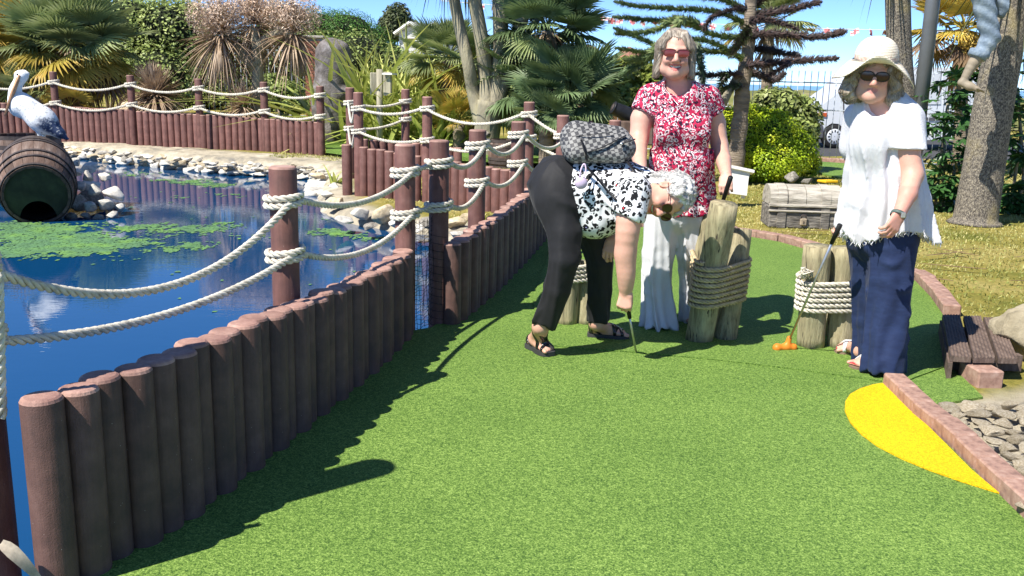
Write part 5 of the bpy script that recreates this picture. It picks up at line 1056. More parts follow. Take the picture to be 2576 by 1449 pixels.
# lamp post
p = P(2347, 0, 11.6); T = thing('lamp_post', 'plain grey steel lamp post right of the sun hat', 'lamp post', (p.x, p.y, 0)); part('column', tube([(p.x, p.y, -.1), (p.x, p.y, 5.2)], [.088, .075], 16), mat('grey_painted_steel', (.17, .18, .19), (.13, .14, .15), 3, .45, metal=.2), T); part('collar', lathe([(.095, 0), (.1, .02), (.1, .1), (.086, .13)], 16, (p.x, p.y, .9), False), rail_m, T)
# figure climbing the tree: only a leg in rolled jeans shows
def climber():
    D = D_leg; q = lambda x, y, dd=0: P(x, y, D + dd); v = Vol((q(2380, 0).x, D - .35, q(0, 250).z - .1), (q(2540, 0).x, D + .35, q(2400, -90).z), .009)
    v.cone(q(2462, -60), q(2492, 95), .115, .088, .03).cone(q(2492, 95), q(2470, 132), .085, .082, .03).cone(q(2500, -70, .1), q(2530, 20, .1), .11, .1, .05); v.half(q(2462, 140), q(2440, 190) - q(2470, 132)); v.warp(lambda x, y, z: .006 * np.sin(z * 55 + x * 30)); V, F = v.mesh()
    T = thing('climbing_figure', 'figure climbing the leaning trunk, rolled blue jeans and one bare foot showing', 'statue', tuple(q(2470, 130))); part('jeans', (V, F), mat('faded_denim', (.21, .27, .33), (.12, .16, .21), 9, .85, .006, 40, c3=(.36, .42, .46)), T)
    v = Vol((q(2380, 0).x, D - .3, q(0, 262).z), (q(2530, 0).x, D + .3, q(2400, 90).z), .007); v.chain([q(2475, 120), q(2455, 150), q(2436, 180), q(2426, 200)], [.062, .06, .042, .036], .02, n=8).cone(q(2418, 208), q(2440, 218, -.05), .036, .036, .03).cone(q(2440, 216, -.05), q(2462, 226, -.1), .036, .024, .03)
    for i in range(5): v.cone(q(2458 + i * 2, 222 + i * 1.2, -.13 + .028 * i), q(2468 + i * 2, 226 + i * 1.2, -.13 + .028 * i), .013, .011, .008)
    part('foot', v.mesh(), mat('painted_skin', (.33, .27, .19), (.25, .21, .15), 8, .6), T); part('rolled_cuff', lathe([(.072, -.035), (.092, -.03), (.096, .03), (.078, .04)], 20), bpy.data.materials['faded_denim'], T, loc=tuple(q(2460, 138) - q(2470, 130))).rotation_euler = (0, .45, 0)
D_leg = 9.6; climber()
# cannon and barrel planter
T = thing('cannon', 'black cannon barrel on a wooden carriage behind the woman in red', 'cannon', tuple(foot(1600, 345, 12.8))); ca, cb = P(1541, 270, 12.8), P(1640, 318, 12.9); part('gun_barrel', tube(smoothpath([ca, ca.lerp(cb, .1), ca.lerp(cb, .5), cb], 12), [.085, .095, .082, .085, .09, .095, .1, .105, .11, .115, .12, .12], 18), mat('black_iron', (.02, .021, .024), (.012, .012, .014), 20, .45), T); part('muzzle_bore', tube([ca - (cb - ca).normalized() * .003, ca - (cb - ca).normalized() * .004], .055, 14), iron, T)
for s in (-.16, .16): part('carriage_cheek', box(P(1605, 335, 12.85 + s), (.55, .06, .32), bev=.02), oak, T, False)
barrel('small half barrel planter at the foot of the grey tree', foot(1272, 385, 14.6), (0, 0, 1), .42, .24, .27, 14)
# van
def van():
    D = 26.0; q = lambda x, y: P(x, y, D); up = [(2053, 330), (2050, 310), (2053, 285), (2064, 268), (2100, 240), (2126, 222), (2158, 184), (2186, 171), (2240, 168), (2480, 172), (2520, 176), (2530, 200), (2530, 352), (2090, 340)]
    body = [q(x, y) for x, y in up[:-2]] + [q(2532, 352), q(2128, 352), q(2126, 330), q(2112, 312), q(2092, 310), q(2074, 322), q(2070, 345), q(2054, 343)]
    poly = [(v.x, v.z) for v in body]; V0 = [(x, D, z) for x, z in poly]; V1 = [(x, D + 1.9, z) for x, z in poly]; n = len(poly); T = thing('van', 'silver grey van parked on the road behind the railings', 'van', (q(2300, 352).x, D + .95, -.236))
    tri = [list(t) for t in tessellate_polygon([[Vector((x, z, 0)) for x, z in poly]])]; F = [t for t in tri] + [[i + n for i in t[::-1]] for t in tri] + [[i, (i + 1) % n, n + (i + 1) % n, n + i] for i in range(n)]
    pm, nt, b = nodes('silver_paint'); b.inputs['Base Color'].default_value = (.66, .69, .73, 1); b.inputs['Metallic'].default_value = .0; b.inputs['Roughness'].default_value = .3; b.inputs['Coat Weight'].default_value = .6
    part('body', (V0 + V1, F), pm, T, False); glass, nt, b = nodes('van_glass'); b.inputs['Base Color'].default_value = (.015, .018, .022, 1); b.inputs['Roughness'].default_value = .08
    def panel(nm, pts, m, off=.012, th=.012): 
        p_ = [q(x, y) for x, y in pts]; k = len(p_); V = [(v.x, D - off, v.z) for v in p_] + [(v.x, D + .01, v.z) for v in p_]; return part(nm, (V, [[*t] for t in tessellate_polygon([[Vector((v.x, v.z, 0)) for v in p_]])] + [[i, (i + 1) % k, k + (i + 1) % k, k + i] for i in range(k)]), m, T, False)
    panel('side_window', [(2128, 254), (2135, 232), (2163, 192), (2210, 190), (2210, 252)], glass); trim = mat('grey_trim', (.10, .10, .11), (.08, .08, .09), 10, .6); lightg = mat('pale_panel', (.62, .65, .69), (.56, .59, .63), 4, .35)
    for x0, x1 in ((2224, 2292), (2298, 2366), (2372, 2440)): panel('side_panel', [(x0, 262), (x0, 185), (x1, 185), (x1, 262)], lightg, .02)
    panel('rub_strip', [(2130, 302), (2130, 294), (2525, 296), (2525, 304)], trim, .03); panel('bumper', [(2050, 345), (2049, 312), (2068, 312), (2070, 330), (2068, 346)], trim, .04)
    panel('headlight', [(2056, 292), (2056, 284), (2080, 284), (2079, 294)], mat('indicator', (.62, .12, .03), (.5, .08, .02), 10, .25), .03); panel('door_seam', [(2121, 300), (2120, 225), (2122.5, 225), (2123.5, 300)], trim, .015); panel('door_handle', [(2196, 268), (2196, 264), (2210, 264), (2210, 268)], trim, .04)
    tyre = mat('tyre_rubber', (.02, .02, .021), (.014, .014, .015), 30, .8)
    for x in (2098, 2440):
        c = q(x, 340); R = px(29, D); w = link('wheel', None, T); w.location = Vector((c.x, D - .02, -.236 + R)) - T.location; w.rotation_euler = (math.pi / 2, 0, 0)
        part('tyre', lathe([(R * .62, -.22), (R * .95, -.22), (R, -.19), (R, .0), (R * .95, .03), (R * .62, .02)], 32), tyre, w, loc=(0, 0, 0)); part('wheel_cover', lathe([(.01, .045), (R * .25, .045), (R * .6, .032), (R * .66, .02), (R * .66, -.1)], 30, caps=False), lightg, w, loc=(0, 0, 0))
        for k in range(12): a = k * math.pi / 6; part('cover_slot', box((R * .47 * math.cos(a), R * .47 * math.sin(a), .042), (R * .2, R * .085, .01), a), tyre, w, False, loc=(0, 0, 0))
van()
# ================================================================== PEOPLE
SKIN = np.array([.62, .36, .27]); ROSE = np.array([.60, .25, .19])
skin_m = vcol('skin', .5, .35, .0006, 220, .07, 30, .06)
nv = lambda v: Vector(v).normalized()
class Head:
    """local frame of a head: f forward, u up, l to its left; at() gives world points, s scales"""
    def __init__(h, c, f, u, s=1.0):
        h.c = Vector(c); h.f = nv(f); h.u = (Vector(u) - h.f * Vector(u).dot(h.f)).normalized(); h.l = h.u.cross(h.f); h.s = s; h.R = np.array([h.f, h.l, h.u]).T
    def at(h, f, l, u): return h.c + (h.f * f + h.l * l + h.u * u) * h.s
    def loc(h, V): return ((np.asarray(V) - np.array(h.c)) @ h.R) / h.s
def add_head(v, h, smile=.5, jowl=0.0):
    s = h.s; A = h.at; E = lambda f, l, u, r, k=.015, op='add': v.ell(A(f, l, u), np.array(r) * s, k * s, h.R, op); C = lambda a, b, ra, rb, k=.012, op='add': v.cone(A(*a), A(*b), ra * s, rb * s, k * s, None, op)
    E(-.018, 0, .035, (.098, .077, .090)); E(.025, 0, -.03, (.068, .064, .088), .03); C((.03, .02, -.085), (.058, .008, -.100), .040, .030, .03); C((.03, -.02, -.085), (.058, -.008, -.100), .040, .030, .03)
    E(.070, 0, -.104, (.022, .024, .018), .02)
    for q in (-1, 1):
        E(.054, q * .037, -.036, (.032, .027, .030), .02); C((.076, q * .040, .022), (.088, q * .006, .018), .012, .011, .012); E(.096, q * .033, .000, (.017, .019, .012), .012, 'sub'); E(.074, q * .032, .000, (.0135, .0145, .0135), .004)
        E(.098, q * .0125, -.040, (.012, .009, .009), .008); E(-.010, q * .078, -.010, (.020, .009, .031), .008); E(-.004, q * .086, -.008, (.010, .007, .018), .006, 'sub')
        if jowl: E(.035, q * .045, -.085, (.03, .02 + jowl, .028), .03)
    C((.087, 0, .012), (.108, 0, -.030), .010, .0125, .012); E(.112, 0, -.036, (.013, .012, .0115), .008)
    w = .021 + .011 * smile
    for q in (-1, 1):
        C((.0890, 0, -.0610), (.074, q * w, -.065 + .009 * smile), .0058, .0035, .006); C((.0865, 0, -.0725 - .012 * smile), (.074, q * w, -.066 + .009 * smile), .0066, .0035, .006)
        if smile > .3: E(.066, q * .042, -.040, (.026, .020, .020), .012); C((.086, q * .020, -.036), (.071, q * .042, -.060), .0035, .004, .008, 'sub')
    if smile > .3:
        for k in (-.6, 0, .6): E(.096 - .012 * k * k, k * w, -.067 - .004 * smile + .009 * smile * k * k, (.020, w * .42, .0066 * smile + .001), .003, 'sub')
def head_colors(V, h, c, smile=.5, lips=(.50, .15, .13)):
    L = h.loc(V); f, l, u = L.T; face = f > .0
    g = lambda c0, r: np.exp(-(((L - np.array(c0)) / np.array(r)) ** 2).sum(1))[:, None]
    for q in (-1, 1): c = c + (ROSE - SKIN) * g((.07, q * .04, -.035), (.04, .025, .025)) * .8
    c = c + (ROSE - SKIN) * g((.112, 0, -.036), (.02, .018, .018)) * .6; w = .021 + .011 * smile
    um = u + .067 + .006 * smile - .009 * smile * (l / w) ** 2; m = (f > .062) & (np.abs(l) < w * 1.06) & (np.abs(um) < (.0095 + .006 * smile) * (1 - .6 * (l / w) ** 2) + .002); c[m] = lips
    inn = m & (np.abs(um) < (.0082 * smile) * (1 - .5 * (l / w) ** 2)) & (f < .0865 - .008 * (l / w) ** 2) & (np.abs(l) < w * .9) & (smile > .3); c[inn] = (.10, .025, .025); t = inn & (um > -.0015); c[t] = (.78, .74, .66)
    return c
def fold(a0, az, seed, fx=9.0, fz=2.0):
    r = np.random.default_rng(seed); p = r.uniform(0, 6.28, 8)
    return lambda x, y, z: a0 * (np.sin(x * fx * 2.1 + z * fz + p[0] + 1.3 * np.sin(z * 5 + p[1])) * np.sin(y * fx * 1.7 + p[2]) + .6 * np.sin(x * fx * 4.3 - z * fz * 1.8 + p[3]) * np.sin(y * fx * 3.1 + p[4])) + az * np.sin(z * 31 + x * 12 * np.sin(p[5]) + 2.0 * np.sin(x * 11 + p[6]) + p[7])
def drape(axes, amp0, amp1, z0, z1, n, seed, wr=.0, wk=40.0):
    """cloth hanging round one or more upright axes: creases down the length, growing from amp0 to amp1, and cross wrinkles"""
    r = np.random.default_rng(seed); p = r.uniform(0, 6.28, 9); A = [np.array([tuple(q) for q in a]) for a in axes]
    def fn(x, y, z):
        best = np.full(x.shape, 1e9); th = np.zeros_like(x)
        for a in A:
            o = np.argsort(a[:, 2]); cx, cy = np.interp(z, a[o, 2], a[o, 0]), np.interp(z, a[o, 2], a[o, 1]); d = np.hypot(x - cx, y - cy); m = d < best; best = np.where(m, d, best); th = np.where(m, np.arctan2(y - cy, x - cx), th)
        t = np.clip((z0 - z) / (z0 - z1), 0, 1); amp = amp0 + (amp1 - amp0) * t; w = n * th + 1.1 * np.sin(2 * th + p[0]) + 1.6 * np.sin(z * 4.5 + p[1]) + .7 * np.sin(z * 11 + 2 * th + p[2])
        f = np.abs(np.sin(w * .5)) ** .8 * 2 - 1.1 + .45 * np.sin(1.7 * w + p[3]); q = wk * z + 2.6 * np.sin(th + p[4]) + 1.4 * np.sin(2 * th + z * 9 + p[5]); g = np.clip(1 - np.abs(np.sin(q * .5)) * 1.5, 0, 1) * np.clip(np.sin(z * 7.3 + th * 1.5 + p[6]) + np.sin(3 * th + z * 13 + p[7]), 0, 1.5)
        return amp * f - wr * g
    return fn
def hand(v, W, d, n, curl=(.5, .6, .4), s=1.0, th=1, thumb=(.55, .65, .35), spread=.03):
    """palm, four unequal bent fingers and a thumb leaving the side of the palm"""
    W = Vector(W); d = nv(d); n = Vector(n); n = (n - d * n.dot(d)).normalized(); l = d.cross(n)
    for i in range(4):
        K = W + (d * (.082 - .006 * abs(i - 1.3)) + l * th * ((1.5 - i) * .0195)) * s; v.cone(W + (d * .015 + l * th * (1.5 - i) * .011) * s, K, .0165 * s, .0115 * s, .012, (n, .85)); p = K; a = 0; L = (.072, .080, .074, .058)[i] * s; dd = (d + l * th * (1.5 - i) * spread).normalized()
        for j in range(3): a += curl[j]; q = p + (dd * math.cos(a) + n * math.sin(a)) * L * (.45, .31, .24)[j]; v.cone(p, q, (.0096 - .0009 * j) * s, (.0088 - .0010 * j) * s, .0025); p = q
    b = W + (d * .022 + l * th * .022) * s; t1 = nv(d * thumb[0] + l * th * thumb[1] + n * thumb[2]); m_ = b + t1 * .042 * s; t2 = nv(d * (thumb[0] + .5) + l * th * (thumb[1] - .45) + n * thumb[2]); e = m_ + t2 * .036 * s
    v.cone(b, m_, .0155 * s, .0110 * s, .012); v.cone(m_, e, .0110 * s, .0085 * s, .004)
def foot_sdf(v, heel, toe, ank, s=1.0, side=1):
    heel, toe, ank = Vector(heel), Vector(toe), Vector(ank); d = (toe - heel); L = d.length; d.normalize(); l = Vector((0, 0, 1)).cross(d); z = Vector((0, 0, 1))
    v.cone(heel + d * .03 + z * .022, heel + d * L * .6 + z * .022, .029, .028, .02); v.cone(ank, heel + d * L * .62 + z * .028, .034, .024, .035); v.cone(heel + d * L * .45 + z * .02, heel + d * L * .78 + z * .018, .030, .036, .02, (z, .5)); v.cone(ank, heel + d * .035 + z * .03, .034, .028, .03)
    for i in range(5): w = (2 - i) * .0165 * side; k = (1.0, .975, .94, .9, .85)[i]; v.cone(heel + d * L * .74 + l * w * .9 + z * .018, heel + d * L * k + l * w + z * .011, .0115, .0105 if i == 0 else .0085, .004)
def sandal(T, heel, toe, ank, m, bands, sd=1, lift=.03, w=.043, name='sandal', sole=.016):
    """sole under the foot; straps follow the foot: bands are (t along the foot, slant, half width, lateral limits)"""
    heel, toe, ank = Vector(heel), Vector(toe), Vector(ank); d = toe - heel; L = d.length; d.normalize(); l = Vector((0, 0, 1)).cross(d); o = [(-.03, .45), (0, .72), (.12, .85), (.35, .72), (.6, .98), (.8, 1.05), (.95, .85), (1.04, .45)]
    poly = [heel + d * L * t + l * w * k for t, k in o] + [heel + d * L * t - l * w * k for t, k in o[::-1]]; a, b = prism([(p.x, p.y) for p in poly], .014, .014 + sole); S = part(name, (a, b), m[0], T, False)
    c = (heel + toe) / 2; v0 = Vol((c.x - .2, c.y - .2, 0), (c.x + .2, c.y + .2, .2), .004); up = Vector((0, 0, lift)); foot_sdf(v0, heel + up, toe + up, ank, 1, sd); g = [v0.lo[i] + v0.h * np.arange(v0.n[i]) for i in range(3)]; X, Y, Z = g[0][:, None, None] - heel.x, g[1][None, :, None] - heel.y, g[2][None, None, :]
    t = (X * d.x + Y * d.y) / L; q = X * l.x + Y * l.y
    for (t0, sz, sl, hw, q0, q1) in bands:
        e = np.abs((t - t0) * L + sz * (Z - .05) + sl * q) - hw; e = np.maximum(e, np.maximum(q0 - q, q - q1)) + 0 * Z; v = Vol(v0.lo, v0.lo + v0.h * (v0.n - 1), .004); v.d = np.maximum(v0.d - .0045, e)[:v.n[0], :v.n[1], :v.n[2]].astype(np.float32)
        if (v.d < 0).any(): part('strap', v.mesh(), m[1], S)
def shades(T, h, lens_m, frame_m, rx=.030, rz=.022, sq=2.4, f=.101, tilt=0.0):
    G_ = link('sunglasses', None, T); G_.location = -Vector(T.location) if not T.rotation_euler.z else (0, 0, 0); a = np.linspace(0, 2 * math.pi, 28, endpoint=False)
    def lensp(q, k): return [h.at(f - .22 * max(0, abs(q * .034 + k * rx * np.sign(math.cos(t)) * abs(math.cos(t)) ** (2 / sq))) ** 1.5, q * .034 + k * rx * np.sign(math.cos(t)) * abs(math.cos(t)) ** (2 / sq), .001 + k * rz * np.sign(math.sin(t)) * abs(math.sin(t)) ** (2 / sq)) for t in a]
    for q in (-1, 1):
        o_ = lensp(q, 1.0); n = len(o_); c = h.at(f + .002, q * .034, .001); V = [tuple(p) for p in o_] + [tuple(c)]; V2 = [tuple(Vector(p) - h.f * .003) for p in V]; F = [[i, (i + 1) % n, n] for i in range(n)] + [[n + 1 + (i + 1) % n, n + 1 + i, 2 * n + 1] for i in range(n)]
        part('lens', (V + V2, F), lens_m, G_); part('rim', tube(o_ + [o_[0]], .0024, 6, False), frame_m, G_)
        part('temple_arm', tube([h.at(f - .022, q * (.034 + rx), .006), h.at(.04, q * .078, .008), h.at(-.015, q * .083, .004)], .0026, 6), frame_m, G_)
    part('bridge', tube(smoothpath([h.at(f - .003, -.012, .006), h.at(f + .003, 0, .009), h.at(f - .003, .012, .006)], 6), .0024, 6), frame_m, G_)
def cloth(name, c1, c2=None, rough=.8, bmp=.004, bs=26, stretch=(1, 1, .45), weave=0, sheen=.1):
    m, nt, b = nodes(name); co = coords(nt, 'Object', stretch); f = tex(nt, co, bs, 4); c = ramp(nt, f, [(.3, c2 or tuple(x * .85 for x in c1)), (.7, c1)]); nt.links.new(c, b.inputs['Base Color']); b.inputs['Roughness'].default_value = rough; b.inputs['Specular IOR Level'].default_value = .2; b.inputs['Sheen Weight'].default_value = sheen
    h = tex(nt, co, bs * .35, 5, .55)
    if weave: h = mixc(nt, weave, h, tex(nt, coords(nt), 240, 2))
    bump(nt, b, h, bmp); return m
def print_mat(name, kind):
    m, nt, b = nodes(name); co = coords(nt); w = N(nt, 'TexNoise'); w.inputs['Scale'].default_value = 22; w.inputs['Detail'].default_value = 2; nt.links.new(co, w.inputs['Vector'])
    mx = N(nt, 'MixRGB', blend_type='LINEAR_LIGHT'); mx.inputs['Fac'].default_value = .030 if kind == 'red' else .022; nt.links.new(co, mx.inputs['Color1']); nt.links.new(w.outputs['Color'], mx.inputs['Color2']); cc = mx.outputs[0]
    def vor(sc, out='Distance', **k):
        n = N(nt, 'TexVoronoi', **k); n.inputs['Scale'].default_value = sc; nt.links.new(cc, n.inputs['Vector']); return n.outputs[out]
    if kind == 'red':
        d = vor(33); rc = vor(33, 'Color'); sp = N(nt, 'SeparateColor'); nt.links.new(rc, sp.inputs[0]); n2 = tex(nt, co, 70, 2)
        base = ramp(nt, tex(nt, co, 40, 2), [(.4, (.40, .014, .055)), (.6, (.48, .024, .080))])
        dark = ramp(nt, vor(52), [(.40, (1, 1, 1)), (.44, (0, 0, 0))]); base = mixc(nt, dark, base, (.030, .010, .030))
        ring = ramp(nt, d, [(.27, (0, 0, 0)), (.29, (1, 1, 1)), (.39, (1, 1, 1)), (.41, (0, 0, 0))]); gap = ramp(nt, n2, [(.36, (0, 0, 0)), (.42, (1, 1, 1))]); rg = mixc(nt, 1, ring, gap, 'MULTIPLY'); c = mixc(nt, rg, base, (.84, .80, .80)); sh = N(nt, 'VectorMath', operation='ADD'); nt.links.new(cc, sh.inputs[0]); sh.inputs[1].default_value = (.37, .21, .53); v2 = N(nt, 'TexVoronoi'); v2.inputs['Scale'].default_value = 44; nt.links.new(sh.outputs[0], v2.inputs['Vector']); r2 = ramp(nt, v2.outputs['Distance'], [(.25, (0, 0, 0)), (.28, (1, 1, 1)), (.37, (1, 1, 1)), (.40, (0, 0, 0))]); c = mixc(nt, mixc(nt, 1, r2, ramp(nt, n2, [(.50, (1, 1, 1)), (.56, (0, 0, 0))]), 'MULTIPLY'), c, (.80, .72, .75))
        mid = ramp(nt, d, [(.17, (1, 1, 1)), (.20, (0, 0, 0))]); mid = mixc(nt, 1, mid, ramp(nt, sp.outputs[0], [(.45, (0, 0, 0)), (.5, (1, 1, 1))]), 'MULTIPLY'); c = mixc(nt, mid, c, (.025, .010, .03))
    else:
        d = vor(41); rc = vor(41, 'Color'); sp = N(nt, 'SeparateColor'); nt.links.new(rc, sp.inputs[0]); n2 = tex(nt, co, 48, 2); a = N(nt, 'Math', operation='MULTIPLY_ADD'); nt.links.new(n2, a.inputs[0]); a.inputs[1].default_value = .55; nt.links.new(d, a.inputs[2])
        spot = ramp(nt, a.outputs[0], [(.74, (1, 1, 1)), (.77, (0, 0, 0))]); c = mixc(nt, spot, (.82, .82, .83), (.012, .012, .014)); inner = ramp(nt, d, [(.16, (1, 1, 1)), (.19, (0, 0, 0))])
        fill = ramp(nt, sp.outputs[0], [(.0, (.82, .82, .83)), (.45, (.012, .012, .014)), (.80, (.70, .03, .05)), (.88, (.42, .38, .70)), (.93, (.72, .55, .48))], 'CONSTANT'); c = mixc(nt, inner, c, fill)
    nt.links.new(c, b.inputs['Base Color']); b.inputs['Roughness'].default_value = .75; b.inputs['Specular IOR Level'].default_value = .2; bump(nt, b, tex(nt, coords(nt, 'Object', (1, 1, .5)), 11, 4), .008); return m
def hair_mat(name, c1, c2, c3, stretch):
    m, nt, b = nodes(name); co = coords(nt, 'Object', stretch); f = tex(nt, co, 60, 3, .7); c = ramp(nt, f, [(.3, c2), (.5, c1), (.7, c3)]); nt.links.new(c, b.inputs['Base Color']); b.inputs['Roughness'].default_value = .45; bump(nt, b, f, .006); return m
def strands(V, F, n, L, flow, seed, r0=.0015, lift=.002, wave=0.0):
    """loose locks lying along a hair shape: each follows the surface in the direction flow(points)"""
    r = np.random.default_rng(seed); V = np.asarray(V); Nn = np.zeros_like(V); q = V[F]; fn = np.cross(q[:, 2] - q[:, 0], q[:, 3] - q[:, 1])
    for k in range(4): np.add.at(Nn, F[:, k], fn)
    Nn /= np.linalg.norm(Nn, axis=1)[:, None] + 1e-9; sub = r.choice(len(V), min(len(V), 6000), replace=False); S, SN = V[sub], Nn[sub]; i = r.choice(len(S), n); p = S[i].copy(); nn = SN[i].copy(); path = [p + nn * lift]; st = L / 7; lf = r.uniform(.3, 2.2, n)[:, None] * lift; ph = r.uniform(0, 6.28, n)
    for k in range(7):
        d = flow(p) + r.normal(0, .12, p.shape); d -= nn * (d * nn).sum(1)[:, None]; d /= np.linalg.norm(d, axis=1)[:, None] + 1e-9; t = p + d * st; j = ((t[:, None, :] - S[None]) ** 2).sum(2).argmin(1); far = np.linalg.norm(S[j] - t, axis=1) > st * 1.6
        nn = np.where(far[:, None], nn, SN[j]); p = np.where(far[:, None], t, S[j] * .5 + t * .5); path.append(p + nn * lf + (np.cross(d, nn) * (wave * np.sin(ph + k * 1.3))[:, None] if wave else 0))
    path = np.stack(path, 1); return join(*[tube(path[m], np.linspace(r0, r0 * .5, 8), 3, False) for m in range(n)])
def cut_hem(v, fn):
    """trim a garment below the hem line fn(x)"""
    g = [v.lo[i] + v.h * np.arange(v.n[i]) for i in range(3)]; e = fn(g[0])[:, None, None] - g[2][None, None, :]; v.d = np.maximum(v.d, np.broadcast_to(e, v.d.shape)).astype(np.float32)
def box_of(x0, x1, y0, y1, d, pad=.35): return (P(x0, (y0 + y1) / 2, d).x - .05, d - pad, min(P(x0, y1, d).z, P(x1, y1, d).z) - .02), (P(x1, (y0 + y1) / 2, d).x + .05, d + pad, max(P(x0, y0, d).z, P(x1, y0, d).z) + .03)
brown_lens, nt, b = nodes('brown_lens'); b.inputs['Base Color'].default_value = (.05, .018, .015, 1); b.inputs['Roughness'].default_value = .06; red_lens, nt, b = nodes('rose_lens'); b.inputs['Base Color'].default_value = (.17, .030, .028, 1); b.inputs['Roughness'].default_value = .08
frame_r = mat('tortoise_frame', (.16, .045, .03), (.08, .02, .015), 60, .3); frame_k = mat('dark_frame', (.03, .018, .014), (.02, .012, .01), 60, .3)

# ---------------------------------------------------------------- woman in the red tunic
def woman_red():
    D = 5.46; h = Head(P(1699, 134, 5.44), (-.10, -1, -.03), (.03, 0, 1), 1.06); q = lambda x, y, d=D: P(x, y, d); lo, hi = box_of(1570, 1860, 60, 835, D); T = thing('person', 'smiling woman in a red patterned tunic and white trousers behind the bollard', 'person', tuple(G(1680, 822)))
    v = Vol(lo, hi, .0048); add_head(v, h, 1.0, .012); v.cone(h.at(-.012, 0, -.05), q(1706, 228, 5.50), .058, .060, .03).cone(q(1706, 225, 5.50), q(1708, 250, 5.51), .07, .11, .05, ((0, 1, 0), .7)).cone(q(1640, 245, 5.52), q(1772, 246, 5.52), .062, .062, .05)
    v.cone(q(1706, 260, 5.51), q(1712, 520, 5.52), .145, .16, .05, ((0, 1, 0), .7))
    v.chain([q(1634, 245, 5.52), q(1614, 300, 5.50), q(1607, 350, 5.46)], [.062, .063, .054], .04).chain([q(1607, 350, 5.46), q(1606, 385, 5.36), q(1612, 420, 5.22)], [.053, .047, .034], .02)
    v.chain([q(1780, 248, 5.52), q(1800, 310, 5.53), q(1810, 365, 5.50)], [.060, .057, .048], .04).chain([q(1810, 365, 5.50), q(1820, 405, 5.38), q(1827, 440, 5.22)], [.047, .043, .031], .02)
    hand(v, q(1827, 442, 5.21), q(1824, 505, 5.06) - q(1829, 440, 5.21), (.25, .75, .2), (.75, .95, .6), 1.0, -1, (.75, .25, .75)); hand(v, q(1612, 420, 5.22), (.1, -.5, -1), (.8, .3, 0), (.4, .5, .3), 1.0, 1)
    for hp, kn, an in ((q(1670, 540), q(1658, 690), q(1655, 800, 5.42)), (q(1738, 540, 5.5), q(1738, 690, 5.53), q(1745, 800, 5.54))): v.cone(hp, kn, .060, .036, .04).cone(kn, an, .034, .032, .03)
    foot_sdf(v, G(1660, 812) + Vector((0, .06, .02)), G(1636, 826) + Vector((0, 0, .03)), q(1655, 800, 5.42)); foot_sdf(v, G(1752, 806) + Vector((0, .08, .02)), G(1742, 824) + Vector((0, 0, .03)), q(1745, 800, 5.5), 1, -1)
    V, F = v.mesh(); c = np.tile(SKIN, (len(V), 1)); c = head_colors(V, h, c, 1.0); z = V[:, 2]; ch = np.exp(-((V - np.array(q(1708, 245, 5.40))) ** 2).sum(1) / .01)[:, None]; c = c + (ROSE - SKIN) * ch * .6; part('body', (V, F), skin_m, T, col=np.clip(c, 0, 1))
    # tunic
    lo, hi = box_of(1570, 1860, 200, 570, D); v = Vol(lo, hi, .008); fl = ((0, 1, 0), .74)
    v.chain([q(1704, 262), q(1716, 320), q(1716, 400), q(1714, 480), q(1712, 560)], [.165, .178, .186, .192, .205], .03, fl); v.cone(q(1650, 250, 5.5), q(1770, 252, 5.5), .078, .078, .05); v.ell(q(1680, 330, 5.36), (.09, .075, .085), .05).ell(q(1752, 332, 5.37), (.09, .075, .085), .05).ell(q(1716, 425, 5.38), (.15, .085, .12), .06)
    v.cone(q(1634, 246, 5.52), q(1617, 290, 5.50), .078, .081, .035).cone(q(1781, 248, 5.52), q(1796, 290, 5.53), .077, .079, .035)
    g = [v.lo[i] + v.h * np.arange(v.n[i]) for i in range(3)]
    for (a, bb) in ((q(1634, 246, 5.52), q(1614, 284, 5.50)), (q(1781, 248, 5.52), q(1799, 284, 5.53))):      # straight sleeve ends
        n = np.array((bb - a).normalized()); e = (g[0][:, None, None] - bb.x) * n[0] + (g[1][None, :, None] - bb.y) * n[1] + (g[2][None, None, :] - bb.z) * n[2]; near_ = (np.abs(g[0] - bb.x) < .115)[:, None, None] & (np.abs(g[0][:, None, None] - q(1712, 300).x) > .155) & (g[2] > bb.z - .2)[None, None, :]; v.d = np.where(near_, np.maximum(v.d, e), v.d).astype(np.float32)
    v.cone(q(1708, 200, 5.36), q(1714, 240, 5.27), .10, .060, .01, None, 'sub').cone(q(1707, 195, 5.5), q(1708, 222, 5.49), .10, .095, .01, None, 'sub')
    hx = [q(x, 0).x for x in (1600, 1625, 1680, 1740, 1800, 1830)]; hz = [q(1700, y, 5.4).z for y in (552, 550, 546, 543, 538, 536)]; v.warp(drape([[q(1706, 262, 5.5), q(1714, 560, 5.5)]], .001, .011, q(1700, 330).z, q(1700, 550).z, 11, 3, .004, 36)); cut_hem(v, lambda x: np.interp(x, hx, hz) + .006 * np.sin(x * 40)); part('tunic', v.mesh(), print_mat('red_print', 'red'), T)
    # trousers
    lo, hi = box_of(1580, 1790, 500, 835, D); v = Vol(lo, hi, .008); v.ell(q(1708, 540), (.19, .13, .12), .04)
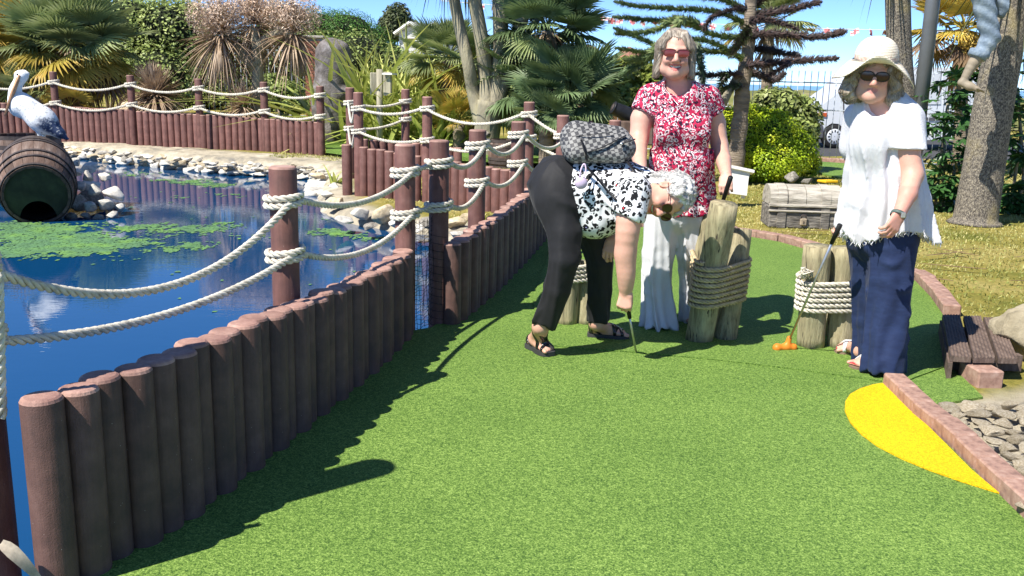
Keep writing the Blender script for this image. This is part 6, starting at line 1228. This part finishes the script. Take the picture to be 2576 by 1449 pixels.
    v.chain([q(1668, 545), q(1655, 640), q(1652, 700, 5.45), q(1655, 770, 5.43), q(1658, 822, 5.40)], [.112, .094, .084, .094, .114], .012).chain([q(1738, 545), q(1736, 640), q(1738, 700, 5.52), q(1742, 770, 5.53), q(1746, 818, 5.54)], [.105, .078, .064, .074, .088], .012); v.half((0, 0, .018), (0, 0, -1)); v.half((0, 0, .022), (0, 0, -1)); v.warp(drape([[q(1668, 545), q(1655, 640), q(1652, 700, 5.45), q(1658, 822, 5.40)], [q(1738, 545), q(1736, 640), q(1738, 700, 5.52), q(1746, 818, 5.54)]], .004, .016, q(1700, 560).z, .1, 7, 5, .006, 42)); part('trousers', v.mesh(), cloth('white_linen', (.70, .70, .72), None, .85, .008, 18), T)
    # hair: chin-length bob
    v = Vol(np.array(h.c) - .20, np.array(h.c) + .20, .0045); s = h.s; E = lambda f, l, u, r, k=.02, op='add': v.ell(h.at(f, l, u), np.array(r) * s, k, h.R, op)
    E(-.022, 0, .038, (.104, .084, .093)); E(-.045, 0, -.03, (.072, .090, .105), .03)
    for k in (-1, 1): v.cone(h.at(.002, k * .080, .035), h.at(.016, k * .090, -.105), .036 * s, .030 * s, .02, (h.l, .62)); v.cone(h.at(.040, k * .040, .098), h.at(.048, k * .074, .03), .022 * s, .016 * s, .02)
    E(.115, .004, -.028, (.095, .064, .100), .008, 'sub'); E(.098, -.008, .040, (.070, .056, .044), .01, 'sub')
    v.warp(lambda x, y, z: .0016 * np.sin((x - h.c.x) * 190 + 1.5 * np.sin(z * 30) + (y) * 90) + .0016 * np.sin((y - h.c.y) * 150 + z * 10)); v.half(h.at(0, 0, -.128), -h.u + h.f * .12); hm = v.mesh(); hmm = hair_mat('grey_blonde_hair', (.33, .27, .205), (.15, .12, .095), (.54, .47, .38), (1, 1, .08)); H_ = part('hair', hm, hmm, T); part('loose_locks', strands(hm[0], hm[1], 420, .13, lambda p: np.tile(-np.array(h.u), (len(p), 1)) + (h.loc(p)[:, 1:2] * 6) * np.array(h.l), 1), hmm, H_)
    shades(T, h, red_lens, frame_r, .031, .0185, 3.4, .103); part('necklace', tube(smoothpath([q(1668, 215, 5.42), q(1690, 245, 5.35), q(1712, 266, 5.30), q(1730, 245, 5.35), q(1742, 215, 5.44)], 24), .0018, 5), mat('fine_silver', (.6, .6, .62), (.5, .5, .52), metal=.9, rough=.3), T)
    for hl, to, an in ((G(1660, 812) + Vector((0, .06, .0)), G(1636, 826), q(1655, 800, 5.42)), (G(1752, 806) + Vector((0, .08, 0)), G(1742, 824), q(1745, 800, 5.5))): sandal(T, hl, to, an, (mat('dark_sole', (.06, .05, .045), (.04, .035, .03)), mat('dark_strap', (.05, .04, .04), (.03, .025, .025))), [(.62, 0, 0, .014, -1, 1)])
woman_red()

# ---------------------------------------------------------------- woman in the sun hat
def woman_hat():
    D = 4.66; h = Head(P(2198, 188, 4.66), (-.30, -1, -.10), (.06, 0, 1), .98); q = lambda x, y, d=D: P(x, y, d); lo, hi = box_of(2080, 2370, 100, 955, D); T = thing('person', 'woman in a wide sun hat, white fringed blouse and navy trousers holding a putter', 'person', tuple(G(2200, 935)))
    v = Vol(lo, hi, .0048); add_head(v, h, .28, .004); v.cone(h.at(-.012, 0, -.05), q(2216, 262, 4.73), .052, .056, .03).cone(q(2216, 258, 4.73), q(2220, 285, 4.74), .065, .10, .05, ((.7, .7, 0), .75)).cone(q(2158, 292, 4.86), q(2284, 300, 4.64), .055, .058, .05).cone(q(2222, 300, 4.72), q(2226, 590, 4.72), .13, .15, .05, ((.7, .7, 0), .75))
    v.chain([q(2284, 302, 4.62), q(2284, 380, 4.56), q(2296, 440, 4.52)], [.058, .056, .049], .04).chain([q(2296, 440, 4.52), q(2284, 488, 4.44), q(2263, 535, 4.36)], [.048, .043, .030], .02); hand(v, q(2262, 536, 4.355), q(2234, 596, 4.31) - q(2262, 536, 4.355), (-.45, .75, -.25), (.5, .8, .5), 1.02, 1, (.85, .1, .5), .02)
    v.chain([q(2158, 295, 4.86), q(2150, 400, 4.88), q(2148, 470, 4.84)], [.055, .05, .045], .04).chain([q(2148, 470, 4.84), q(2142, 525, 4.86), q(2130, 552, 4.86)], [.044, .038, .028], .02); hand(v, q(2130, 552, 4.86), (-.3, -.5, -1), (-.3, .6, .2), (.9, 1.0, .6), .95, -1, (.7, .3, .7))
    for hp, kn, an in ((q(2240, 600, 4.64), q(2236, 760, 4.62), q(2212, 912, 4.58)), (q(2188, 600, 4.76), q(2186, 750, 4.76), q(2162, 880, 4.78))): v.cone(hp, kn, .07, .042, .04).cone(kn, an, .04, .034, .03)
    f1 = (G(2222, 930), G(2142, 934), q(2212, 912, 4.58)); f2 = (G(2172, 896), G(2102, 894), q(2162, 880, 4.78))
    for (a, bb, an), sd in ((f1, -1), (f2, 1)): foot_sdf(v, a + Vector((0, 0, .028)), bb + Vector((0, 0, .028)), an, 1, sd)
    V, F = v.mesh(); c = np.tile(SKIN * np.array([1.0, .97, .96]), (len(V), 1)); c = head_colors(V, h, c, .28, (.52, .22, .19)); arm = (V[:, 2] < q(0, 400).z) & (V[:, 0] > q(2225, 0).x) & (V[:, 2] > q(0, 640).z); c[arm] = SKIN * .5 + ROSE * .5
    for (a, bb, an) in (f1, f2):
        d_ = (bb - a).normalized(); t = (V - np.array(a)) @ np.array(d_); top = V[:, 2] > .043; m = (V[:, 2] < .075) & (t > (bb - a).length * .93) & (np.linalg.norm(V - np.array(bb), axis=1) < .05) & (V[:, 2] > .040); c[m] = (.60, .04, .05)
    part('body', (V, F), skin_m, T, col=np.clip(c, 0, 1))
    # blouse
    lo, hi = box_of(2075, 2375, 240, 640, D); v = Vol(lo, hi, .0085); fl = ((.62, .78, 0), .80)
    v.chain([q(2220, 292, 4.71), q(2224, 360, 4.69), q(2224, 440, 4.69), q(2225, 520, 4.69), q(2226, 640, 4.69)], [.150, .166, .182, .206, .256], .03, fl); v.cone(q(2170, 300, 4.83), q(2276, 312, 4.66), .064, .066, .05); v.ell(q(2205, 355, 4.63), (.10, .085, .11), .10)
    v.cone(q(2283, 302, 4.62), q(2284, 385, 4.56), .082, .086, .04).cone(q(2160, 294, 4.86), q(2150, 370, 4.88), .075, .08, .04); bb = q(2284, 378, 4.56); g = [v.lo[i] + v.h * np.arange(v.n[i]) for i in range(3)]; nr = (((g[0][:, None, None] - bb.x) ** 2 + (g[1][None, :, None] - bb.y) ** 2) < .012) & (g[1] < 4.64)[None, :, None] & (g[0] > q(2246, 0, 4.56).x)[:, None, None]
    cutz = bb.z - g[2][None, None, :] + 0 * g[0][:, None, None]; tmp = v.d.copy(); body = Vol(lo, hi, .0085).chain([q(2220, 292, 4.71), q(2224, 360, 4.69), q(2224, 440, 4.69), q(2225, 520, 4.69), q(2226, 640, 4.69)], [.150, .166, .182, .206, .256], .03, fl).d; low = g[2][None, None, :] < bb.z + .005; v.d = np.where(low & nr, np.maximum(tmp, np.minimum(body, 1)), tmp).astype(np.float32)
    v.cone(q(2200, 228, 4.62), q(2208, 262, 4.62), .085, .062, .01, None, 'sub').cone(q(2216, 240, 4.73), q(2219, 264, 4.73), .095, .085, .01, None, 'sub'); v.warp(drape([[q(2220, 292, 4.71), q(2226, 640, 4.69)]], .0015, .022, q(2220, 330).z, q(2220, 610).z, 12, 7, .005, 44))
    hx = [2085, 2098, 2130, 2160, 2195, 2235, 2290, 2322, 2345, 2365]; hyp = [560, 570, 586, 622, 600, 584, 580, 598, 614, 616]; X_ = [q(x, 600, 4.6).x for x in hx]; Z_ = [q(x, y, 4.55).z for x, y in zip(hx, hyp)]; cut_hem(v, lambda x: np.interp(x, X_, Z_)); V, F = v.mesh(); blm = cloth('white_gauze', (.73, .73, .75), (.64, .64, .67), .9, .014, 34, (1, 1, .4), .25); bl = part('blouse', (V, F), blm, T)
    zc = np.interp(V[:, 0], X_, Z_); m = np.nonzero((np.abs(V[:, 2] - zc) < .006))[0]; r = np.random.default_rng(8); cx, cy = q(2226, 600, 4.69).x, 4.69; fr = []
    for i in r.choice(m, min(520, len(m)), replace=False):
        p = V[i]; o = p - (cx, cy, p[2]); o /= np.linalg.norm(o) + 1e-6
        if np.hypot(p[0] - cx, p[1] - cy) < .13: continue
        e = p + o * r.uniform(0, .008) + np.array([r.normal(0, .008), r.normal(0, .008), -r.uniform(.008, .022)]); fr.append(tube([p + (0, 0, .004), (p + e) / 2 + r.normal(0, .002, 3), e], [.0022, .002, .001], 4))
    part('fringe', join(*fr), blm, bl)
    # trousers
    lo, hi = box_of(2100, 2340, 540, 950, D); v = Vol(lo, hi, .0085); v.ell(q(2222, 600, 4.70), (.18, .15, .14), .04); v.chain([q(2240, 600, 4.66), q(2238, 700, 4.63), q(2232, 800, 4.61), q(2222, 928, 4.57)], [.132, .113, .104, .110], .012).chain([q(2188, 600, 4.76), q(2190, 700, 4.76), q(2190, 800, 4.77), q(2190, 898, 4.77)], [.113, .098, .090, .092], .012); v.half((0, 0, .035), (0, 0, -1)); v.warp(drape([[q(2240, 600, 4.66), q(2238, 700, 4.63), q(2232, 800, 4.61), q(2222, 928, 4.57)], [q(2188, 600, 4.76), q(2190, 800, 4.77), q(2190, 898, 4.77)]], .004, .010, q(2220, 620).z, .05, 6, 9, .008, 38)); part('trousers', v.mesh(), cloth('navy_linen', (.020, .036, .098), (.013, .023, .066), .8, .010, 20, (.6, .6, 1.3), sheen=.05), T)
    # hair
    v = Vol(np.array(h.c) - .21, np.array(h.c) + .19, .0048); s = h.s; E = lambda f, l, u, r, k=.02, op='add': v.ell(h.at(f, l, u), np.array(r) * s, k, h.R, op); E(-.022, 0, .035, (.106, .092, .095)); E(-.05, 0, -.05, (.075, .105, .10), .03)
    for k in (-1, 1): v.chain([h.at(.02, k * .078, .03), h.at(.012, k * .098, -.04), h.at(.018, k * .102, -.10), h.at(.01, k * .096, -.13)], [.036, .038, .035, .018], .02)
    E(.115, 0, -.032, (.098, .066, .11), .008, 'sub'); v.warp(lambda x, y, z: .006 * np.sin((x - h.c.x) * 85 + 2.6 * np.sin(z * 55) + y * 60) + .005 * np.sin(z * 70 + x * 50) + .003 * np.sin(x * 200 + y * 140 + 2 * np.sin(z * 60))); hm = v.mesh(); hmm = hair_mat('wavy_grey_hair', (.36, .29, .21), (.17, .135, .10), (.54, .47, .37), (1, 1, .15)); H_ = part('hair', hm, hmm, T); part('loose_locks', strands(hm[0], hm[1], 380, .11, lambda p: np.tile(-np.array(h.u), (len(p), 1)) + (h.loc(p)[:, 1:2] * 5) * np.array(h.l), 2, .0019, .003, .006), hmm, H_); shades(T, h, brown_lens, frame_k, .032, .0225, 2.3, .104)
    # hat
    hc = h.at(-.012, 0, .055); up = (h.u + h.f * .10 + h.l * -.02).normalized(); fx = (h.f - up * h.f.dot(up)).normalized(); lx = up.cross(fx); n = 72; V = []; F = []; rings = [(.0, .112), (.035, .110), (.062, .102), (.082, .086), (.096, .060), (.1045, .030)]; prof = []
    for k in range(12): t = k / 11; prof.append((.100 * math.cos(t * math.pi / 2 * .98) ** .8 + .004, .02 + .104 * math.sin(t * math.pi / 2)))
    brim = [(.238, 0), (.20, .0), (.165, .006), (.13, .012), (.104, .02)]
    for (rr_, zz) in brim + prof:
        for j in range(n):
            a = 2 * math.pi * j / n; k = max(0, (rr_ - .104) / .094); side = math.sin(a) ** 2; dr = -.066 * side * k ** 1.2 + (.034 * k * math.cos(a) if math.cos(a) > 0 else 0) - .022 * k * (math.cos(a) < 0) * math.cos(a) ** 2 + .010 * k * math.sin(3 * a + .8) + .006 * k * math.sin(5 * a + 2); R_ = rr_ * (1 - .12 * k * side - (.20 * k * max(0, math.cos(a)) ** 2)); V.append(tuple(hc + fx * (R_ * math.cos(a)) + lx * (R_ * math.sin(a) * .97) + up * (zz + dr)))
    m_ = len(brim + prof)
    for i in range(m_ - 1):
        for j in range(n): k = (j + 1) % n; F.append([i * n + j, i * n + k, (i + 1) * n + k, (i + 1) * n + j])
    F.append([(m_ - 1) * n + j for j in range(n)]); sm, nt, b = nodes('cream_straw'); uv = coords(nt); wv = N(nt, 'TexWave', wave_type='BANDS', bands_direction='Z'); wv.inputs['Scale'].default_value = 42; wv.inputs['Distortion'].default_value = 1.2; nt.links.new(uv, wv.inputs['Vector']); c = ramp(nt, wv.outputs['Fac'], [(.15, (.70, .61, .46)), (.5, (.79, .71, .56))]); sp = ramp(nt, tex(nt, uv, 75, 2), [(.60, (0, 0, 0)), (.66, (1, 1, 1))]); zz = N(nt, 'SeparateXYZ'); nt.links.new(uv, zz.inputs[0]); bz = ramp(nt, zz.outputs[2], [(0, (1, 1, 1)), (1, (1, 1, 1))]); c = mixc(nt, mixc(nt, 1, sp, (.6, .6, .6), 'MULTIPLY'), c, (.42, .24, .18)); nt.links.new(c, b.inputs['Base Color']); b.inputs['Roughness'].default_value = .85; bump(nt, b, wv.outputs['Fac'], .0012)
    H = part('sun_hat', (V, F), sm, T); md = H.modifiers.new('thickness', 'SOLIDIFY'); md.thickness = .004; md.offset = 0
    band = []; 
    for zz in (.022, .040):
        for j in range(n): a = 2 * math.pi * j / n; band.append(tuple(hc + fx * (.1062 * math.cos(a)) + lx * (.1062 * .97 * math.sin(a)) + up * zz))
    part('hat_band', (band, [[j, (j + 1) % n, n + (j + 1) % n, n + j] for j in range(n)]), mat('floral_band', (.74, .66, .54), (.45, .28, .22), 60, .8), H)
    # watch, sandals
    w0 = q(2259, 541, 4.35); dx = nv(q(2234, 596, 4.31) - q(2284, 488, 4.44)); fr_ = dx.to_track_quat('Z', 'Y').to_matrix(); vv, ff = lathe([(.0325, -.009), (.0355, -.008), (.0355, .008), (.0325, .009)], 24, caps=False); W = part('watch_strap', (vv @ np.array(fr_).T + np.array(w0), ff), mat('green_strap', (.10, .14, .12), (.07, .1, .09), rough=.5), T); part('watch_face', box(w0 + Vector((.012, -.031, .004)), (.022, .008, .026), bev=.003), mat('watch_case', (.62, .62, .60), (.5, .5, .5), metal=.7, rough=.25), W, False)
    sw = mat('white_strap', (.72, .72, .74), (.6, .6, .62), rough=.35); so = mat('tan_sole', (.30, .20, .14), (.2, .14, .1))
    for (a, bb, an), sd in ((f1, -1), (f2, 1)): sandal(T, a, bb, an, (so, sw), [(.62, 0, .55, .0075, -1, 1), (.62, 0, -.55, .0075, -1, 1), (.50, 0, .25, .006, -1, 1), (.74, 0, -.3, .006, -1, 1), (.42, .3, 0, .008, -1, 1)], sd, .028)
woman_hat()

# ---------------------------------------------------------------- bending woman with the backpack
def woman_bend():
    D = 4.86; h = Head(P(1676, 494, 4.74), (-.06, -.70, -.66), (1, .05, .16), 1.04); q = lambda x, y, d=D: P(x, y, d); lo, hi = box_of(1295, 1770, 290, 925, D, .42); T = thing('person', 'white-haired woman bending over in a spotted shirt and black trousers', 'person', tuple(G(1400, 895)))
    v = Vol(lo, hi, .005); add_head(v, h, .9, .008); v.cone(h.at(-.02, 0, -.04), q(1612, 478, 4.86), .056, .062, .03).cone(q(1600, 480, 4.86), q(1440, 490, 4.90), .13, .14, .05).cone(q(1592, 488, 4.70), q(1600, 462, 5.04), .06, .06, .05)
    v.chain([q(1590, 490, 4.68), q(1580, 570, 4.63), q(1573, 640, 4.63)], [.068, .060, .050], .04, n=8).chain([q(1573, 640, 4.63), q(1575, 690, 4.63), q(1574, 733, 4.645)], [.050, .045, .032], .03, n=8)
    hand(v, q(1575, 734, 4.645), q(1570, 775, 4.62) - q(1576, 733, 4.645), (.15, .55, 0), (1.15, 1.2, .8), 1.0, 1, (.8, .2, .7), .0)
    v.chain([q(1602, 465, 5.04), q(1575, 560, 5.06), q(1556, 590, 5.02), q(1540, 605, 4.97)], [.06, .05, .04, .03], .03); hand(v, q(1542, 600, 4.96), q(1532, 640, 4.93) - q(1542, 600, 4.96), (.3, .8, .1), (.5, .6, .4), .95, -1)
    legs = ((q(1400, 500, 4.82), q(1416, 650, 4.72), q(1360, 822, 4.76)), (q(1455, 520, 5.02), q(1508, 650, 5.02), q(1502, 812, 5.06)))
    for hp, kn, an in legs: v.cone(hp, kn, .08, .05, .04).cone(kn, an, .045, .037, .03)
    f1 = (G(1332, 878), G(1384, 902), legs[0][2]); f2 = (G(1480, 852), G(1578, 858), legs[1][2])
    for (a, bb, an), sd in ((f1, -1), (f2, -1)): foot_sdf(v, a + Vector((0, 0, .035)), bb + Vector((0, 0, .03)), an, 1, sd)
    V, F = v.mesh(); c = np.tile(SKIN * np.array([1.0, .97, .95]), (len(V), 1)); c = head_colors(V, h, c, .9, (.52, .16, .12)); part('body', (V, F), skin_m, T, col=np.clip(c, 0, 1))
    # trousers
    lo, hi = box_of(1310, 1570, 370, 850, D, .4); v = Vol(lo, hi, .0085); v.ell(q(1406, 470, 4.90), (.132, .165, .150), .05).ell(q(1402, 500, 4.82), (.118, .11, .15), .06).cone(q(1404, 468, 4.90), q(1450, 480, 4.90), .15, .165, .05)
    v.chain([q(1402, 510, 4.81), q(1420, 590, 4.75), q(1418, 655, 4.71), q(1400, 730, 4.72), q(1368, 820, 4.76)], [.112, .090, .078, .070, .066], .04).chain([q(1458, 520, 5.0), q(1494, 600, 5.02), q(1508, 660, 5.02), q(1508, 730, 5.04), q(1505, 808, 5.06)], [.11, .085, .074, .068, .062], .04)
    v.half(q(1366, 820, 4.76), q(1350, 856, 4.74) - q(1372, 806, 4.76)); e_ = q(1505, 809, 5.06).z; g = [v.lo[i] + v.h * np.arange(v.n[i]) for i in range(3)]; far_ = (g[0] > q(1440, 0).x)[:, None, None] & np.ones((1, v.n[1], 1), dtype=bool); v.d = np.where(far_, np.maximum(v.d, e_ - g[2][None, None, :]), v.d).astype(np.float32)
    v.warp(drape([[q(1402, 480, 4.84), q(1420, 590, 4.75), q(1418, 655, 4.71), q(1400, 730, 4.72), q(1368, 820, 4.76)], [q(1458, 520, 5.0), q(1494, 600, 5.02), q(1508, 660, 5.02), q(1505, 808, 5.06)]], .002, .005, q(1400, 420).z, q(1400, 800).z, 5, 13, .008, 34)); part('trousers', v.mesh(), cloth('black_jersey', (.020, .020, .022), (.014, .014, .015), .66, .009, 13, (1, 1, .6), sheen=.06), T)
    # shirt
    lo, hi = box_of(1400, 1690, 370, 640, D, .42); v = Vol(lo, hi, .0078); v.chain([q(1452, 492, 4.89), q(1510, 492, 4.87), q(1565, 486, 4.86), q(1608, 476, 4.86)], [.186, .178, .162, .115], .03, ((0, 0, 1), 1.05)); v.ell(q(1500, 560, 4.84), (.13, .12, .085), .05).cone(q(1592, 482, 4.70), q(1584, 534, 4.65), .098, .090, .04).cone(q(1602, 462, 5.04), q(1584, 530, 5.08), .088, .085, .04).cone(q(1604, 476, 4.84), q(1648, 470, 4.80), .095, .07, .03)
    v.half(q(1440, 490), (-1, 0, -.22)); v.half(q(1653, 470, 4.8), (1, -.1, .1)); a = q(1584, 545, 4.65); g = [v.lo[i] + v.h * np.arange(v.n[i]) for i in range(3)]; nr = ((g[0] > q(1538, 0, 4.65).x)[:, None, None]) & ((g[1] < 4.70)[None, :, None]); e = (a.z - g[2])[None, None, :] + (g[0] - a.x)[:, None, None] * .42 * -1; v.d = np.where(nr, np.maximum(v.d, e), v.d).astype(np.float32)
    v.warp(fold(.005, .003, 15, 9, 7)); part('shirt', v.mesh(), print_mat('spotted_print', 'leopard'), T)
    # hair
    v = Vol(np.array(h.c) - .19, np.array(h.c) + .19, .0045); s = h.s; E = lambda f, l, u, r, k=.02, op='add': v.ell(h.at(f, l, u), np.array(r) * s, k, h.R, op); E(-.028, 0, .045, (.106, .088, .098)); E(-.065, 0, -.03, (.058, .072, .075), .03)
    for k in (-1, 1): E(.012, k * .074, .045, (.045, .018, .04), .015); E(-.008, k * .088, -.018, (.034, .03, .034), .01, 'sub')
    E(.118, 0, -.01, (.105, .072, .098), .008, 'sub'); v.warp(lambda x, y, z: .0045 * np.sin(x * 60 + 3 * np.sin(z * 50) + y * 110) + .003 * np.sin(z * 210 + x * 60) + .002 * np.sin(y * 260 + x * 90)); hm = v.mesh(); hmm = hair_mat('white_hair', (.60, .59, .56), (.32, .31, .29), (.78, .77, .74), (.22, 1, 1)); H_ = part('hair', hm, hmm, T); cr = np.array(h.at(-.05, 0, .14)); part('loose_locks', strands(hm[0], hm[1], 460, .07, lambda p: p - cr, 3, .0017, .003, .003), hmm, H_); shades(T, h, brown_lens, frame_r, .031, .024, 2.3, .104)
    # sandals, bracelet
    blk = mat('black_patent', (.012, .012, .013), (.008, .008, .009), rough=.25, spec=.6); sol = mat('grey_sole', (.055, .055, .057), (.04, .04, .042))
    for (a, bb, an) in (f1, f2): sandal(T, a, bb, an, (sol, blk), [(.80, .0, .35, .009, -1, 1), (.74, .0, -.35, .009, -1, 1), (.64, .2, .15, .008, -1, 1), (.55, .0, 0, .075, -.008, .008), (.26, 1.1, 0, .010, -1, 1), (.06, .2, 0, .012, -1, 1)], -1, .033, .047, sole=.024)
    part('bracelet', tube(smoothpath([q(1575, 728, 4.645) + Vector((.034 * math.cos(t), .034 * math.sin(t), .004 * math.cos(t))) for t in np.linspace(0, 2 * math.pi, 14)], 40), .003, 5), mat('pearl', (.72, .62, .55), (.6, .5, .45), 90, .3), T)
woman_bend()

# ---------------------------------------------------------------- backpack on the bent back
def backpack():
    D = 4.87; q = lambda x, y, d=D: P(x, y, d); lo, hi = box_of(1400, 1620, 290, 430, D, .3); T = thing('backpack', 'grey woven-check backpack with black trim on the back of the bending woman', 'backpack', tuple(q(1510, 412)))
    v = Vol(lo, hi, .006); R = np.eye(3)
    v.cone(q(1452, 372, 4.82), q(1565, 372, 4.82), .082, .072, .03, ((0, 0, 1), 1.0)).cone(q(1452, 366, 4.94), q(1562, 366, 4.94), .084, .074, .04).cone(q(1450, 345, 4.88), q(1550, 350, 4.88), .085, .068, .04).cone(q(1448, 388, 4.76), q(1560, 392, 4.76), .040, .036, .03)
    v.half(q(1500, 411), (0, 0, -1)); V, F = v.mesh()
    m, nt, b = nodes('woven_check'); co = coords(nt); w = tex(nt, co, 45, 1); mx = N(nt, 'MixRGB', blend_type='LINEAR_LIGHT'); mx.inputs['Fac'].default_value = .004; mp = N(nt, 'Mapping'); mp.inputs['Rotation'].default_value = (0, .25, 0); mp.inputs['Scale'].default_value = (1, .55, 1.1); nt.links.new(co, mp.inputs['Vector']); nt.links.new(mp.outputs[0], mx.inputs['Color1']); nt.links.new(w, mx.inputs['Color2']); ck = N(nt, 'TexChecker'); ck.inputs['Scale'].default_value = 52; nt.links.new(mx.outputs[0], ck.inputs['Vector']); ck.inputs['Color1'].default_value = (.25, .245, .23, 1); ck.inputs['Color2'].default_value = (.045, .045, .048, 1); nt.links.new(ck.outputs[0], b.inputs['Base Color']); b.inputs['Roughness'].default_value = .6; bump(nt, b, ck.outputs['Fac'], .002)
    part('bag', (V, F), m, T); k = mat('black_leather', (.014, .014, .016), (.008, .008, .01), 40, .4)
    def strip(nm, pts, w=.008, flat=.4, par=None): return part(nm, tube(smoothpath(pts, 16), w, 8, True, flat), k, par or T)
    y0 = 4.715
    z_ = strip('zip', [q(1478, 383, 4.715), q(1520, 368, 4.725), q(1575, 340, 4.77)], .007); strip('pocket_seam', [q(1462, 352, 4.735), q(1472, 380, 4.71), q(1478, 402, 4.73)], .008); strip('top_seam', [q(1425, 345, 4.80), q(1470, 340, 4.755), q(1540, 333, 4.77)], .004); strip('flap', [q(1562, 362, 4.74), q(1580, 356, 4.73), q(1598, 350, 4.73)], .012, .3)
    strip('handle', [q(1478, 335, 4.84), q(1480, 312, 4.86), q(1488, 308, 4.90)], .011); strip('shoulder_strap', [q(1465, 410, 4.70), q(1500, 445, 4.665), q(1530, 482, 4.655), q(1552, 505, 4.62)], .011, .5); strip('shoulder_strap', [q(1568, 395, 4.78), q(1595, 430, 4.68), q(1612, 470, 4.64), q(1618, 500, 4.66)], .010, .5); part('snap', (ico(2)[0] * .008 + np.array(q(1563, 362, 4.722)), ico(2)[1]), steel, T)
    tg = link('key_tag', None, T); tg.location = (0, 0, 0); c = q(1462, 460, 4.665); vv, ff = lathe([(.005, -.012), (.027, -.010), (.032, 0), (.027, .010), (.005, .012)], 24); lil = mat('lilac_plastic', (.62, .50, .66), (.56, .45, .6), rough=.35); part('tag_body', (vv @ np.array([[1, 0, 0], [0, 0, 1], [0, -1, 0]]) + np.array(c), ff), lil, tg); vv, ff = lathe([(.002, -.014), (.018, -.0135), (.018, 0)], 20); part('tag_face', (vv @ np.array([[1, 0, 0], [0, 0, 1], [0, -1, 0]]) + np.array(c), ff), white_c, tg); part('tag_loop', tube(smoothpath([q(1458, 446, 4.66), q(1462, 425, 4.67), q(1470, 412, 4.68), q(1474, 428, 4.67), q(1468, 447, 4.66)], 16), .004, 6), lil, tg)
backpack()
